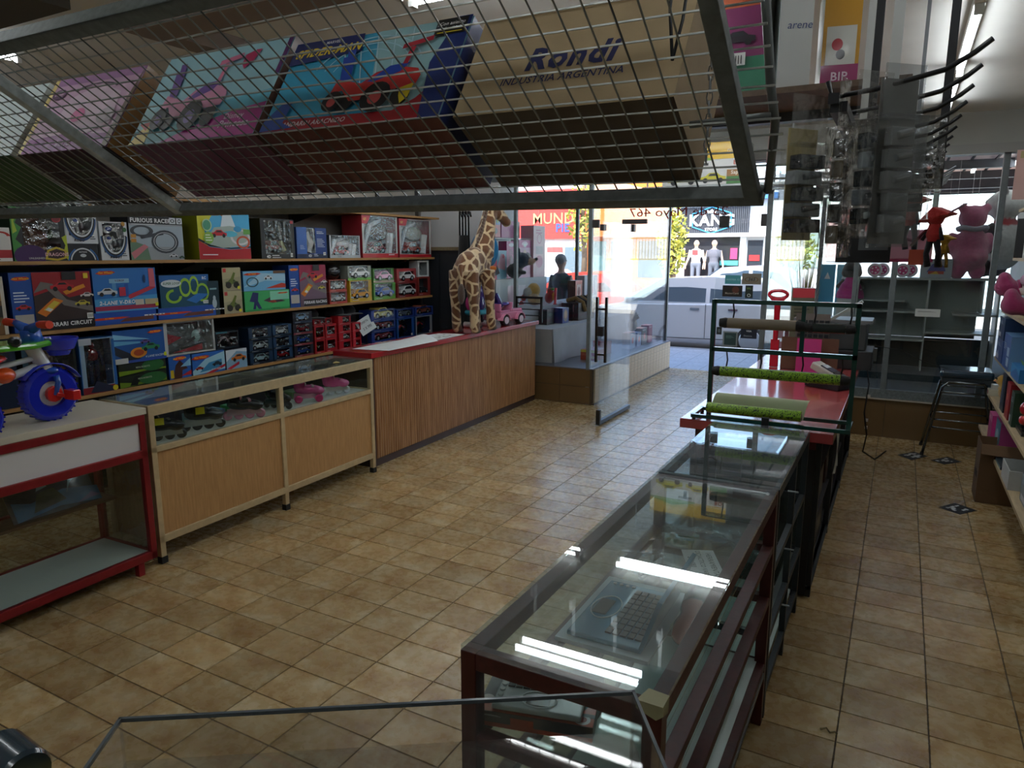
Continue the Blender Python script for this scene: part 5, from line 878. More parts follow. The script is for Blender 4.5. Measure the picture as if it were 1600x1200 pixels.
# ---------------------------------------------------------------- hook rack with blister packs, upper right
hr=T('hook_rack','black peg-hook rack hanging at upper right with clear blister packs','rack',(-.12,1.3,2.0))
BKM=0x141518
MB(BKM).box(-.008,.008,-.02,1.35,-.008,.008).build('hook_rail','paint',hr)
for i in range(9):
    y=.0+.165*i; MB(BKM).tube([(-.012,y,.03),(-.004,y,.005),(.06,y,.012),(.15,y,.03),(.185,y,.05),(.205,y,.066)],.0042,n=7).build('peg_hook','paint',hr,smooth=True)
MB(BKM).box(.0,.02,.9,.92,-.02,.95).build('post','paint',hr); MB(BKM).box(.17,.19,.9,.92,-.06,.95).build('post','paint',hr); MB(BKM).box(-.0,.19,.9,.92,-.075,-.05).build('bottom_bar','paint',hr); MB(BKM).box(-.005,.02,-.01,.92,-.02,-.004).build('arm','paint',hr)
def pack(label,x,y,z,w,h,d,rz,inner,grp=True,film='pack',y2=0):
    """hanging blister pack: hang hole on the hook at (x,y,z) ; faces +-local y"""
    t=T('blister_pack',label,'blister pack',(x,y,z),rz,'blister packs on the hooks')
    m=MB(); m.box(-w/2,w/2,-.001,.001,-.06,.02); m.box(-w/2,w/2,-d/2,d/2,-h,-.055); m.build('clear_shell',film,t,bev=.006)
    q=MB(); rd=random.Random(int(abs(x*1000)+h*100))
    k=5
    sg=(h-.09)/k
    for i in range(k):
        zz=-.07-sg*(i+.5); ww=w*rd.uniform(.5,.78); q.cbox(rd.uniform(-.08,.08)*w,0,zz,ww,d*.55,sg*.86,inner[i%len(inner)])
        q.cyl((-ww*.3,-d*.3,zz),(ww*.3,-d*.3,zz+sg*.2),sg*.2,inner[(i+2)%len(inner)],8)
    q.build('packed_part','gloss',t,bev=.004)
    MB().sheet(lambda u,v:((u-.5)*w*.95,-d*.52-.004*math.sin(9*v+5*u)-.003*math.sin(17*u*v),-.06-(h-.062)*v),6,10).build('crinkled_front',film,t,smooth=True)
    return t
DK=(0x2a3138,0xb4bec4,0x30373e,0x7a848c,0x1c2126)  # silver tones paint highlights into the colour of the dark packed parts
hx_=lambda y,f:(-.12+.205*f,y)
pack('wide clear pack of black hand-tool toys with a cream back, first on the nearest hook',-.150,1.262,1.985,.075,.215,.04,.9,DK+(0x3a3f45,))
pack('dark edge-on blister pack second on the nearest hook',-.105,1.3,2.012,.05,.26,.035,1.35,(0x3a3632,0x6a5f4c,0x24262a))
pack('clear crinkled pack with black rods third on the nearest hook',-.062,1.3,2.018,.07,.235,.04,.85,DK)
pack('grey-backed blister pack with the tall pointed hanger, fourth on the nearest hook',-.022,1.3,2.024,.075,.255,.03,.75,(0x9a9a98,0x868886),film='smoke')
c=MB(0xd0c08c).box(-.03,.03,.012,.014,-.205,-.03); o=c.build('backing_card','cardprint'); o.parent=[q for q in COL.objects if q.name.startswith('blister_pack')][0]
o=MB(0x8c8a86).box(-.034,.034,.009,.012,-.25,.0).build('backing_card','cardprint'); o.parent=[q for q in COL.objects if q.name=='blister_pack.003'][0]
pack('small empty-looking clear box pack hanging below the others',-.1,1.49,1.99,.06,.20,.05,.5,(0xb8bcbe,0xa8acae))
bc=T('barcode_card','black product card with a barcode sticker hanging behind the blister packs','product card',(-.075,1.63,2.02)); MB(0x17171a).box(-.05,.05,-.003,.003,-.28,.0).build('card','cardprint',bc); Art(.09,.1,-.0035).draw([('r',.4,.25,1,.6,0x55585c),('b',.55,.3),('l',.05,.9,.8,2,0x6a6c70)]).m.build('print','cardprint',bc); bc.children[1].location=(0,0,-.28)
pack('black boxed accessory hanging further back on the hooks',.0,1.96,2.06,.07,.11,.05,.2,(0x16181c,0x1e2226),film='smoke')
pack('dark flat pack hanging behind the black boxed accessory',.02,2.13,2.07,.09,.16,.03,.1,(0x101216,0x1a1c22))
pack('navy and grey small pack near the end of the hook row',.0,2.3,2.07,.09,.22,.04,.2,(0x2a3448,0x5a6470,0x8a9298))
# puppets and pouch hung further along
rp=T('hook_rack','second chrome peg rack hanging behind the first with puppets on it','rack',(.0,3.0,2.0)); MB(0x8a8e92).box(-.006,.006,-.3,.35,-.006,.006).build('hook_rail','metal',rp); MB(0x8a8e92).box(-.006,.006,-.006,.006,0,.949).build('drop_rod','metal',rp)
for i in range(7): MB(0x8a8e92).tube([(0,-.28+.1*i,0),(.09,-.28+.1*i,.01),(.12,-.28+.1*i,.03)],.0035,n=6).build('peg_hook','metal',rp,smooth=True)
def puppet(label,x,y,z,c1,c2,s=1,sword=True):
    t=T('puppet',label,'puppet',(x,y,z),-.6); t.scale=(s,)*3
    MB(0x9a9a9a).tube([(0,0,0),(0,0,(2.02-z)/s)],.0015,n=5).build('string','matte',t)
    m=MB(c1); m.ell((0,0,.0),(.03,.03,.028)); m.prism([(-.06,-.01),(.075,.02),(.0,.05)],-.03,.03,c1,M(((1,0,0,0),(0,0,1,0),(0,1,0,-.005),(0,0,0,1)))); blob(m,'hat','fabric',t,.006,2)
    m=MB(c1); m.lathe([(.02,-.02),(.028,-.06),(.02,-.085)],c1,12); m.build('tunic','fabric',t,smooth=True)
    m=MB(c2)
    for q in (-1,1): m.tube([(q*.012,0,-.08),(q*.024,0,-.13),(q*.02,.01,-.18)],[.013,.01,.012]); m.tube([(q*.02,0,-.035),(q*.04,-.01,-.08)],.007)
    m.build('limbs','fabric',t,smooth=True)
    if sword: MB(0xb090b0).beam((.03,0,.01),(.11,0,.05),.012,.004).build('sword','gloss',t); MB(0x6a2a38).beam((-.02,-.02,-.04),(-.075,-.02,-.1),.012,.005).build('paddle','gloss',t)
    return t
puppet('red-hatted puppet with a wooden sword dangling near the shop window',.079,2.72,1.868,0xb02a28,0x1c1a1e,.85)
puppet('smaller red-capped toy figure hanging beside the blister packs',.01,2.9,1.925,0xa8242a,0x1f2838,.85,False)
pk=T('pink_pouch','pink zip pouch hanging behind the black barcode card','pouch',(.02,3.12,1.785)); MB(0xd8a0b8).box(-.07,.07,-.006,.006,-.05,.06).build('pouch','film' if 0 else 'gloss',pk,bev=.004); MB(0x8a2a58).tube([(-.06,-.008,.04),(.0,-.008,.02),(.06,-.008,.045)],.006).build('strap','fabric',pk,smooth=True); MB(0xb0446a).box(-.075,.075,-.007,.007,-.06,-.048).build('hem','fabric',pk); MB(0x9a9a9a).tube([(0,0,.06),(0,0,.18)],.0015,n=5).build('cord','matte',pk)
tg=T('hang_tag','orange-red hang tag dangling under the red-hatted puppet','tag',(.035,2.75,1.77)); MB(0xc8563c).box(-.022,.022,-.001,.001,-.05,.0).build('tag','cardprint',tg); MB(0x9a9a9a).tube([(0,0,0),(0,0,.24)],.001,n=4).build('string','matte',tg)
yb=puppet('yellow-ochre fluffy toy figure hanging right of the red-hatted puppet',.12,2.92,1.80,0xb08a20,0x8a6a18,.5,False)
# ---------------------------------------------------------------- hanging shelf at the ceiling with cartons, right of the rack
hs=T('ceiling_shelf','white board shelf hung from the ceiling carrying the quad-bike carton','shelf',(-.45,3.2,2.38))
MB(0x6a5848).box(-.6,.42,-.2,.22,-.022,0).build('shelf_board','board',hs); MB(0x4c5052).box(-.6,.42,.2,.26,-.06,-.0).build('far_beam','steelpaint',hs)
for x in (.28,.36): MB(0xe2e6e4).box(x-.018,x+.018,-.205,-.19,-.4,.569).build('upright','paint',hs)
MB(0xb8d0d0).box(.53,.55,.1,.12,-.5,.569).build('upright','paint',hs)
for x in (-.58,): MB(0xb8bcbc).box(x-.01,x+.01,-.01,.01,0,.569).build('drop_rod','steelpaint',hs)
toybox('ride_on_carton','orange, purple and green quad-bike carton on the ceiling shelf',(-.70,3.02,2.381),.0,.34,.52,.3,0x9a4a2c,0x8a8a80,[('r',0,0,1,.25,0x2f7a5c),('r',0,.25,1,.6,0x7a2a5c),('r',0,.6,1,1,0xb0542e),('e',.28,.92,.2,.17,0xe0d8c8),('e',.28,.93,.14,.1,0xa82a30),('t','Cuatriciclo',.74,.88,.06,0xe8e0d8,.03),('t','atv',.78,.82,.11,0xf0eae0,.06),('l',.5,.74,.42,2,0xd8c8b8),('k',.22,.36,.34,0x3a1c38),('k',.66,.38,.4,0x241a26),('r',.02,.19,.3,.28,0xd8dcd8),('r',.42,.19,.76,.28,0xd8dcd8)]+[('r',.56+.03*i,.2,.57+.03*i,.26,0x303030) for i in range(6)]+[('r',.16+.03*i,.2,.17+.03*i,.26,0x303030) for i in range(4)],cat='carton')
bxx=toybox('toy_box','tall white carton end-on with blue handwriting beside the quad-bike carton',(-.435,3.04,2.381),.35,.12,.5,.28,0xd6dad8,0xb8c4c4,[('t','arene',.6,.45,.08,0x4a5a8a,.0,.2)])
bxx=toybox('toy_box','yellow and magenta carton with a red toy on the ceiling shelf',(-.28,3.1,2.381),.2,.13,.36,.2,0xc8921e,0xd8d8c8,[('r',0,0,1,.22,0xa02a6a),('r',.1,.22,.9,.6,0xd8d8d0),('e',.4,.42,.15,.06,0xb02030),('e',.5,.32,.12,.05,0x202020),('t','BIP',.5,.1,.12,0xf0d8e8,.02),('r',.0,.94,1,1,0x2a1c18)])
# wire shelf above the entrance with a yellow toy carton
ws=T('wire_rack','flat wire shelf over the shop door holding a yellow toy carton','rack',(-1.55,7.1,2.38))
MB(0x9aa0a0).box(-.75,.62,-.25,-.23,-.02,.0).build('front_rail','metal',ws); MB(0x9aa0a0).box(-.75,.62,.36,.38,-.02,.0).build('back_rail','metal',ws)
m=MB(0xa8acac)
for i in range(28): m.tube([(-.74+.05*i,-.24,0),(-.74+.05*i,.37,0)],.002,n=4)
for i in range(12): m.tube([(-.75,-.22+.05*i,.003),(.62,-.22+.05*i,.003)],.002,n=4)
stuff(m.build('wire_mesh','metal',ws))
for x in (-.7,.6): MB(0x9aa0a0).box(x-.006,x+.006,-.24,-.228,0,.569).build('hanger_rod','steelpaint',ws)
toybox('ride_on_carton','yellow and white ride-on carton on the wire shelf above the door',(-1.73,6.92,2.386),0,.78,.38,.3,0xd8dad6,0xc0c4c0,[('r',0,.6,1,1,0xe0b81c),('p',[(0,.6),(.3,.75),(.6,.62),(.6,.58),(0,.56)],0x7aa830),('r',.78,0,1,.18,0x3a7a34),('r',.78,.18,1,.34,0x9a6a30),('t','Sapri',.89,.27,.12,0xe8e0d0,.02),('t','BO',.9,.5,.14,0xb04a28,.04),('k',.25,.16,.36,0xc8c030),('k',.62,.16,.3,0xc8c030),('r',.38,.46,.56,.52,0x202020),('r',.45,.3,.49,.48,0x202020),('t','rodados',.86,.8,.1,0xf4e8c0,.02)],cat='carton')
# ---------------------------------------------------------------- glass showcases and counter on the right
RB2=0x4a1a16; DG=0x24282c
def vitrine(name,label,x0,x1,y0,y1,h,col,mid,glasscol='glass',shelves=(),staffopen=True,foot=.06,pw=.038):
    cx,cy=(x0+x1)/2,(y0+y1)/2; t=T('glass_showcase',label,'glass showcase',(cx,cy,0)); a,b,c,d=x0-cx,x1-cx,y0-cy,y1-cy
    for x in (a,b-pw):
        for y in (c,d-pw)+((mid-cy-pw/2,) if mid else ()): MB(col).box(x,x+pw,y,y+pw,0.0,h-.012).build('post','steelpaint',t,bev=.002)
    for z in (h-.052,)+tuple(s-.03 for s in shelves):
        for x in (a,b-pw): MB(col).box(x+.001,x+pw-.001,c+pw,d-pw,z,z+(.04 if z==h-.052 else .028)).build('rail','worn',t,bev=.002)
        for y in (c,d-pw): MB(col).box(a+pw,b-pw,y+.001,y+pw-.001,z,z+(.04 if z==h-.052 else .028)).build('rail','worn',t,bev=.002)
    MB().box(a+.001,b-.001,c+.001,d-.001,h-.012,h).build('glass_top','topglass',t)
    MB().box(a+.01,a+.015,c+pw,d-pw,.1,h-.053).build('glass_pane','glass',t)
    for y in (c+.012,d-.018): MB().box(a+pw,b-pw,y,y+.005,.1,h-.053).build('glass_pane','glass',t)
    for k,s in enumerate(shelves):
        if k==len(shelves)-1: MB(0xd2d8d6).box(a+.02,b-.03,c+.02,d-.02,s-.012,s).build('base_shelf','paint',t)
        else: MB().box(a+.02,b-.05,c+.02,d-.02,s-.006,s).build('glass_shelf','glass',t)
    return t
g1=vitrine('glass_showcase','glass-topped showcase with a rust-red frame nearest the camera, toy laptops inside',-.765,-.32,1.17,2.585,.93,RB2,None,shelves=(.725,.525,.26))
cp=T('tape_patch','peeling yellowed tape wrapped round the near corner of the rust-framed showcase','tape',(-.33,1.18,.9305)); MB(0x8f8b68).add([(-.04,-.012,.0),(.012,-.012,.0),(.012,.03,.0),(-.03,.034,.0),(-.04,-.0135,-.016),(.0,-.0135,-.03),(.0135,-.0135,-.018),(.0135,.02,-.03)],[(0,1,2,3),(0,4,5,1),(1,5,6),(1,6,7,2)]).build('tape','sheet',cp)
MB(0x70787a).box(.2,.222,-.7,.7,.0+.2,.222).build('bottom_rail','worn',g1)
g2=vitrine('glass_showcase','second glass showcase with a dark steel frame, empty, next to the green roll stand',-.768,-.318,2.6,3.54,.93,0x30363a,3.1,shelves=(.62,.35,.12),pw=.025)
MB(0x9aa0a2).box(.17,.20,-.45,.45,.3,.315).build('runner','metal',g2)
for z in (.8,.55,.3): MB(0xb0b4b6).tube([(.21,-.1,z),(.25,-.1,z)],.004).build('pin','metal',g2)
dk=T('wall_bracket','black upright leaning inside the dark showcase','bracket',(-.62,3.3,.621)); MB(0x2a3034).box(-.04,.04,-.01,.01,0,.24).build('plate','paint',dk); MB(0x2a3034).box(-.04,.04,-.03,.03,0,.006).build('foot','paint',dk)
# toy laptops
def laptop(label,loc,rz,w,d,body,keys,onbox=None,pad=(0,0)):
    t=T('toy_laptop',label,'toy laptop',loc,rz,'toy laptops in the showcase')
    MB(body).box(-w/2,w/2,-d/2,d/2,0,.014).build('base','gloss',t,bev=.004)
    k=MB(keys)
    for i in range(9):
        for j in range(5): k.cbox(-w*.40+w*.8*(i+.5)/9,-d*.05+d*.5*(j+.5)/5-.02*0,.0155,w*.8/9*.84,d*.5/5*.82,.006)
    stuff(k.build('keys','paint',t))
    MB(keys).cbox(0,-d*.3,.0145,w*.26,d*.2,.003).build('touchpad','gloss',t)
    MB(0xd8dcdc).tube([(w*.2*math.cos(a*PI/12),-d*.26+d*.19*math.sin(a*PI/12),.0155) for a in range(24)],.002,n=5,closed=True).build('pad_ring','paint',t,smooth=True)
    for i in range(4): MB(0xc8ccca).cyl((-w*.44,-d*.4+.02*i,.014),(-w*.44,-d*.4+.02*i,.018),.006,n=10).build('round_button','gloss',t)
    l=MB(body); mt=M.Translation((0,d/2-.002,.012))@M.Rotation(R(-18),4,'X'); l.box(-w/2,w/2,-.006,.006,0,d*.72,body,mt); l.box(-w/2+.02,w/2-.02,-.0075,-.006,.02,d*.72-.02,0x1a2a34,mt); l.build('screen_lid','gloss',t,bev=.002)
    return t
sb=T('shelf_tray','white tray under the blue toy laptop','tray',(-.60,1.79,.726)); MB(0xb8c4c8).box(-.14,.12,-.19,.22,0,.012).build('tray','paint',sb)
laptop('blue toy laptop open under the glass top of the near showcase',(-.61,1.79,.739),-PI/2,.34,.21,0x3f7f9c,0x20262a)
lb=toybox('toy_box','grey and orange toy laptop carton lying on the shelf in the near showcase',(-.62,1.235,.726),.25,.26,.035,.2,0x4a4442,0x3c3a3a,[('r',0,0,1,.3,0xb8492a),('r',.3,.3,.5,.8,0xb8482a),('l',.05,.8,.2,2,0xd8d8d8)],lean=0)
Art(.26,.2).draw([('r',0,0,1,.14,0xb04a2c),('e',.9,.1,.07,.09,0xd8d0c8),('e',.9,.1,.04,.05,0x8a3024),('r',.86,.15,1,1,0x3a3634),('p',[(.88,.2),(1,.5),(1,.2)],0xc05030),('e',.06,.2,.06,.08,0xb8b0a8)]).m.build('lid_print','cardprint',lb); lb.children[-1].rotation_euler=(-PI/2,0,0); lb.children[-1].location=(0,0,.0355)
laptop('silver toy laptop picture-box model under the glass at the near end',(-.635,1.31,.7665),.25-PI/2+PI/2,.2,.15,0xb4babc,0x33383a)
for q in (COL.objects['toy_laptop.001'],):
    for c in list(q.children):
        if c.name.startswith('screen_lid'): bpy.data.objects.remove(c)
rbag=T('toy_bag','clear bag of red and dark toys beside the blue laptop','toy bag',(-.43,1.93,.726)); m=MB(0x202a30); m.ell((0,0,.04),(.05,.14,.04)); m.ell((0,-.14,.03),(.04,.1,.03),0xa8401f); blob(m,'contents','gloss',rbag,.012,2,lambda c:0xa8482a if c.y<-.06 else 0x20282e)
cs=T('price_card','white card lettered HERRAMIENTAS DIDACTICO lying in the near showcase','price card',(-.5,2.26,.727),-1.15); MB(0xd8dede).box(-.12,.12,-.055,.055,0,.002).build('card','sheet',cs)
t=MB(); t.text('HERRAMIENTAS',M.Translation((.0,.03,.0025)),.026,0x2a2e34); t.text('DIDACTICO VARIOS',M.Translation((.0,-.003,.0025)),.024,0x2a2e34); t.text('$10.990',M.Translation((-.02,-.035,.0025)),.026,0x2a2e34); t.build('lettering','matte',cs)
for i,(x,y,c,l) in enumerate(((-.62,2.4,0x3a6a48,'clear pack of green and dark toy tools'),(-.47,2.47,0x30383c,'clear pack of black toy tools'),(-.64,2.13,0x5a6466,'clear pack of grey toy tools'))):
    t=T('toy_bag',l+' lying in the near showcase','toy bag',(x,y,.726),.3*i); m=MB(c); rd=random.Random(i)
    for k in range(6): m.tube([(rd.uniform(-.06,.06),rd.uniform(-.07,.07),.012),(rd.uniform(-.06,.06),rd.uniform(-.07,.07),.02)],.009,c,6)
    m.build('contents','gloss',t); MB().sheet(lambda u,v:((u-.5)*.16,(v-.5)*.2,.035+.006*math.sin(9*u)*math.cos(7*v)),6,6).build('bag_film','film',t,smooth=True)
MB(0xb8c0c0)
wc=T('cardboard_sheet','white board with a hand-drawn zigzag leaning inside the near showcase','board',(-.36,1.3,.527)); wc.rotation_euler=(R(8),0,PI/2+.0); MB(0xc6ccca).box(-.1,.16,-.003,.003,0,.18).build('board','sheet',wc); MB(0x202428).tube([(-.06,-.005,.14),(-.02,-.005,.05),(.02,-.005,.1),(.05,-.005,.04)],.002,n=5).build('zigzag','matte',wc)
# red-topped counter with the roll stand
k=T('shop_counter','dark counter with a dusty red top under the green roll stand','counter',(-.54,5.2,0))
MB(0xa84848).box(-.42,.32,-1.6,1.55,.855,.905).build('counter_top','gloss',k,bev=.004)
MB(0x5a2322).box(-.35,.24,-1.52,-1.50,.80,.855).build('fascia','paint',k)
MB(0x2a2220).box(-.36,-.33,-1.5,1.5,.02,.855).build('front_panel','board',k); MB(0x1c1a1a).box(-.36,.24,-1.5,-1.475,.02,.8).build('end_panel','board',k); MB(0x1c1a1a).box(-.36,.26,1.475,1.5,.02,.855).build('end_panel','board',k)
for z in (.06,.36,.62): MB(0x26262a).box(-.33,.25,-1.475,1.475,z-.012,z).build('shelf','board',k)
for y in (-1.47,-.5,.5,1.45): MB(0x33373a).box(.235,.265,y,y+.03,0,.855).build('post','steelpaint',k)
MB(0x3c4144).box(.235,.265,-1.47,1.48,.04,.06).build('bottom_rail','steelpaint',k)
for i,(y,z,w,h,c,l) in enumerate(((4.3,.362,.3,.2,0x7a6a58,'folded cardboard wedge on the upper counter shelf, staff side'),(4.75,.362,.3,.22,0x4a2522,'dark red folder box on the counter shelf, staff side'),(5.2,.062,.4,.24,0x3a3c40,'dark box on the bottom counter shelf, staff side'),(4.4,.062,.45,.25,0x2c3036,'charcoal box on the bottom counter shelf near its end'),(5.8,.362,.35,.2,0x6a6a64,'grey box on the counter shelf by the cash end'))): toybox('storage_box',l,(-.31,y,z),PI/2,w,h,.3,c,c,[('r',.3,.3,.7,.6,0x8a8478)],cat='box')
pb=T('plastic_bag','white plastic bag hanging from the staff side of the counter','plastic bag',(-.255,4.1,.5)); 
MB(0xc8ccca).sheet(lambda u,v:(.012*math.sin(11*u+3*v)+.02,(u-.5)*.16*(1+.3*v),-.25*v+.34+.01*math.cos(8*u)),8,8).build('bag','film' if 0 else 'sheet',pb,smooth=True)
gs=T('roll_stand','green metal stand holding rolls of wrapping paper on the red counter','roll stand',(-.5,3.75,.906))
GN=0x17453c
for x in (-.345,.335): MB(GN).box(x-.011,x+.011,-.011,.011,0,.615).build('post','gloss',gs)
MB(GN).box(.082,.102,-.009,.009,.355,.605).build('middle_post','gloss',gs)
for z in (.345,.595): MB(GN).box(-.345,.345,-.011,.011,z,z+.022).build('cross_bar','gloss',gs)
for y in (-.15,.05): MB(GN).box(-.4,.35,y-.009,y+.009,.012,.03).build('base_bar','gloss',gs)
for x in (-.395,.34): MB(GN).box(x-.009,x+.009,-.15,.05,.012,.03).build('base_bar','gloss',gs)
for x in (-.39,.335):
    for y in (-.14,.04): MB(0x1a1a1a).cyl((x,y,0),(x,y,.013),.01,n=8).build('foot','rubber',gs)
for x in (-.27,-.1,.1,.28): MB(0x101412).tube([(x,.0,.35),(x+.005,.012,.3),(x,.01,.262)],.004).build('hook','paint',gs,smooth=True)
for x in (-.25,.14,.3): MB(0x101412).tube([(x,.0,.6),(x+.005,.012,.55),(x,.01,.505)],.004).build('hook','paint',gs,smooth=True)
MB(0x101412).box(-.28,.3,-.006,.006,.258,.268).build('tear_bar','paint',gs)
MB(0x17171a).box(-.05,-.015,-.162,-.14,-.0,.05).build('clip','paint',gs)
def greenpaper():
    m=bpy.data.materials.new('green_swirl_paper'); m.use_nodes=True; t=m.node_tree; N=t.nodes; L=t.links.new; b=N['Principled BSDF']; tc=N.new('ShaderNodeTexCoord'); w=N.new('ShaderNodeTexWave'); w.wave_type='RINGS'; w.inputs['Scale'].default_value=14; w.inputs['Distortion'].default_value=22; w.inputs['Detail Scale'].default_value=2.4; L(tc.outputs['Object'],w.inputs['Vector']); cr=N.new('ShaderNodeValToRGB'); e=cr.color_ramp.elements; e[0].position=.08; e[0].color=(*lin(0x1f3a14),1); e[1].position=.26; e[1].color=(*lin(0x86b42a),1); L(w.outputs[0],cr.inputs[0]); L(cr.outputs[0],b.inputs['Base Color']); b.inputs['Roughness'].default_value=.35; MATS['swirl']=m
greenpaper()
def roll(label,x0,x1,y,z,r,mt,caps=True,base=0xcccccc):
    t=T('paper_roll',label,'paper roll',((x0+x1)/2,y,z)); w=(x1-x0)/2; MB(base).cyl((-w,0,0),(w,0,0),r,n=24).build('paper',mt,t,auto=40)
    MB(0x8a8272).cyl((-w-.004,0,0),(w+.004,0,0),r*.55,n=16).build('core','paint',t,auto=40)
    if caps:
        for s in (-1,1): MB(0x151617).lathe([(0,0),(r*.95,0),(r*1.02,.012),(r*.8,.04),(0,.045)],0x151617,18,M.Translation((s*(w+.0015),0,0))@M.Rotation(s*PI/2,4,'Y')).build('end_cap','rubber',t,auto=40)
    return t
roll('beige paper roll on the top left bar of the green stand',-.77,-.44,3.742,1.402,.027,'sheet',base=0x8a8070)
roll('clear film roll on the top right bar of the green stand',-.36,-.215,3.742,1.398,.024,'gloss',base=0x2a3232)
roll('long lime-green patterned roll on the middle bar of the stand',-.795,-.22,3.742,1.148,.026,'swirl')
roll('lime-green patterned roll lying on the base of the stand',-.835,-.375,3.66,.9375+.028,.027,'swirl',False)
sh=T('paper_sheet','pale underside of green wrapping paper curling up behind the base roll','paper',(-.6,3.7,.937)); MB(0xa8b490).sheet(lambda u,v:((u-.5)*.46+.02*v,.0+.07*v,.0+.09*math.sin(v*1.6)),6,8).build('sheet','sheet',sh,smooth=True)
# things on the red counter
pc=T('paper_card','bright pink card standing in front of a brown card on the red counter','card',(-.545,5.5,.9065)); MB(0xc8408a).box(-.085,.08,-.004,-.001,0,.24).build('card','sheet',pc); MB(0xc8408a).box(-.085,.08,-.02,.05,0,.002).build('foot_fold','sheet',pc)
pc=T('cardboard_sheet','brown cardboard sheet propped behind the pink card','card',(-.545,5.56,.9065)); MB(0x6a4a38).box(-.2,.19,0,.004,0,.24).build('card','carton',pc); MB(0x6a4a38).box(-.2,.19,.0,.05,0,.002).build('foot_fold','carton',pc)
pt=T('card_terminal','white and navy card payment terminal on a dark base on the red counter','card reader',(-.36,4.9,.9065),-.5)
MB(0x23262c).box(-.12,.12,-.07,.07,0,.07).build('base','paint',pt,bev=.006); mt=M.Translation((0,0,.07))@M.Rotation(R(22),4,'Y'); m=MB(0xc8c4bc); m.box(-.12,.12,-.045,.045,0,.05,0xc8c4bc,mt); m.build('body','gloss',pt,bev=.01); m=MB(0x1c2238); m.box(-.06,.03,-.035,.035,.05,.054,0x1c2238,mt); m.box(.035,.1,-.035,.035,.05,.056,0x14161c,mt); m.box(-.055,-.02,-.025,.025,.054,.056,0xd8e0e8,mt); m.build('keypad_screen','gloss',pt); MB(0xa8a048).tube([(.0,-.08,.05),(-.06,-.08,.07),(-.1,-.06,.03)],.02).build('paper_curl','sheet',pt,smooth=True)
cr_=T('cash_register','dark cash register with a keypad and printer on the red counter','cash register',(-.44,5.95,.9065),PI)
m=MB(0x2e3234); m.box(-.3,.22,-.2,.2,0,.14); m.build('drawer_case','paint',cr_,bev=.006); MB(0x8a9092).box(-.32,-.06,-.24,-.2,.02,.12).build('open_drawer','metal',cr_)
m=MB(0x3a4042); mt=M(((1,0,0,0),(0,0,1,0),(0,1,0,0),(0,0,0,1)))
m.box(-.25,.24,-.18,.18,.14,.34); m.build('housing','paint',cr_,bev=.01); kp=MB(0x22262a)
for i in range(6):
    for j in range(5): kp.cbox(.02+.038*i,.185,.2+.035*j,.03,.012,.026)
stuff(kp.build('keys','paint',cr_)); MB(0x77706a).box(.0,.24,.181,.184,.18,.4).build('key_plate','paint',cr_)
MB(0x9aa09a).beam((.0,.12,.36),(-.2,.12,.5),.12,.02).build('lid','paint',cr_); MB(0xe8e8e8).box(-.22,-.1,-.02,.08,.34,.36).build('receipt','sheet',cr_); MB(0x8e9296).box(-.28,.26,-.17,.17,.34,.362).build('top_plate','metal',cr_)
MB(0x7a7f82).lathe([(0,0),(.03,0),(.03,.02),(0,.02)],0x9aa0a2,16,M.Translation((-.26,-.19,.33))@M.Rotation(PI/2,4,'X')).build('roll_knob','metal',cr_,auto=40)
ca=T('card_holder','olive and red card box standing behind the cash register','box',(-.72,6.45,.9065),.2); MB(0x6a6c58).box(-.09,.09,-.05,.05,0,.56).build('holder','paint',ca); Art(.17,.56,-.051).draw([('r',0,.86,1,1,0xc8404a),('l',.1,.78,.7,6,0x4a4c3c)]).m.build('print','cardprint',ca)
sp=T('toy_spade','red plastic toy spade with a loop handle standing by the register','toy spade',(-.80,5.62,.9065))
m=MB(0xc81c34); m.tube([(.065*math.cos(a*PI/10),0,.545+.03*math.sin(a*PI/10)) for a in range(20)],.013,n=8,closed=True); m.tube([(0,0,.51),(0,0,.2)],[.024,.018],n=10); m.box(-.03,.03,-.012,.012,.0,.21); m.prism([(-.06,.52),(.06,.52),(.02,.47),(-.02,.47)],-.012,.012,0xc81c34,mt); m.build('spade','gloss',sp,bev=.004)
cbx=MB(0x141416); 
cb_=T('power_cable','black power cable drooping from the counter end toward the floor','cable',(-.19,6.4,.0)); cbx.tube([(-.01,.1,.87),(.03,.0,.7),(.02,-.2,.5),(.05,-.1,.3),(.03,-.0,.13),(.12,.25,.01),(.2,.6,.006)],.006).build('cable','rubber',cb_,smooth=True)
for z in (.62,.42,.36): MB(0xd8d4cc).cbox(.04,-.1,z,.02,.03,.02).build('white_clip','paint',cb_)
lc=T('loose_cable','thin black cable slung from the register to the stool','cable',(-.1,6.9,.0)); MB(0x17171a).tube([(-.13,-.4,1.02),(.15,.1,.92),(.35,.15,.82),(.52,.2,.775)],.003,n=6).build('cable','rubber',lc,smooth=True)
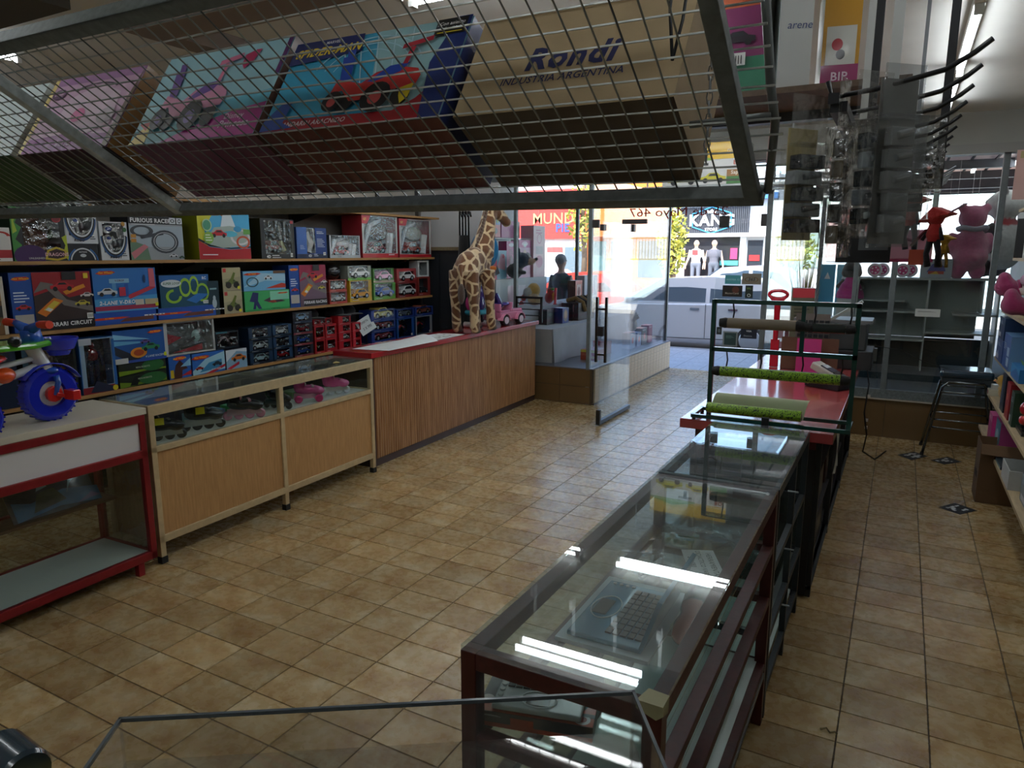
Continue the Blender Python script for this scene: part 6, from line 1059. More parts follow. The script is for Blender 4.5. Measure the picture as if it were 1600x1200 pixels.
# stickers on the closed door leaf
def stick(label,x0,x1,z0,z1,base,art,frame=None):
    t=T('window_sticker',label,'sticker',((x0+x1)/2,FY-.0075,z0),0,'payment stickers on the door glass'); MB(base).box(-(x1-x0)/2,(x1-x0)/2,-.0012,.0,0,z1-z0).build('sticker','cardprint',t)
    if art: Art(x1-x0,z1-z0,-.0012).draw(art).m.build('print','cardprint',t)
stick('teal card sticker, top left on the door glass',-1.61,-1.45,1.44,1.53,0x4a9aa2,[('t','AHORA 12',.5,.5,.3,0x9ad0d4)])
stick('grey-green oval-logo sticker, top right on the door glass',-1.44,-1.25,1.44,1.55,0x7c776a,[('o',.5,.45,.36,.26,.15,0x6a5030),('t','365',.5,.45,.4,0x2a2420,.02,.2)])
stick('black MasterCard sticker on the door glass',-1.63,-1.43,1.31,1.425,0x1d1614,[('e',.66,.62,.18,.3,0x5a3024),('t','MasterCard',.48,.3,.24,0xa8a098,.01)])
stick('narrow dark green sticker beside the MasterCard one',-1.40,-1.325,1.30,1.43,0x1c2a24,[('e',.5,.22,.24,.13,0xb0b8b4),('e',.5,.22,.15,.08,0x1c2a24),('l',.2,.8,.6,3,0x7a9a50)])
stick('navy VISA Electron sticker low on the door glass',-1.42,-1.26,.885,.99,0x1c2436,[('t','VISA',.5,.72,.24,0xd8dce2,.02),('t','Electron',.45,.25,.22,0x9aa0aa)])
stick('framed teal-grey notice low on the door glass',-1.60,-1.45,.79,.95,0x8a9294,[('r',.1,.1,.9,.9,0x2a4448),('l',.2,.7,.55,4,0x6a8a8c)])
stick('small black square sticker by the door edge',-1.67,-1.615,.91,.99,0x1c2224,[('e',.5,.5,.25,.25,0x5a6468)])
# lettering on the outside of the transom and door glass, mirrored from inside
lt=T('window_lettering','dark red shop address lettering on the entrance glass, read in mirror','lettering',(-2.15,FY+.012,0)); X2=M.Rotation(PI/2,4,'X')@M.Scale(-1,4,(1,0,0))
m=MB(); m.text('25 de Mayo 467',M.Translation((0,0,2.18))@X2,.13,0x9a2420,wide=1.25); m.build('address','matte',lt)
m=MB(); 
for i,x in enumerate((-.36,-.22,-.13,-.04,.05,.14,.24)): m.tube([(x,0,2.45),(x+.02,0,2.36),(x-.01,0,2.30),(x-.06,0,2.31),(x-.08,0,2.34)],.009,0x5a1420,6)
m.tube([(.3,0,2.4),(.4,0,2.32),(.5,0,2.3),(.62,0,2.36),(.66,0,2.4)],.009,0x5a1420,6); m.tube([(-.44,0,2.35),(-.46,0,2.30),(-.5,0,2.27)],.01,0x5a1420,6); m.build('script_strokes','matte',lt,smooth=True)
# ---------------------------------------------------------------- the aisle: stool, carton, leaflets, scrap
so_=T('stool','chrome-legged stool with a dark blue vinyl seat by the window sill','stool',(.56,7.22,0))
m=MB(0x1f3a4c); m.box(-.2,.2,-.17,.17,.70,.77); m.build('seat_pad','gloss',so_,bev=.025)
m=MB()
for s in (-1,1): MB(0x6e7478).tube([(-.27,s*.19,.005),(-.17,s*.17,.62),(-.13,s*.165,.665),(.13,s*.165,.665),(.17,s*.17,.62),(.27,s*.19,.005)],.012,n=10).build('leg_hoop','chrome',so_,smooth=True)
for z,w in ((.26,.235),(.33,.22),(.58,.175)):
    for s in (-1,1): MB(0x8a9094).tube([(-w,s*.18,z),(w,s*.18,z)],.007).build('rung','chrome',so_,smooth=True)
for sx in (-1,1): MB(0x8a9094).tube([(sx*.22,-.18,.3),(sx*.22,.18,.3)],.007).build('rung','chrome',so_,smooth=True); 
for sx in (-1,1):
    for s in (-1,1): MB(0x151515).cyl((sx*.272,s*.191,0),(sx*.268,s*.19,.03),.015,n=10).build('rubber_foot','rubber',so_)
MB(0x30383c).box(-.18,.18,-.165,.165,.665,.70).build('seat_frame','paint',so_)
ob=T('carton_box','open brown cardboard carton on the floor beside the toy shelves','carton',(.74,5.98,0))
m=MB(0x6b5034); a=.14; m.box(-a,a,-a,-a+.005,0,.43); m.box(-a,a,a-.005,a,0,.43); m.box(-a,-a+.005,-a+.005,a-.005,0,.43); m.box(a-.005,a,-a+.005,a-.005,0,.43); m.box(-a,a,-a,a,.001,.006); m.build('walls','carton',ob); MB(0x2a2018).box(-a-.0015,-a,-.06,.06,.16,.21).build('stamp','matte',ob); MB(0x2a2018).lathe([(0,0),(.02,0)],0x201810,12,M.Translation((.06,-a-.001,.1))@M.Rotation(PI/2,4,'X')).build('hand_hole','matte',ob)
MB(0x6b5034).add([(-a,-a,.43),(a,-a,.43),(a,-a-.05,.36),(-a,-a-.05,.37)],[(0,1,2,3)]).build('flap','carton',ob)
b2=toybox('storage_box','low dark carton on the floor behind the open carton',(1.0,6.1,.0),-PI/2,.4,.26,.2,0x4a3a28,0x4a3a28,[('r',.3,.3,.7,.6,0x5a4a34)],cat='carton')
for q,l in (([(.102,6.93),(.232,7.118),(.339,7.015),(.215,6.813)],'black and white leaflet on the floor nearest the stool leg'),([(.356,6.891),(.487,7.074),(.589,6.954),(.451,6.794)],'black and white leaflet on the floor nearest the toy shelves'),([(.366,5.583),(.475,5.745),(.602,5.64),(.491,5.496)],'black and white leaflet lying alone on the aisle floor beside the carton')):
    cx=sum(p[0] for p in q)/4; cy=sum(p[1] for p in q)/4; t=T('leaflet',l,'leaflet',(cx,cy,.0005),0,'leaflets on the aisle floor')
    f=lambda u,v,z:((q[0][0]*(1-u)+q[1][0]*u)*(1-v)+(q[3][0]*(1-u)+q[2][0]*u)*v-cx,(q[0][1]*(1-u)+q[1][1]*u)*(1-v)+(q[3][1]*(1-u)+q[2][1]*u)*v-cy,z)
    MB(0x14171c).add([f(0,0,0),f(1,0,0),f(1,1,0),f(0,1,0),f(0,0,.0015),f(1,0,.0015),f(1,1,.0015),f(0,1,.0015)],[(4,5,6,7),(0,1,5,4),(1,2,6,5),(2,3,7,6),(3,0,4,7)]).build('sheet','sheet',t)
    m=MB(0xd8dcdc); rd=random.Random(int(cx*100))
    for i in range(9): u,v=rd.uniform(.1,.7),rd.uniform(.1,.7); du,dv=rd.uniform(.08,.22),rd.uniform(.08,.25); m.poly([f(u,v,.002),f(u+du,v+.03,.002),f(u+du,v+dv,.002),f(u-.02,v+dv,.002)])
    m.build('print','matte',t)
ss=T('cellophane_scrap','tiny crumpled cellophane scrap on the aisle floor by the showcase leg','litter',(-.1,2.63,.0)); MB(0xb8b08a).tube([(-.02,0,.006),(0,.012,.01),(.015,-.004,.006),(.03,.006,.008),(.04,0,.005)],.004,n=5).build('scrap','foil',ss)
# ---------------------------------------------------------------- clear plastic display bin in the foreground
ab=T('display_bin','clear acrylic display bin across the bottom foreground','display bin',(-.353,.369,.905),R(33.6))
w,d,h,t_=.64,.62,.295,.004
for q in ((-w/2,w/2,d/2-t_,d/2,0,h),(-w/2,w/2,-d/2,-d/2+t_,0,h),(-w/2,-w/2+t_,-d/2+t_,d/2-t_,0,h),(w/2-t_,w/2,-d/2+t_,d/2-t_,0,h)): MB().box(*q).build('wall','acrylic',ab)
MB().box(-w/2,w/2,-d/2,d/2,0,t_).build('base','acrylic',ab); MB().box(-w/2+t_,w/2-t_,-d/2+t_,d/2-t_,h-.06,h-.056).build('lid','acrylic',ab)
for q in ((-w/2-.001,w/2+.001,d/2-.003,d/2+.001,h-.004,h+.001),(-w/2-.001,-w/2+.003,-d/2,d/2,h-.004,h+.001),(w/2-.003,w/2+.001,-d/2,d/2,h-.002,h+.001)): MB(0x5a646a).box(*q).build('rim','gloss',ab)
ds=T('plinth','low dark plinth table under the acrylic bin','table',(-.353,.369,0),R(33.6)); MB(0x4a4440).box(-.36,.36,-.36,.34,.86,.904).build('top','board',ds)
for x in (-.33,.33):
    for y in (-.33,.31): MB(0x33302e).box(x-.02,x+.02,y-.02,y+.02,0,.86).build('leg','steelpaint',ds)
tv=T('toy_truck','yellow toy truck with a dark drum at the bottom left corner','toy truck',(-.905,.365,1.03),R(30))
MB(0x27343c).lathe([(0,-.04),(.027,-.04),(.03,-.033),(.03,.033),(.027,.04),(0,.04)],0x2a3a44,24,M.Translation((-.005,.03,.1))@M.Rotation(PI/2,4,'Y')@M.Rotation(.6,4,'X')).build('drum','gloss',tv,auto=40)
MB(0xb8a81c).box(-.08,.1,-.05,.06,.015,.072).build('cab','gloss',tv,bev=.008); MB(0xb02a24).ell((-.06,.03,.13),.025).build('red_cap','gloss',tv,smooth=True)
for x in (-.05,.06):
    for y in (-.05,.06): MB(0x1a1a1a).cyl((x,y-.01,.02),(x,y+.01,.02),.02).build('wheel','rubber',tv)
p2=T('plinth','tall dark stand under the yellow toy truck','table',(-.905,.365,0),R(30)); MB(0x4a4440).box(-.1,.1,-.09,.06,1.0,1.029).build('top','board',p2); MB(0x33302e).box(-.04,.04,-.04,.04,0,1.0).build('column','steelpaint',p2); MB(0x33302e).box(-.12,.12,-.12,.12,0,.02).build('foot','steelpaint',p2)
# ---------------------------------------------------------------- right-hand toy shelves
rs=T('shelf_unit','cream wooden toy shelving along the right-hand wall, its end facing the window','shelving',(.95,4.6,0))
for z,x0 in ((.33,-.27),(.615,-.24),(.92,-.22),(1.305,-.21),(1.72,-.18),(2.1,-.18)): MB(0xb9a582).box(x0,.2,-2.6,2.42,z-.022,z).build('shelf_board','board',rs)
MB(0x8aa0a4).box(-.02,.2,2.40,2.42,0.0,2.2).build('end_panel','paint',rs)
for y in (-2.5,-.6,1.2,2.36): MB(0x5a5e60).box(.17,.2,y-.02,y+.02,0,2.3).build('upright','steelpaint',rs)
MB(0x3a3c40).box(.195,.2,-2.6,2.42,0,2.2).build('back_panel','matte',rs)
RT=-PI/2
def RB_(z,y0,y1,h,label,c,side,art=None,d=.16,x=.725,**k): return toybox('toy_box',label,(x+k.pop('back',0),(y0+y1)/2,z+.001),RT+k.pop('tw',0),abs(y1-y0)*.97,h,d,c,side,art,'toys on the right-hand shelves',**k)
LN=[('l',.1,.8,.6,3,0xc8d4e4),('r',.1,.1,.5,.3,0xd8dce4)]
RB_(.92,6.52,6.9,.17,'dark blue box, lower of two at the window end of the third shelf',0x33508a,0x2a4a80,[('e',.3,.3,.1,.15,0xc8d4e4)]+LN)
RB_(.92+.172,6.55,6.9,.17,'darker blue box on top of the lower blue box at the shelf end',0x223c66,0x1c3458,LN)
RB_(.92,6.1,6.48,.25,'light blue window-printed box with white writing, third shelf',0x3f62a8,0x6f9ac8,[('r',.6,.1,.9,.35,0xc8dcf0),('r',.6,.4,.9,.65,0xc8dcf0),('l',.1,.7,.4,4,0xd0e0f4)])
RB_(.92,5.55,5.95,.09,'low sky-blue box in front of the green plant toy, third shelf',0x3f9ad0,0x2a78b8,[('p',[(0,.2),(.6,.9),(1,.5),(1,0),(0,0)],0x2f70b8)])
RB_(.615,6.1,6.3,.27,'dark navy upright box on the second shelf',0x1c2434,0x161c2a,[('r',.2,.2,.4,.8,0x6a7a98)])
RB_(.615,5.84,6.02,.25,'red upright box with spots next to the navy one, second shelf',0xb02a34,0x8a1f28,[('e',.4,.6,.2,.1,0xe88a70),('e',.6,.3,.2,.1,0xd8583c)])
RB_(.615,5.62,5.76,.23,'dark green upright box on the second shelf',0x2c5040,0x244434,LN)
RB_(.33,6.35,6.56,.21,'bright magenta box standing on the lowest shelf',0xb03078,0xc83c88,[('r',0,.75,1,1,0xd878a8),('l',.1,.9,.7,2,0xf0c8dc)],x=.70)
RB_(.33,6.02,6.3,.22,'pink and teal patterned box on the lowest shelf beside the magenta one',0x4a8a98,0xb04a84,[('p',[(0,0),(1,.3),(1,0)],0xc04a8a),('e',.5,.5,.3,.2,0xa8c8d0)],x=.72)
RB_(.33,5.55,5.95,.02,'dark glossy plastic-wrapped flat toy sloping on the lowest shelf',0x3a5a66,0x2a3a44,[('p',[(0,0),(1,.5),(1,1)],0x6a98a4)],d=.24,x=.69,lean=-.0)
wb_=T('open_tray','white open card tray on the lowest shelf of the right-hand shelving','tray',(.82,5.25,.331))
m=MB(0xc6cac8); m.box(-.14,.14,-.16,.16,0,.006); m.box(-.14,-.134,-.16,.16,.006,.12); m.box(.134,.14,-.16,.16,.006,.12); m.box(-.134,.134,-.16,-.154,.006,.12); m.box(-.134,.134,.154,.16,.006,.12); m.build('tray','carton',wb_)
RB_(.33,4.5,4.95,.16,'pale printed toy box beyond the white tray, lowest shelf',0x8a98a0,0x707c84,LN)
jp_=T('denim_pouch','dark denim toy bag at the end of the lowest shelf','bag',(.80,6.78,.331)); m=MB(0x28323c); m.ell((0,0,.08),(.07,.09,.08)); m.ell((0,.02,.15),(.05,.06,.05)); blob(m,'bag','fabric',jp_,.014,3)
def plush(label,loc,rz,parts,mt='plush',cat='plush toy',vox=.014,colf=None,extra=()):
    t=T('plush_toy',label,cat,loc,rz); m=MB(parts[0][2] if parts else 0xffffff)
    for c,r,col in parts: m.ell(c,r,col)
    # colour by nearest ellipsoid
    def cf(p):
        best=None
        for c,r,col in parts:
            rr=r if isinstance(r,(list,tuple)) else (r,)*3; d=sum(((p[i]-c[i])/rr[i])**2 for i in range(3))
            if best is None or d<best[0]: best=(d,col)
        return best[1]
    blob(m,'body',mt,t,vox,3,colf or cf)
    for c,r,col in extra: MB(col).ell(c,r,n=10,m=7).build('eye','gloss',t,smooth=True)
    return t
YE=0xd8a41c
plush('yellow chick plush at the window end of the second shelf',(.80,6.62,.616),-PI/2,[((0,0,.07),(.06,.06,.07),YE),((0,-.03,.16),(.05,.05,.05),YE),((.05,-.03,.09),(.02,.03,.04),YE),((-.05,-.03,.09),(.02,.03,.04),YE),((0,-.09,.15),(.015,.02,.01),0xd87a1c)],extra=[((.02,-.08,.175),.007,0x111111),((-.02,-.08,.175),.007,0x111111)])
cj=T('playset','small gold and white toy set at the second shelf corner','toy',(.75,6.86,.616)); MB(0xc8c4b0).box(-.05,.05,-.05,.05,0,.05).build('box','cardprint',cj); MB(0x8a2a2a).box(-.052,.052,-.02,.02,.01,.04).build('band','cardprint',cj); MB(0xc8c8c0).box(-.03,.03,-.03,.03,.05,.09).build('lid','cardprint',cj)
dl=T('rag_doll','sitting rag doll with magenta shoes and a fluffy pink skirt on the shelf','doll',(.94,6.2,1.306),-PI/2)
SKR=0xd8a0c8
m=MB(SKR); m.ell((0,.06,.16),(.24,.14,.1)); m.ell((.1,.0,.16),(.14,.14,.08)); m.ell((-.14,-.06,.26),(.16,.13,.07)); blob(m,'tulle_skirt','plush',dl,.018,2)
m=MB(0xc8307c); m.ell((0,.1,.3),(.1,.08,.14)); m.ell((-.12,.04,.3),(.04,.05,.1)); m.ell((.12,.04,.3),(.04,.05,.1)); blob(m,'dress','plush',dl,.016,3)
m=MB(0xe8c8b0); m.ell((0,.08,.52),(.09,.09,.1)); blob(m,'head','plush',dl,.016,2)
MB(0x4a2c1c).ell((0,.1,.55),(.1,.1,.1)).build('hair','plush',dl,smooth=True)
for s in (-1,1):
    MB(0x151515).ell((s*.03,-.005,.53),.012).build('eye','gloss',dl,smooth=True)
    x_,z_=(-.22,.2) if s<0 else (.28,.1)
    MB(0xe6dcd4).tube([(s*.1,.03,.12),(x_*.8,-.1,z_*.8+.02),(x_,-.19,z_)],[.05,.045,.04],n=12).build('stocking_leg','fabric',dl,smooth=True)
    m=MB(0xb0186a); m.ell((x_,-.25,z_),(.07,.085,.07)); m.ell((x_,-.27,z_+.05),(.06,.05,.07)); m.ell((x_,-.19,z_-.02),(.06,.06,.05)); blob(m,'shoe','plush',dl,.016,3)
    MB(0xb0186a).tube([(x_-.05,-.17,z_),(x_-.03,-.18,z_+.05),(x_+.03,-.18,z_+.05),(x_+.05,-.17,z_)],.012).build('shoe_strap','plush',dl,smooth=True)
gp=T('plastic_plant','green grassy plastic plant toy on the third shelf','toy plant',(.84,5.72,.921)); m=MB(0x5a9a48); rd=random.Random(3)
MB(0x3a4a34).lathe([(0,0),(.05,0),(.06,.05),(0,.06)],0x3a4a34,14).build('pot','gloss',gp,auto=40)
for i in range(60): a=rd.uniform(0,6.28); q=rd.uniform(.02,.1); m.add([(0,0,.05),(q*math.cos(a),q*math.sin(a),.1+rd.uniform(0,.14)),(q*math.cos(a+.2)*.9,q*math.sin(a+.2)*.9,.1+rd.uniform(0,.1))],[(0,1,2)],rd.choice((0x6ab858,0x4a8a3c,0x9ac89a)))
stuff(m.build('blades','leaf',gp)); MB(0xc8c830).ell((-.05,-.02,.06),(.03,.02,.012)).build('yellow_pod','gloss',gp,smooth=True)
def ballt(label,y,z,parts):
    t=T('toy_set',label,'toy',(.80,y,z),-PI/2); m=MB()
    for c,r,col in parts: m.ell(c,r,col,n=12,m=8)
    m.build('toy','gloss',t,smooth=True); MB(0x30302c).box(-.07,.07,-.05,.05,0,.02).build('base_card','cardprint',t); return t
ballt('toy with red flowers and green rings on the second shelf',5.42,.616,[((0,-.02,.17),.05,0xa82430),((.04,0,.1),.05,0x8ab830),((.04,-.04,.1),.03,0xc83030),((-.05,0,.08),.045,0xc8a028),((-.03,.02,.22),.05,0xb89020),((-.02,.0,.05),.05,0x202224)])
ballt('purple and orange foil-wrapped toy on the second shelf',5.12,.616,[((0,0,.08),(.07,.06,.06),0x5a2a98),((.05,-.02,.06),.03,0xd88a20),((-.05,-.02,.12),.04,0x8a48c8),((0,-.03,.15),.03,0x4a9a90)])
ballt('white and purple toy vehicle on the third shelf',5.25,.921,[((0,0,.07),(.09,.06,.06),0x4a3a90),((0,-.03,.1),(.08,.04,.03),0xe0e4e8),((.05,-.05,.05),.03,0xe0e0e8),((-.05,0,.14),.03,0xd8d8e0)])
ballt('red mask-like toy in a dark wrapper on the second shelf',5.55,.616,[((0,0,.05),(.06,.04,.05),0x20221c),((0,-.03,.07),(.035,.02,.03),0xa83020),((.02,-.03,.13),(.03,.02,.02),0xc8b040)])
bkx=T('toy_box','tall narrow black box with white lettering on the top shelf corner','toy box',(.79,7.0-.1,1.721),RT-.5)
carton_mb(.16,.3,.14,0x17191c,0x101214).build('carton','cardprint',bkx); Art(.16,.3).draw([('t','ROBOT',.5,.9,.07,0xc8ccd0),('l',.2,.75,.5,6,0x8a9094),('r',.25,.02,.7,.2,0xd0d4d2)]).m.build('front_print','cardprint',bkx)
toybox('toy_box','small white box beside the tall black box, top shelf',(.80,6.65,1.721),RT,.2,.12,.12,0xc8ccca,0xb8bcba,LN)
fw_=T('poster','pastel framed poster hung inside the window at the right edge','poster',(.80,7.4,2.2),-.0); MB(0xd8b0a8).box(-.05,.3,-.006,.006,0,.4).build('panel','cardprint',fw_); Art(.3,.38,-.0065).draw([('r',0,.85,1,1,0xb8a878),('e',.55,.5,.25,.3,0x9ab0c8),('e',.5,.5,.14,.16,0x6a8ab8)]).m.build('print','cardprint',fw_); fw_.children[1].location=(.125,0,.01); MB(0x8a8a88).tube([(.1,0,.4),(.1,0,.749)],.003).build('hanging_cord','matte',fw_)
# ---------------------------------------------------------------- right display window
wd=T('display_platform','dark blue carpeted platform in the right-hand display window','platform',(0,9.05,.371)); MB(0x17303c).box(-1.15,1.12,-1.35,1.4,0,.06).build('carpet','fabric',wd); MB(0x17303c).box(-1.15,1.12,-.6,1.4,.06,.13).build('upper_step','fabric',wd)
cu=T('cubby_shelf','grey-white open cubby shelf unit standing in the right-hand window','shelving',(.24,8.9,.502))
WB=0xa4aca8
def brd(x0,x1,z0,z1,d0=-.17,d1=.17,c=WB): MB(c).box(x0-.24,x1-.24,d0,d1,z0-.502,z1-.502).build('board','paint',cu)
brd(-.45,.9,1.475,1.495); brd(-.43,-.41,.502,1.475); brd(.25,.27,1.14,1.475); brd(.25,.265,.502,1.12); brd(-.41,.25,1.12,1.14); brd(-.41,.05,1.235,1.25,-.1,.1); brd(-.41,.25,.82,.84); brd(.74,.755,1.14,1.475); brd(.5,.9,1.11,1.13); brd(.27,.88,.91,.93); brd(.88,.9,.502,1.475)
MB(0x8b948f).box(-.65,.50,.17,.175,.34,.97).build('back_board','paint',cu); MB(0x2a363a).box(-.65,.65,.17,.174,.0,.33).build('back_board','paint',cu)
sg=T('window_sign','white notice strip taped to the inside of the right window','sign',(.235,FY-.012,1.18)); MB(0xd0d4ce).box(-.1,.1,-.001,.001,0,.07).build('strip','sheet',sg); Art(.2,.07,-.001).draw([('l',.1,.7,.75,3,0x5a605c)]).m.build('print','matte',sg)
PK=0xc8688e
plush('big pink bear plush seen from behind, standing on the window shelf',(.60,8.9,1.4975),PI+.25,[((0,0,.33),(.16,.13,.2),PK),((0,.02,.22),(.17,.14,.14),PK),((-.09,-.02,.08),(.08,.09,.1),PK),((.09,-.02,.08),(.08,.09,.1),PK),((0,-.03,.62),(.135,.13,.13),PK),((0,-.14,.58),(.06,.06,.05),0xd890ac),((-.11,.0,.72),(.05,.03,.05),PK),((.11,.0,.72),(.05,.03,.05),PK),((-.17,-.05,.36),(.06,.08,.12),PK),((.17,-.05,.36),(.06,.08,.12),PK),((-.14,-.13,.3),(.05,.06,.06),PK),((.14,-.13,.3),(.05,.06,.06),PK),((0,.15,.2),(.05,.05,.05),PK)],vox=.022,extra=[((.05,-.15,.64),.014,0x111111),((-.05,-.15,.64),.014,0x111111)])
sf=T('scarf','grey scarf round the neck of the pink bear','scarf',(.60,8.9,1.4975),PI+.25); MB(0x9a9aa4).tube([(.125*math.cos(a*PI/10),.12*math.sin(a*PI/10)-.01,.51+.01*math.sin(a)) for a in range(20)],.026,n=8,closed=True).build('loop','fabric',sf,smooth=True)
WH=0xd8dcd8; BL=0x1d2226
plush('large white and black panda plush behind the pink bear',(.93,9.2,1.4975),PI+1.0,[((0,0,.34),(.2,.17,.26),WH),((0,-.05,.76),(.18,.17,.16),WH),((-.15,0,.9),(.06,.04,.06),BL),((.15,0,.9),(.06,.04,.06),BL),((0,-.2,.71),(.07,.07,.055),WH),((0,-.27,.73),(.025,.02,.018),BL),((-.2,-.05,.42),(.07,.1,.16),BL),((.2,-.05,.42),(.07,.1,.16),BL),((-.12,-.15,.1),(.09,.14,.1),BL),((.12,-.15,.1),(.09,.14,.1),BL),((.07,-.19,.79),(.035,.03,.045),BL),((-.07,-.19,.79),(.035,.03,.045),BL),((0,-.02,.56),(.14,.12,.06),0xb8323a)],vox=.026)
md=T('rag_doll','dark-haired doll in a spotted magenta dress seen from behind in the window','doll',(-.5,8.9,1.255),PI)
m=MB(0xb83a86); m.lathe([(0,0),(.15,.0),(.14,.06),(.1,.16),(.05,.22),(0,.22)],0xb83a86,18); m.ell((0,0,.2),(.07,.05,.05)); blob(m,'dress','fabric',md,.014,2)
rd=random.Random(2)
for i in range(7): a=rd.uniform(0,PI); MB(0xe8d8e4).ell((.125*math.cos(a),.125*math.sin(a),.04+.015*i),.008,n=6,m=5).build('dot','matte',md)
m=MB(0x1c1518); m.ell((0,0,.32),(.1,.09,.1)); m.ell((.06,.0,.28),(.05,.05,.05)); m.ell((-.06,0,.28),(.05,.05,.05)); blob(m,'hair','plush',md,.014,2)
MB(0xd8a890).ell((0,-.05,.31),(.07,.06,.075)).build('face','plush',md,smooth=True)
for s in (-1,1): MB(0x1c1518).tube([(s*.07,0,.2),(s*.14,-.02,.12)],[.024,.02]).build('arm','plush',md,smooth=True)
MB(0xd04a90).ell((-.07,.03,.42),(.05,.03,.03)).build('hair_tie','fabric',md,smooth=True)
st_=T('display_block','white display block under the spotted-dress doll','block',(-.5,8.9,.502)); MB(0xc8ccca).box(-.12,.08,-.16,.16,0,.752).build('block','paint',st_)
for i,(x,l) in enumerate(((-.27,'pair of pink-hubbed white scooter wheels on the window shelf, nearer the doll'),(-.0,'pair of pink-hubbed white scooter wheels on the window shelf, nearer the laptop box'))):
    t=T('scooter_kit',l,'toy wheels',(x,8.85,1.4965)); 
    for dx,dy in ((0,0),(.07,.1)):
        w=MB(); mt=M.Translation((dx,dy,.075))@M.Rotation(PI/2,4,'X'); w.tube([(.06*math.cos(a*PI/12),.06*math.sin(a*PI/12),0) for a in range(24)],.015,0xd8d0d4,8,True,mt=mt); w.lathe([(.0,-.008),(.05,-.008),(.05,.008),(0,.008)],0xc03a78,18,mt); w.build('wheel','gloss',t,auto=50)
        for kk in range(5): MB(0xe8d4de).ell((dx+.03*math.cos(kk*1.257),dy-.009,.075+.03*math.sin(kk*1.257)),(.01,.004,.01),n=8,m=5).build('spoke_hole','gloss',t)
    MB(0xb8b8bc).cyl((0,0,.075),(.07,.1,.075),.008).build('axle','metal',t)
toybox('toy_box','white box with a colourful dragon-car emblem beside the pink bear',(.31,8.82,1.4965),0,.29,.2,.1,0x9aa2a8,0x8a9298,[('p',[(.2,.3),(.35,.7),(.5,.85),(.75,.6),(.8,.35)],0x4a4a88),('r',.25,.2,.75,.36,0xa8402c),('p',[(.3,.2),(.5,.36),(.6,.2)],0xc8a030)])
# slatted ceiling and header of the display window, its tubes and hanging cords
wc_=T('window_canopy','pinkish translucent slatted canopy with dark ribs over the right display window','canopy',(0,10.2,2.76))
sl=MB(0xcdb9b2).box(0,.2,-2.5,2.6,-.012,-.008).mesh('slat','canopy')
for i in range(20): o=bpy.data.objects.new('slat',sl); COL.objects.link(o); o.parent=wc_; o.location=(-1.22+.222*i,0,0)
for i in range(21): MB(0x4a4648).box(-1.242+.222*i,-1.222+.222*i,-2.5,2.6,-.03,-.0).build('rib','matte',wc_)
for y in (-.9,.35,1.5,2.58): MB(0x4a4c52).box(-1.24,3.2,y-.04,y+.04,-.11 if y<1 else -.14,-.02).build('cross_beam','steelpaint',wc_)
for x in (-1.2,3.15): MB(0x5a5c60).box(x-.03,x+.03,2.5,2.56,-2.772,-.02).build('post','steelpaint',wc_)
m=MB(0xb8b8b8)
for i,x in enumerate((-.3,-.1,.15,.3,-.2,.4)): m.tube([(x+.3,-1.6+.3*i,-.03),(x+.3,-1.6+.3*i,-.3-.05*i)],.002,n=4)
m.build('hanging_cord','matte',wc_)
for i,(x,y,l) in enumerate(((.05,9.6,'short tube lamp under the window canopy above the bear'),(.6,9.6,'short tube lamp under the window canopy by the panda'),(.95,9.0,'short tube lamp under the window canopy at the right edge'))): lampfix(l,x,y,2.698,.5,'y',1,'window canopy lamps')
gg=T('grass_bunch','bundle of dried grass and bright flyers in the window beside the door','decoration',(-.95,8.6,.502)); m=MB(); rd=random.Random(9)
MB(0x6a5a48).lathe([(0,0),(.08,0),(.1,.2),(.09,.2)],0x6a5a48,14).build('vase','gloss',gg,auto=40)
for i in range(70): a=rd.uniform(0,6.28); q=rd.uniform(.02,.2); h=rd.uniform(.8,1.35); m.tube([(0,0,.1),(q*.4*math.cos(a),q*.4*math.sin(a),h*.6),(q*math.cos(a),q*math.sin(a),h)],[.004,.003,.001],rd.choice((0xb8b06a,0x9a9a58,0xc8c08a)),4)
stuff(m.build('stems','leaf',gg))
rkk=T('magazine_rack','wire rack of colourful flyers and small toys in the window corner by the door','rack',(-.95,7.95,.432)); rd=random.Random(5)
MB(0xb8bcc0).box(-.2,.2,-.1,.1,0,.012).build('base','metal',rkk)
for x in (-.2,.2): MB(0xb8bcc0).box(x-.006,x+.006,-.006,.006,0,.62).build('upright','metal',rkk)
for i in range(12): x=-.15+.1*(i%4); z=.03+.2*(i//4); MB(rd.choice((0xc84a3a,0xd8d8d8,0x3a5aa8,0xd8a8b8,0x7a3a4a,0xe0b0a0))).box(x-.042,x+.042,-.03+.02*(i//4),-.024+.02*(i//4),z,z+rd.uniform(.12,.18)).build('flyer','cardprint',rkk)
for i,(x,c,l) in enumerate(((-.78,0x4aa8d0,'light blue beach print card standing on the window block, left'),(-.6,0x7ac0d8,'pale blue print card standing behind the doll in the window'))): toybox('toy_box',l,(x,9.25,.502),0,.16,1.12,.1,c,c,[('p',[(.3,.85),(.5,.92),(.7,.85)],0xe0f0f0),('r',0,0,1,.6,0xc0d8dc)])
pt2=T('hanging_pot','small red hanging flower pot on strings in the right window','plant pot',(-.78,9.0,2.0)); MB(0x8a2a34).lathe([(0,0),(.03,0),(.045,.05),(.035,.05)],0x8a2a34,14).build('pot','gloss',pt2,auto=40); m=MB(0xb8a898)
for a in range(3): m.tube([(.04*math.cos(a*2.1),.04*math.sin(a*2.1),.05),(0,0,.5),(0,0,.879)],.002,n=4)
m.build('string','matte',pt2)
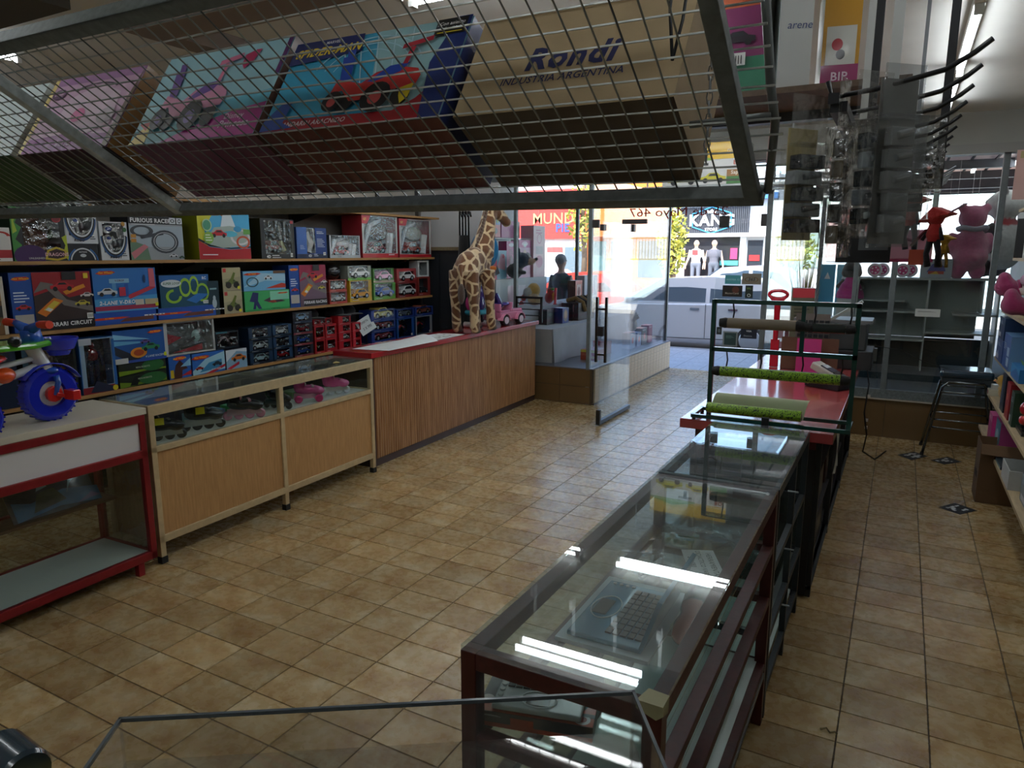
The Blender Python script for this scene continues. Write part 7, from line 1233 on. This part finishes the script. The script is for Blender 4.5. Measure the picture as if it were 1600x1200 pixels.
# ---------------------------------------------------------------- left display window
def stepc(label,x0,x1,z0,z1,y0,y1,col,cat='display step'):
    t=T('display_step',label,cat,((x0+x1)/2,(y0+y1)/2,z0)); MB(col).box(x0-(x0+x1)/2,(x1-x0)/2,-(y1-y0)/2,(y1-y0)/2,0,z1-z0).build('block','fabric',t); return t
s1=stepc('grey cloth-draped display step in the left window, facing the entrance',-4.08,-3.66,SILL+.001,.84,7.72,10.3,0xb4b2b4)
m=MB(0xb8b6ba); m.sheet(lambda u,v:(.212+.018*v*math.sin(26*u)+.03*v,(u-.5)*2.56,.412-.41*v),60,5); m.build('draped_front','fabric',s1,smooth=True)
s2=stepc('higher grey display step behind the draped one in the left window',-4.45,-4.081,SILL+.001,1.07,7.72,10.3,0xaaaaac)
wp=T('display_pedestal','white display pedestal with a pink poster on its side, left window','pedestal',(-4.62,8.3,1.0)); wp.location=(-4.62,8.2,SILL+.001)
MB(0xc6c8c6).box(-.165,.16,-.45,1.0,0,.99).build('block','paint',wp); o=Art(.5,.8,0).draw([('r',0,0,1,1,0xe8c8d0),('p',[(0,0),(.4,.5),(.6,1),(1,1),(.7,.4),(.5,0)],0xf4eef0),('e',.75,.6,.18,.14,0xc84a4a),('r',.6,0,.8,.3,0xd8708a)]).m.build('poster','gloss',wp); o.location=(.161,.1,.1); o.rotation_euler=(0,0,PI/2)
def WBX(label,x,y,z,w,h,d,c,side,art,rz=PI/2,**k): return toybox('toy_box',label,(x,y,z),rz,w,h,d,c,side,art,'toy boxes in the left window',**k)
DOLL=[('r',0,.8,1,1,0xc83a8a),('e',.5,.9,.25,.06,0xf0d0e0),('p',[(.3,.2),(.35,.6),(.5,.7),(.65,.6),(.7,.2)],0xd890b8),('e',.5,.68,.12,.06,0xe8c0a8),('r',0,0,1,.1,0xe8b8cc)]
WBX('tall pink doll box with a heart window, on the white pedestal',-4.51,8.62,1.4225,.34,.5,.12,0xe0a8c4,0xd898b8,DOLL+[('e',.5,.86,.12,.05,0xffffff)])
WBX('tall pink doll box standing on the pedestal behind the window post',-4.53,8.28,1.4225,.26,.48,.12,0xb83a7c,0xa03070,[('e',.5,.9,.3,.05,0xf0e0ea),('l',.2,.75,.5,8,0x6a2a50),('e',.5,.4,.2,.2,0x7a3058)])
WBX('wide pink and blue fashion doll window box on the pedestal, left',-4.52,7.95,1.4225,.36,.36,.12,0x8ac0d8,0xc83a6a,[('r',0,0,.3,1,0xc8305a),('p',[(.3,.4),(.6,.9),(.9,.8),(.9,.3)],0xd8a0b0),('p',[(.1,.1),(.3,.5),(.5,.2)],0x3a3a48),('e',.75,.8,.08,.08,0xc84a5a)])
WBX('big pink baby-care box at the top of the left window stack',-4.66,8.5,1.95,.5,.22,.14,0xc86aa0,0xd880b0,[('t','Bebota',.28,.75,.18,0xb8f0e8,.02),('o',.6,.4,.18,.36,.35,0xa83080,0,180),('r',.75,0,1,1,0xd0c0c8)])
ps_=T('display_shelf','glass shelf on the left window posts carrying the top pink box','shelf',(-4.6,8.4,1.93)); MB().box(-.35,.1,-.6,.55,0,.012).build('glass_shelf','glass',ps_); MB(AL).box(-.36,-.33,-.6,.55,-.012,0).build('bracket','metal',ps_); MB(AL).box(-.36,-.34,-.02,.02,-1.499,-.012).build('support','metal',ps_)
WBX('tall white carton with pink motorhome drawing at the pedestal end',-4.48,9.0,1.4225,.36,.7,.2,0xe8c0c4,0xd8a8b0,[('o',.5,.75,.2,.1,.2,0xd88aa0),('e',.5,.3,.3,.12,0xd07a98),('r',.2,.45,.8,.6,0xc8b8bc),('l',.2,.9,.6,2,0xd88aa0)])
WBX('blue and red game box with green balls on top of the left window stack',-4.55,7.9,1.95,.24,.38,.12,0x2a6aa0,0x8a2a2c,[('r',0,0,1,.4,0xa83030),('e',.3,.5,.12,.1,0x6a9a38),('e',.7,.55,.12,.1,0x6a9a38),('e',.5,.2,.2,.1,0x30303a),('r',0,.8,1,1,0x4a9ad0)])
WBX('red action toy window box with a dark figure on the draped step',-4.0,9.3,1.0715,.24,.3,.12,0xd06a50,0x4a2a28,[('r',.2,.15,.8,.8,0xe0b0a0),('e',.5,.5,.2,.2,0x8a3a30),('r',0,.85,1,1,0xe05a48)])
WBX('clear-lidded box of doll furniture beside the red action toy',-4.0,9.75,1.0715,.5,.36,.12,0xc8c8d0,0xa8a8b0,[('p',[(.1,.1),(.3,.8),(.5,.3),(.7,.9),(.9,.2)],0xa8a0b8),('e',.6,.4,.1,.15,0xb86a8a),('r',0,0,1,.1,0x8a8a98)])
WBX('blue plastic toy case standing on the draped step',-3.86,8.55,.8405,.2,.2,.16,0x28408a,0x1c2c68,[('e',.5,.5,.36,.4,0x8a7a78),('e',.5,.55,.2,.25,0xc89a80)])
WBX('black and pink boxed toy behind the blue case on the step',-3.9,9.0,.8405,.3,.24,.16,0x2c262e,0x241e26,[('r',.1,.5,.7,.9,0xc890a0),('l',.1,.3,.5,3,0xb0a8b0)])
WBX('dark green boxed toy at the back of the draped step',-3.95,8.28,.8405,.22,.2,.12,0x20282a,0x181e20,[('l',.2,.7,.6,4,0x4a6a5a)])
toybox('toy_box','red and yellow small carton on the window sill by the entrance',(-3.36,8.15,SILL+.001),-.1,.22,.13,.3,0xa8402c,0xb04a34,[('r',0,.75,1,1,0xc8b840),('l',.1,.6,.7,4,0xd88a68),('e',.8,.3,.1,.15,0xd8a050)])
toybox('toy_box','red toy carton behind the red and yellow one on the window sill',(-3.45,8.75,SILL+.001),-.1,.2,.17,.15,0xb02a34,0xa02430,[('l',.1,.6,.7,2,0xd88a68)])
BK2=0x17171a; CRM=0xd8b090
plush('black and cream dog plush lying back on the pedestal, snout to the door',(-4.38,8.2,1.4225),PI/2+.5,[((0,.05,.1),(.09,.11,.1),BK2),((0,-.04,.24),(.1,.1,.1),BK2),((.03,-.12,.27),(.06,.04,.07),0xe8e4e0),((0,-.15,.22),(.055,.07,.05),CRM),((0,-.23,.25),(.03,.028,.026),BK2),((-.08,.0,.33),(.03,.025,.08),BK2),((.09,.03,.2),(.03,.03,.08),BK2),((.07,-.05,.08),(.03,.06,.03),BK2),((-.07,-.05,.08),(.03,.06,.03),BK2)],vox=.016,extra=[((.035,-.155,.295),.01,0x101010)])
sh_=plush('yellow-footed pale plush toy legs dangling over the window pedestal edge',(-4.22,8.25,1.23),PI/2+.4,[((0,.05,.18),(.06,.06,.06),0xc8c8c4),((.05,-.03,.2),(.07,.09,.1),0xd8b060),((-.04,-.05,.08),(.08,.1,.07),0xd8b88a),((.02,.1,.1),(.03,.04,.05),0xc84a44)],vox=.016)
sh_.location.z=1.0715
plush('small parrot-like plush with a yellow beak on the higher step',(-4.2,8.75,1.0715),PI/2,[((0,0,.08),(.07,.06,.08),0xa82a28),((0,-.02,.17),(.05,.05,.05),0xb0302c),((0,-.07,.1),(.03,.035,.06),0xe0a830),((0,-.06,.2),(.05,.03,.02),0x4a9a3a),((.07,0,.1),(.02,.04,.05),0x3a7a3a)],vox=.012,extra=[((.02,-.07,.18),.008,0xf0f0f0),((-.02,-.07,.18),.008,0xf0f0f0)])
sc_=T('toy_rope','coiled black and gold toy whip draped over the step edge','toy',(-3.93,9.2,.841)); m=MB(); 
for i in range(5): m.tube([(-.12+.02*i,.1*i-.2,.26+.02*math.sin(i)),(.0,.1*i-.17,.3),(.1,.1*i-.15,.24),(.13,.1*i-.12,.12)],.03,0x1c1a18 if i%2 else 0x8a6a38,8)
m.build('cords','fabric',sc_,smooth=True); MB(0x2a2426).box(-.13,.1,-.3,.28,0,.24).build('base_box','cardprint',sc_)
rp_=T('toy_pole','red plastic toy pole leaning by the pedestal','toy',(-4.05,8.62,1.0715)); MB(0xc02a3a).cyl((0,0,0),(0,.02,.22),.018).build('pole','gloss',rp_,auto=40); MB(0xc02a3a).ell((0,0,.008),(.03,.03,.008)).build('foot','gloss',rp_,smooth=True)
# boxes in the vestibule end of the left window, seen through the open door
for i,(y,c,w,h,l) in enumerate(((9.5,0x8a9cb8,.22,.22,'pale blue toy box at the street end of the left window'),(9.78,0x6a88b8,.18,.2,'blue box with a red spot at the street end of the left window'),(10.02,0x2f3440,.22,.24,'dark toy box at the street end of the left window'),(10.3,0xa83a6a,.18,.26,'magenta toy box at the street end of the left window'))): WBX(l,-3.25,y,SILL+.001,w,h,.12,c,c,[('e',.5,.5,.2,.2,0xb85a68),('l',.1,.9,.7,2,0xd8d8e0)])
plush('white bear plush on the blue box at the street end of the window',(-3.3,9.62,SILL+.225),PI/2,[((0,0,.09),(.08,.07,.09),0xd4d6da),((0,-.01,.22),(.075,.07,.07),0xd4d6da),((-.06,0,.28),(.03,.02,.03),0xd4d6da),((.06,0,.28),(.03,.02,.03),0xd4d6da),((0,-.07,.2),(.03,.03,.025),0xb8babe)],vox=.014,extra=[((.025,-.075,.235),.007,0x111111),((-.025,-.075,.235),.007,0x111111)])
bake_blobs()
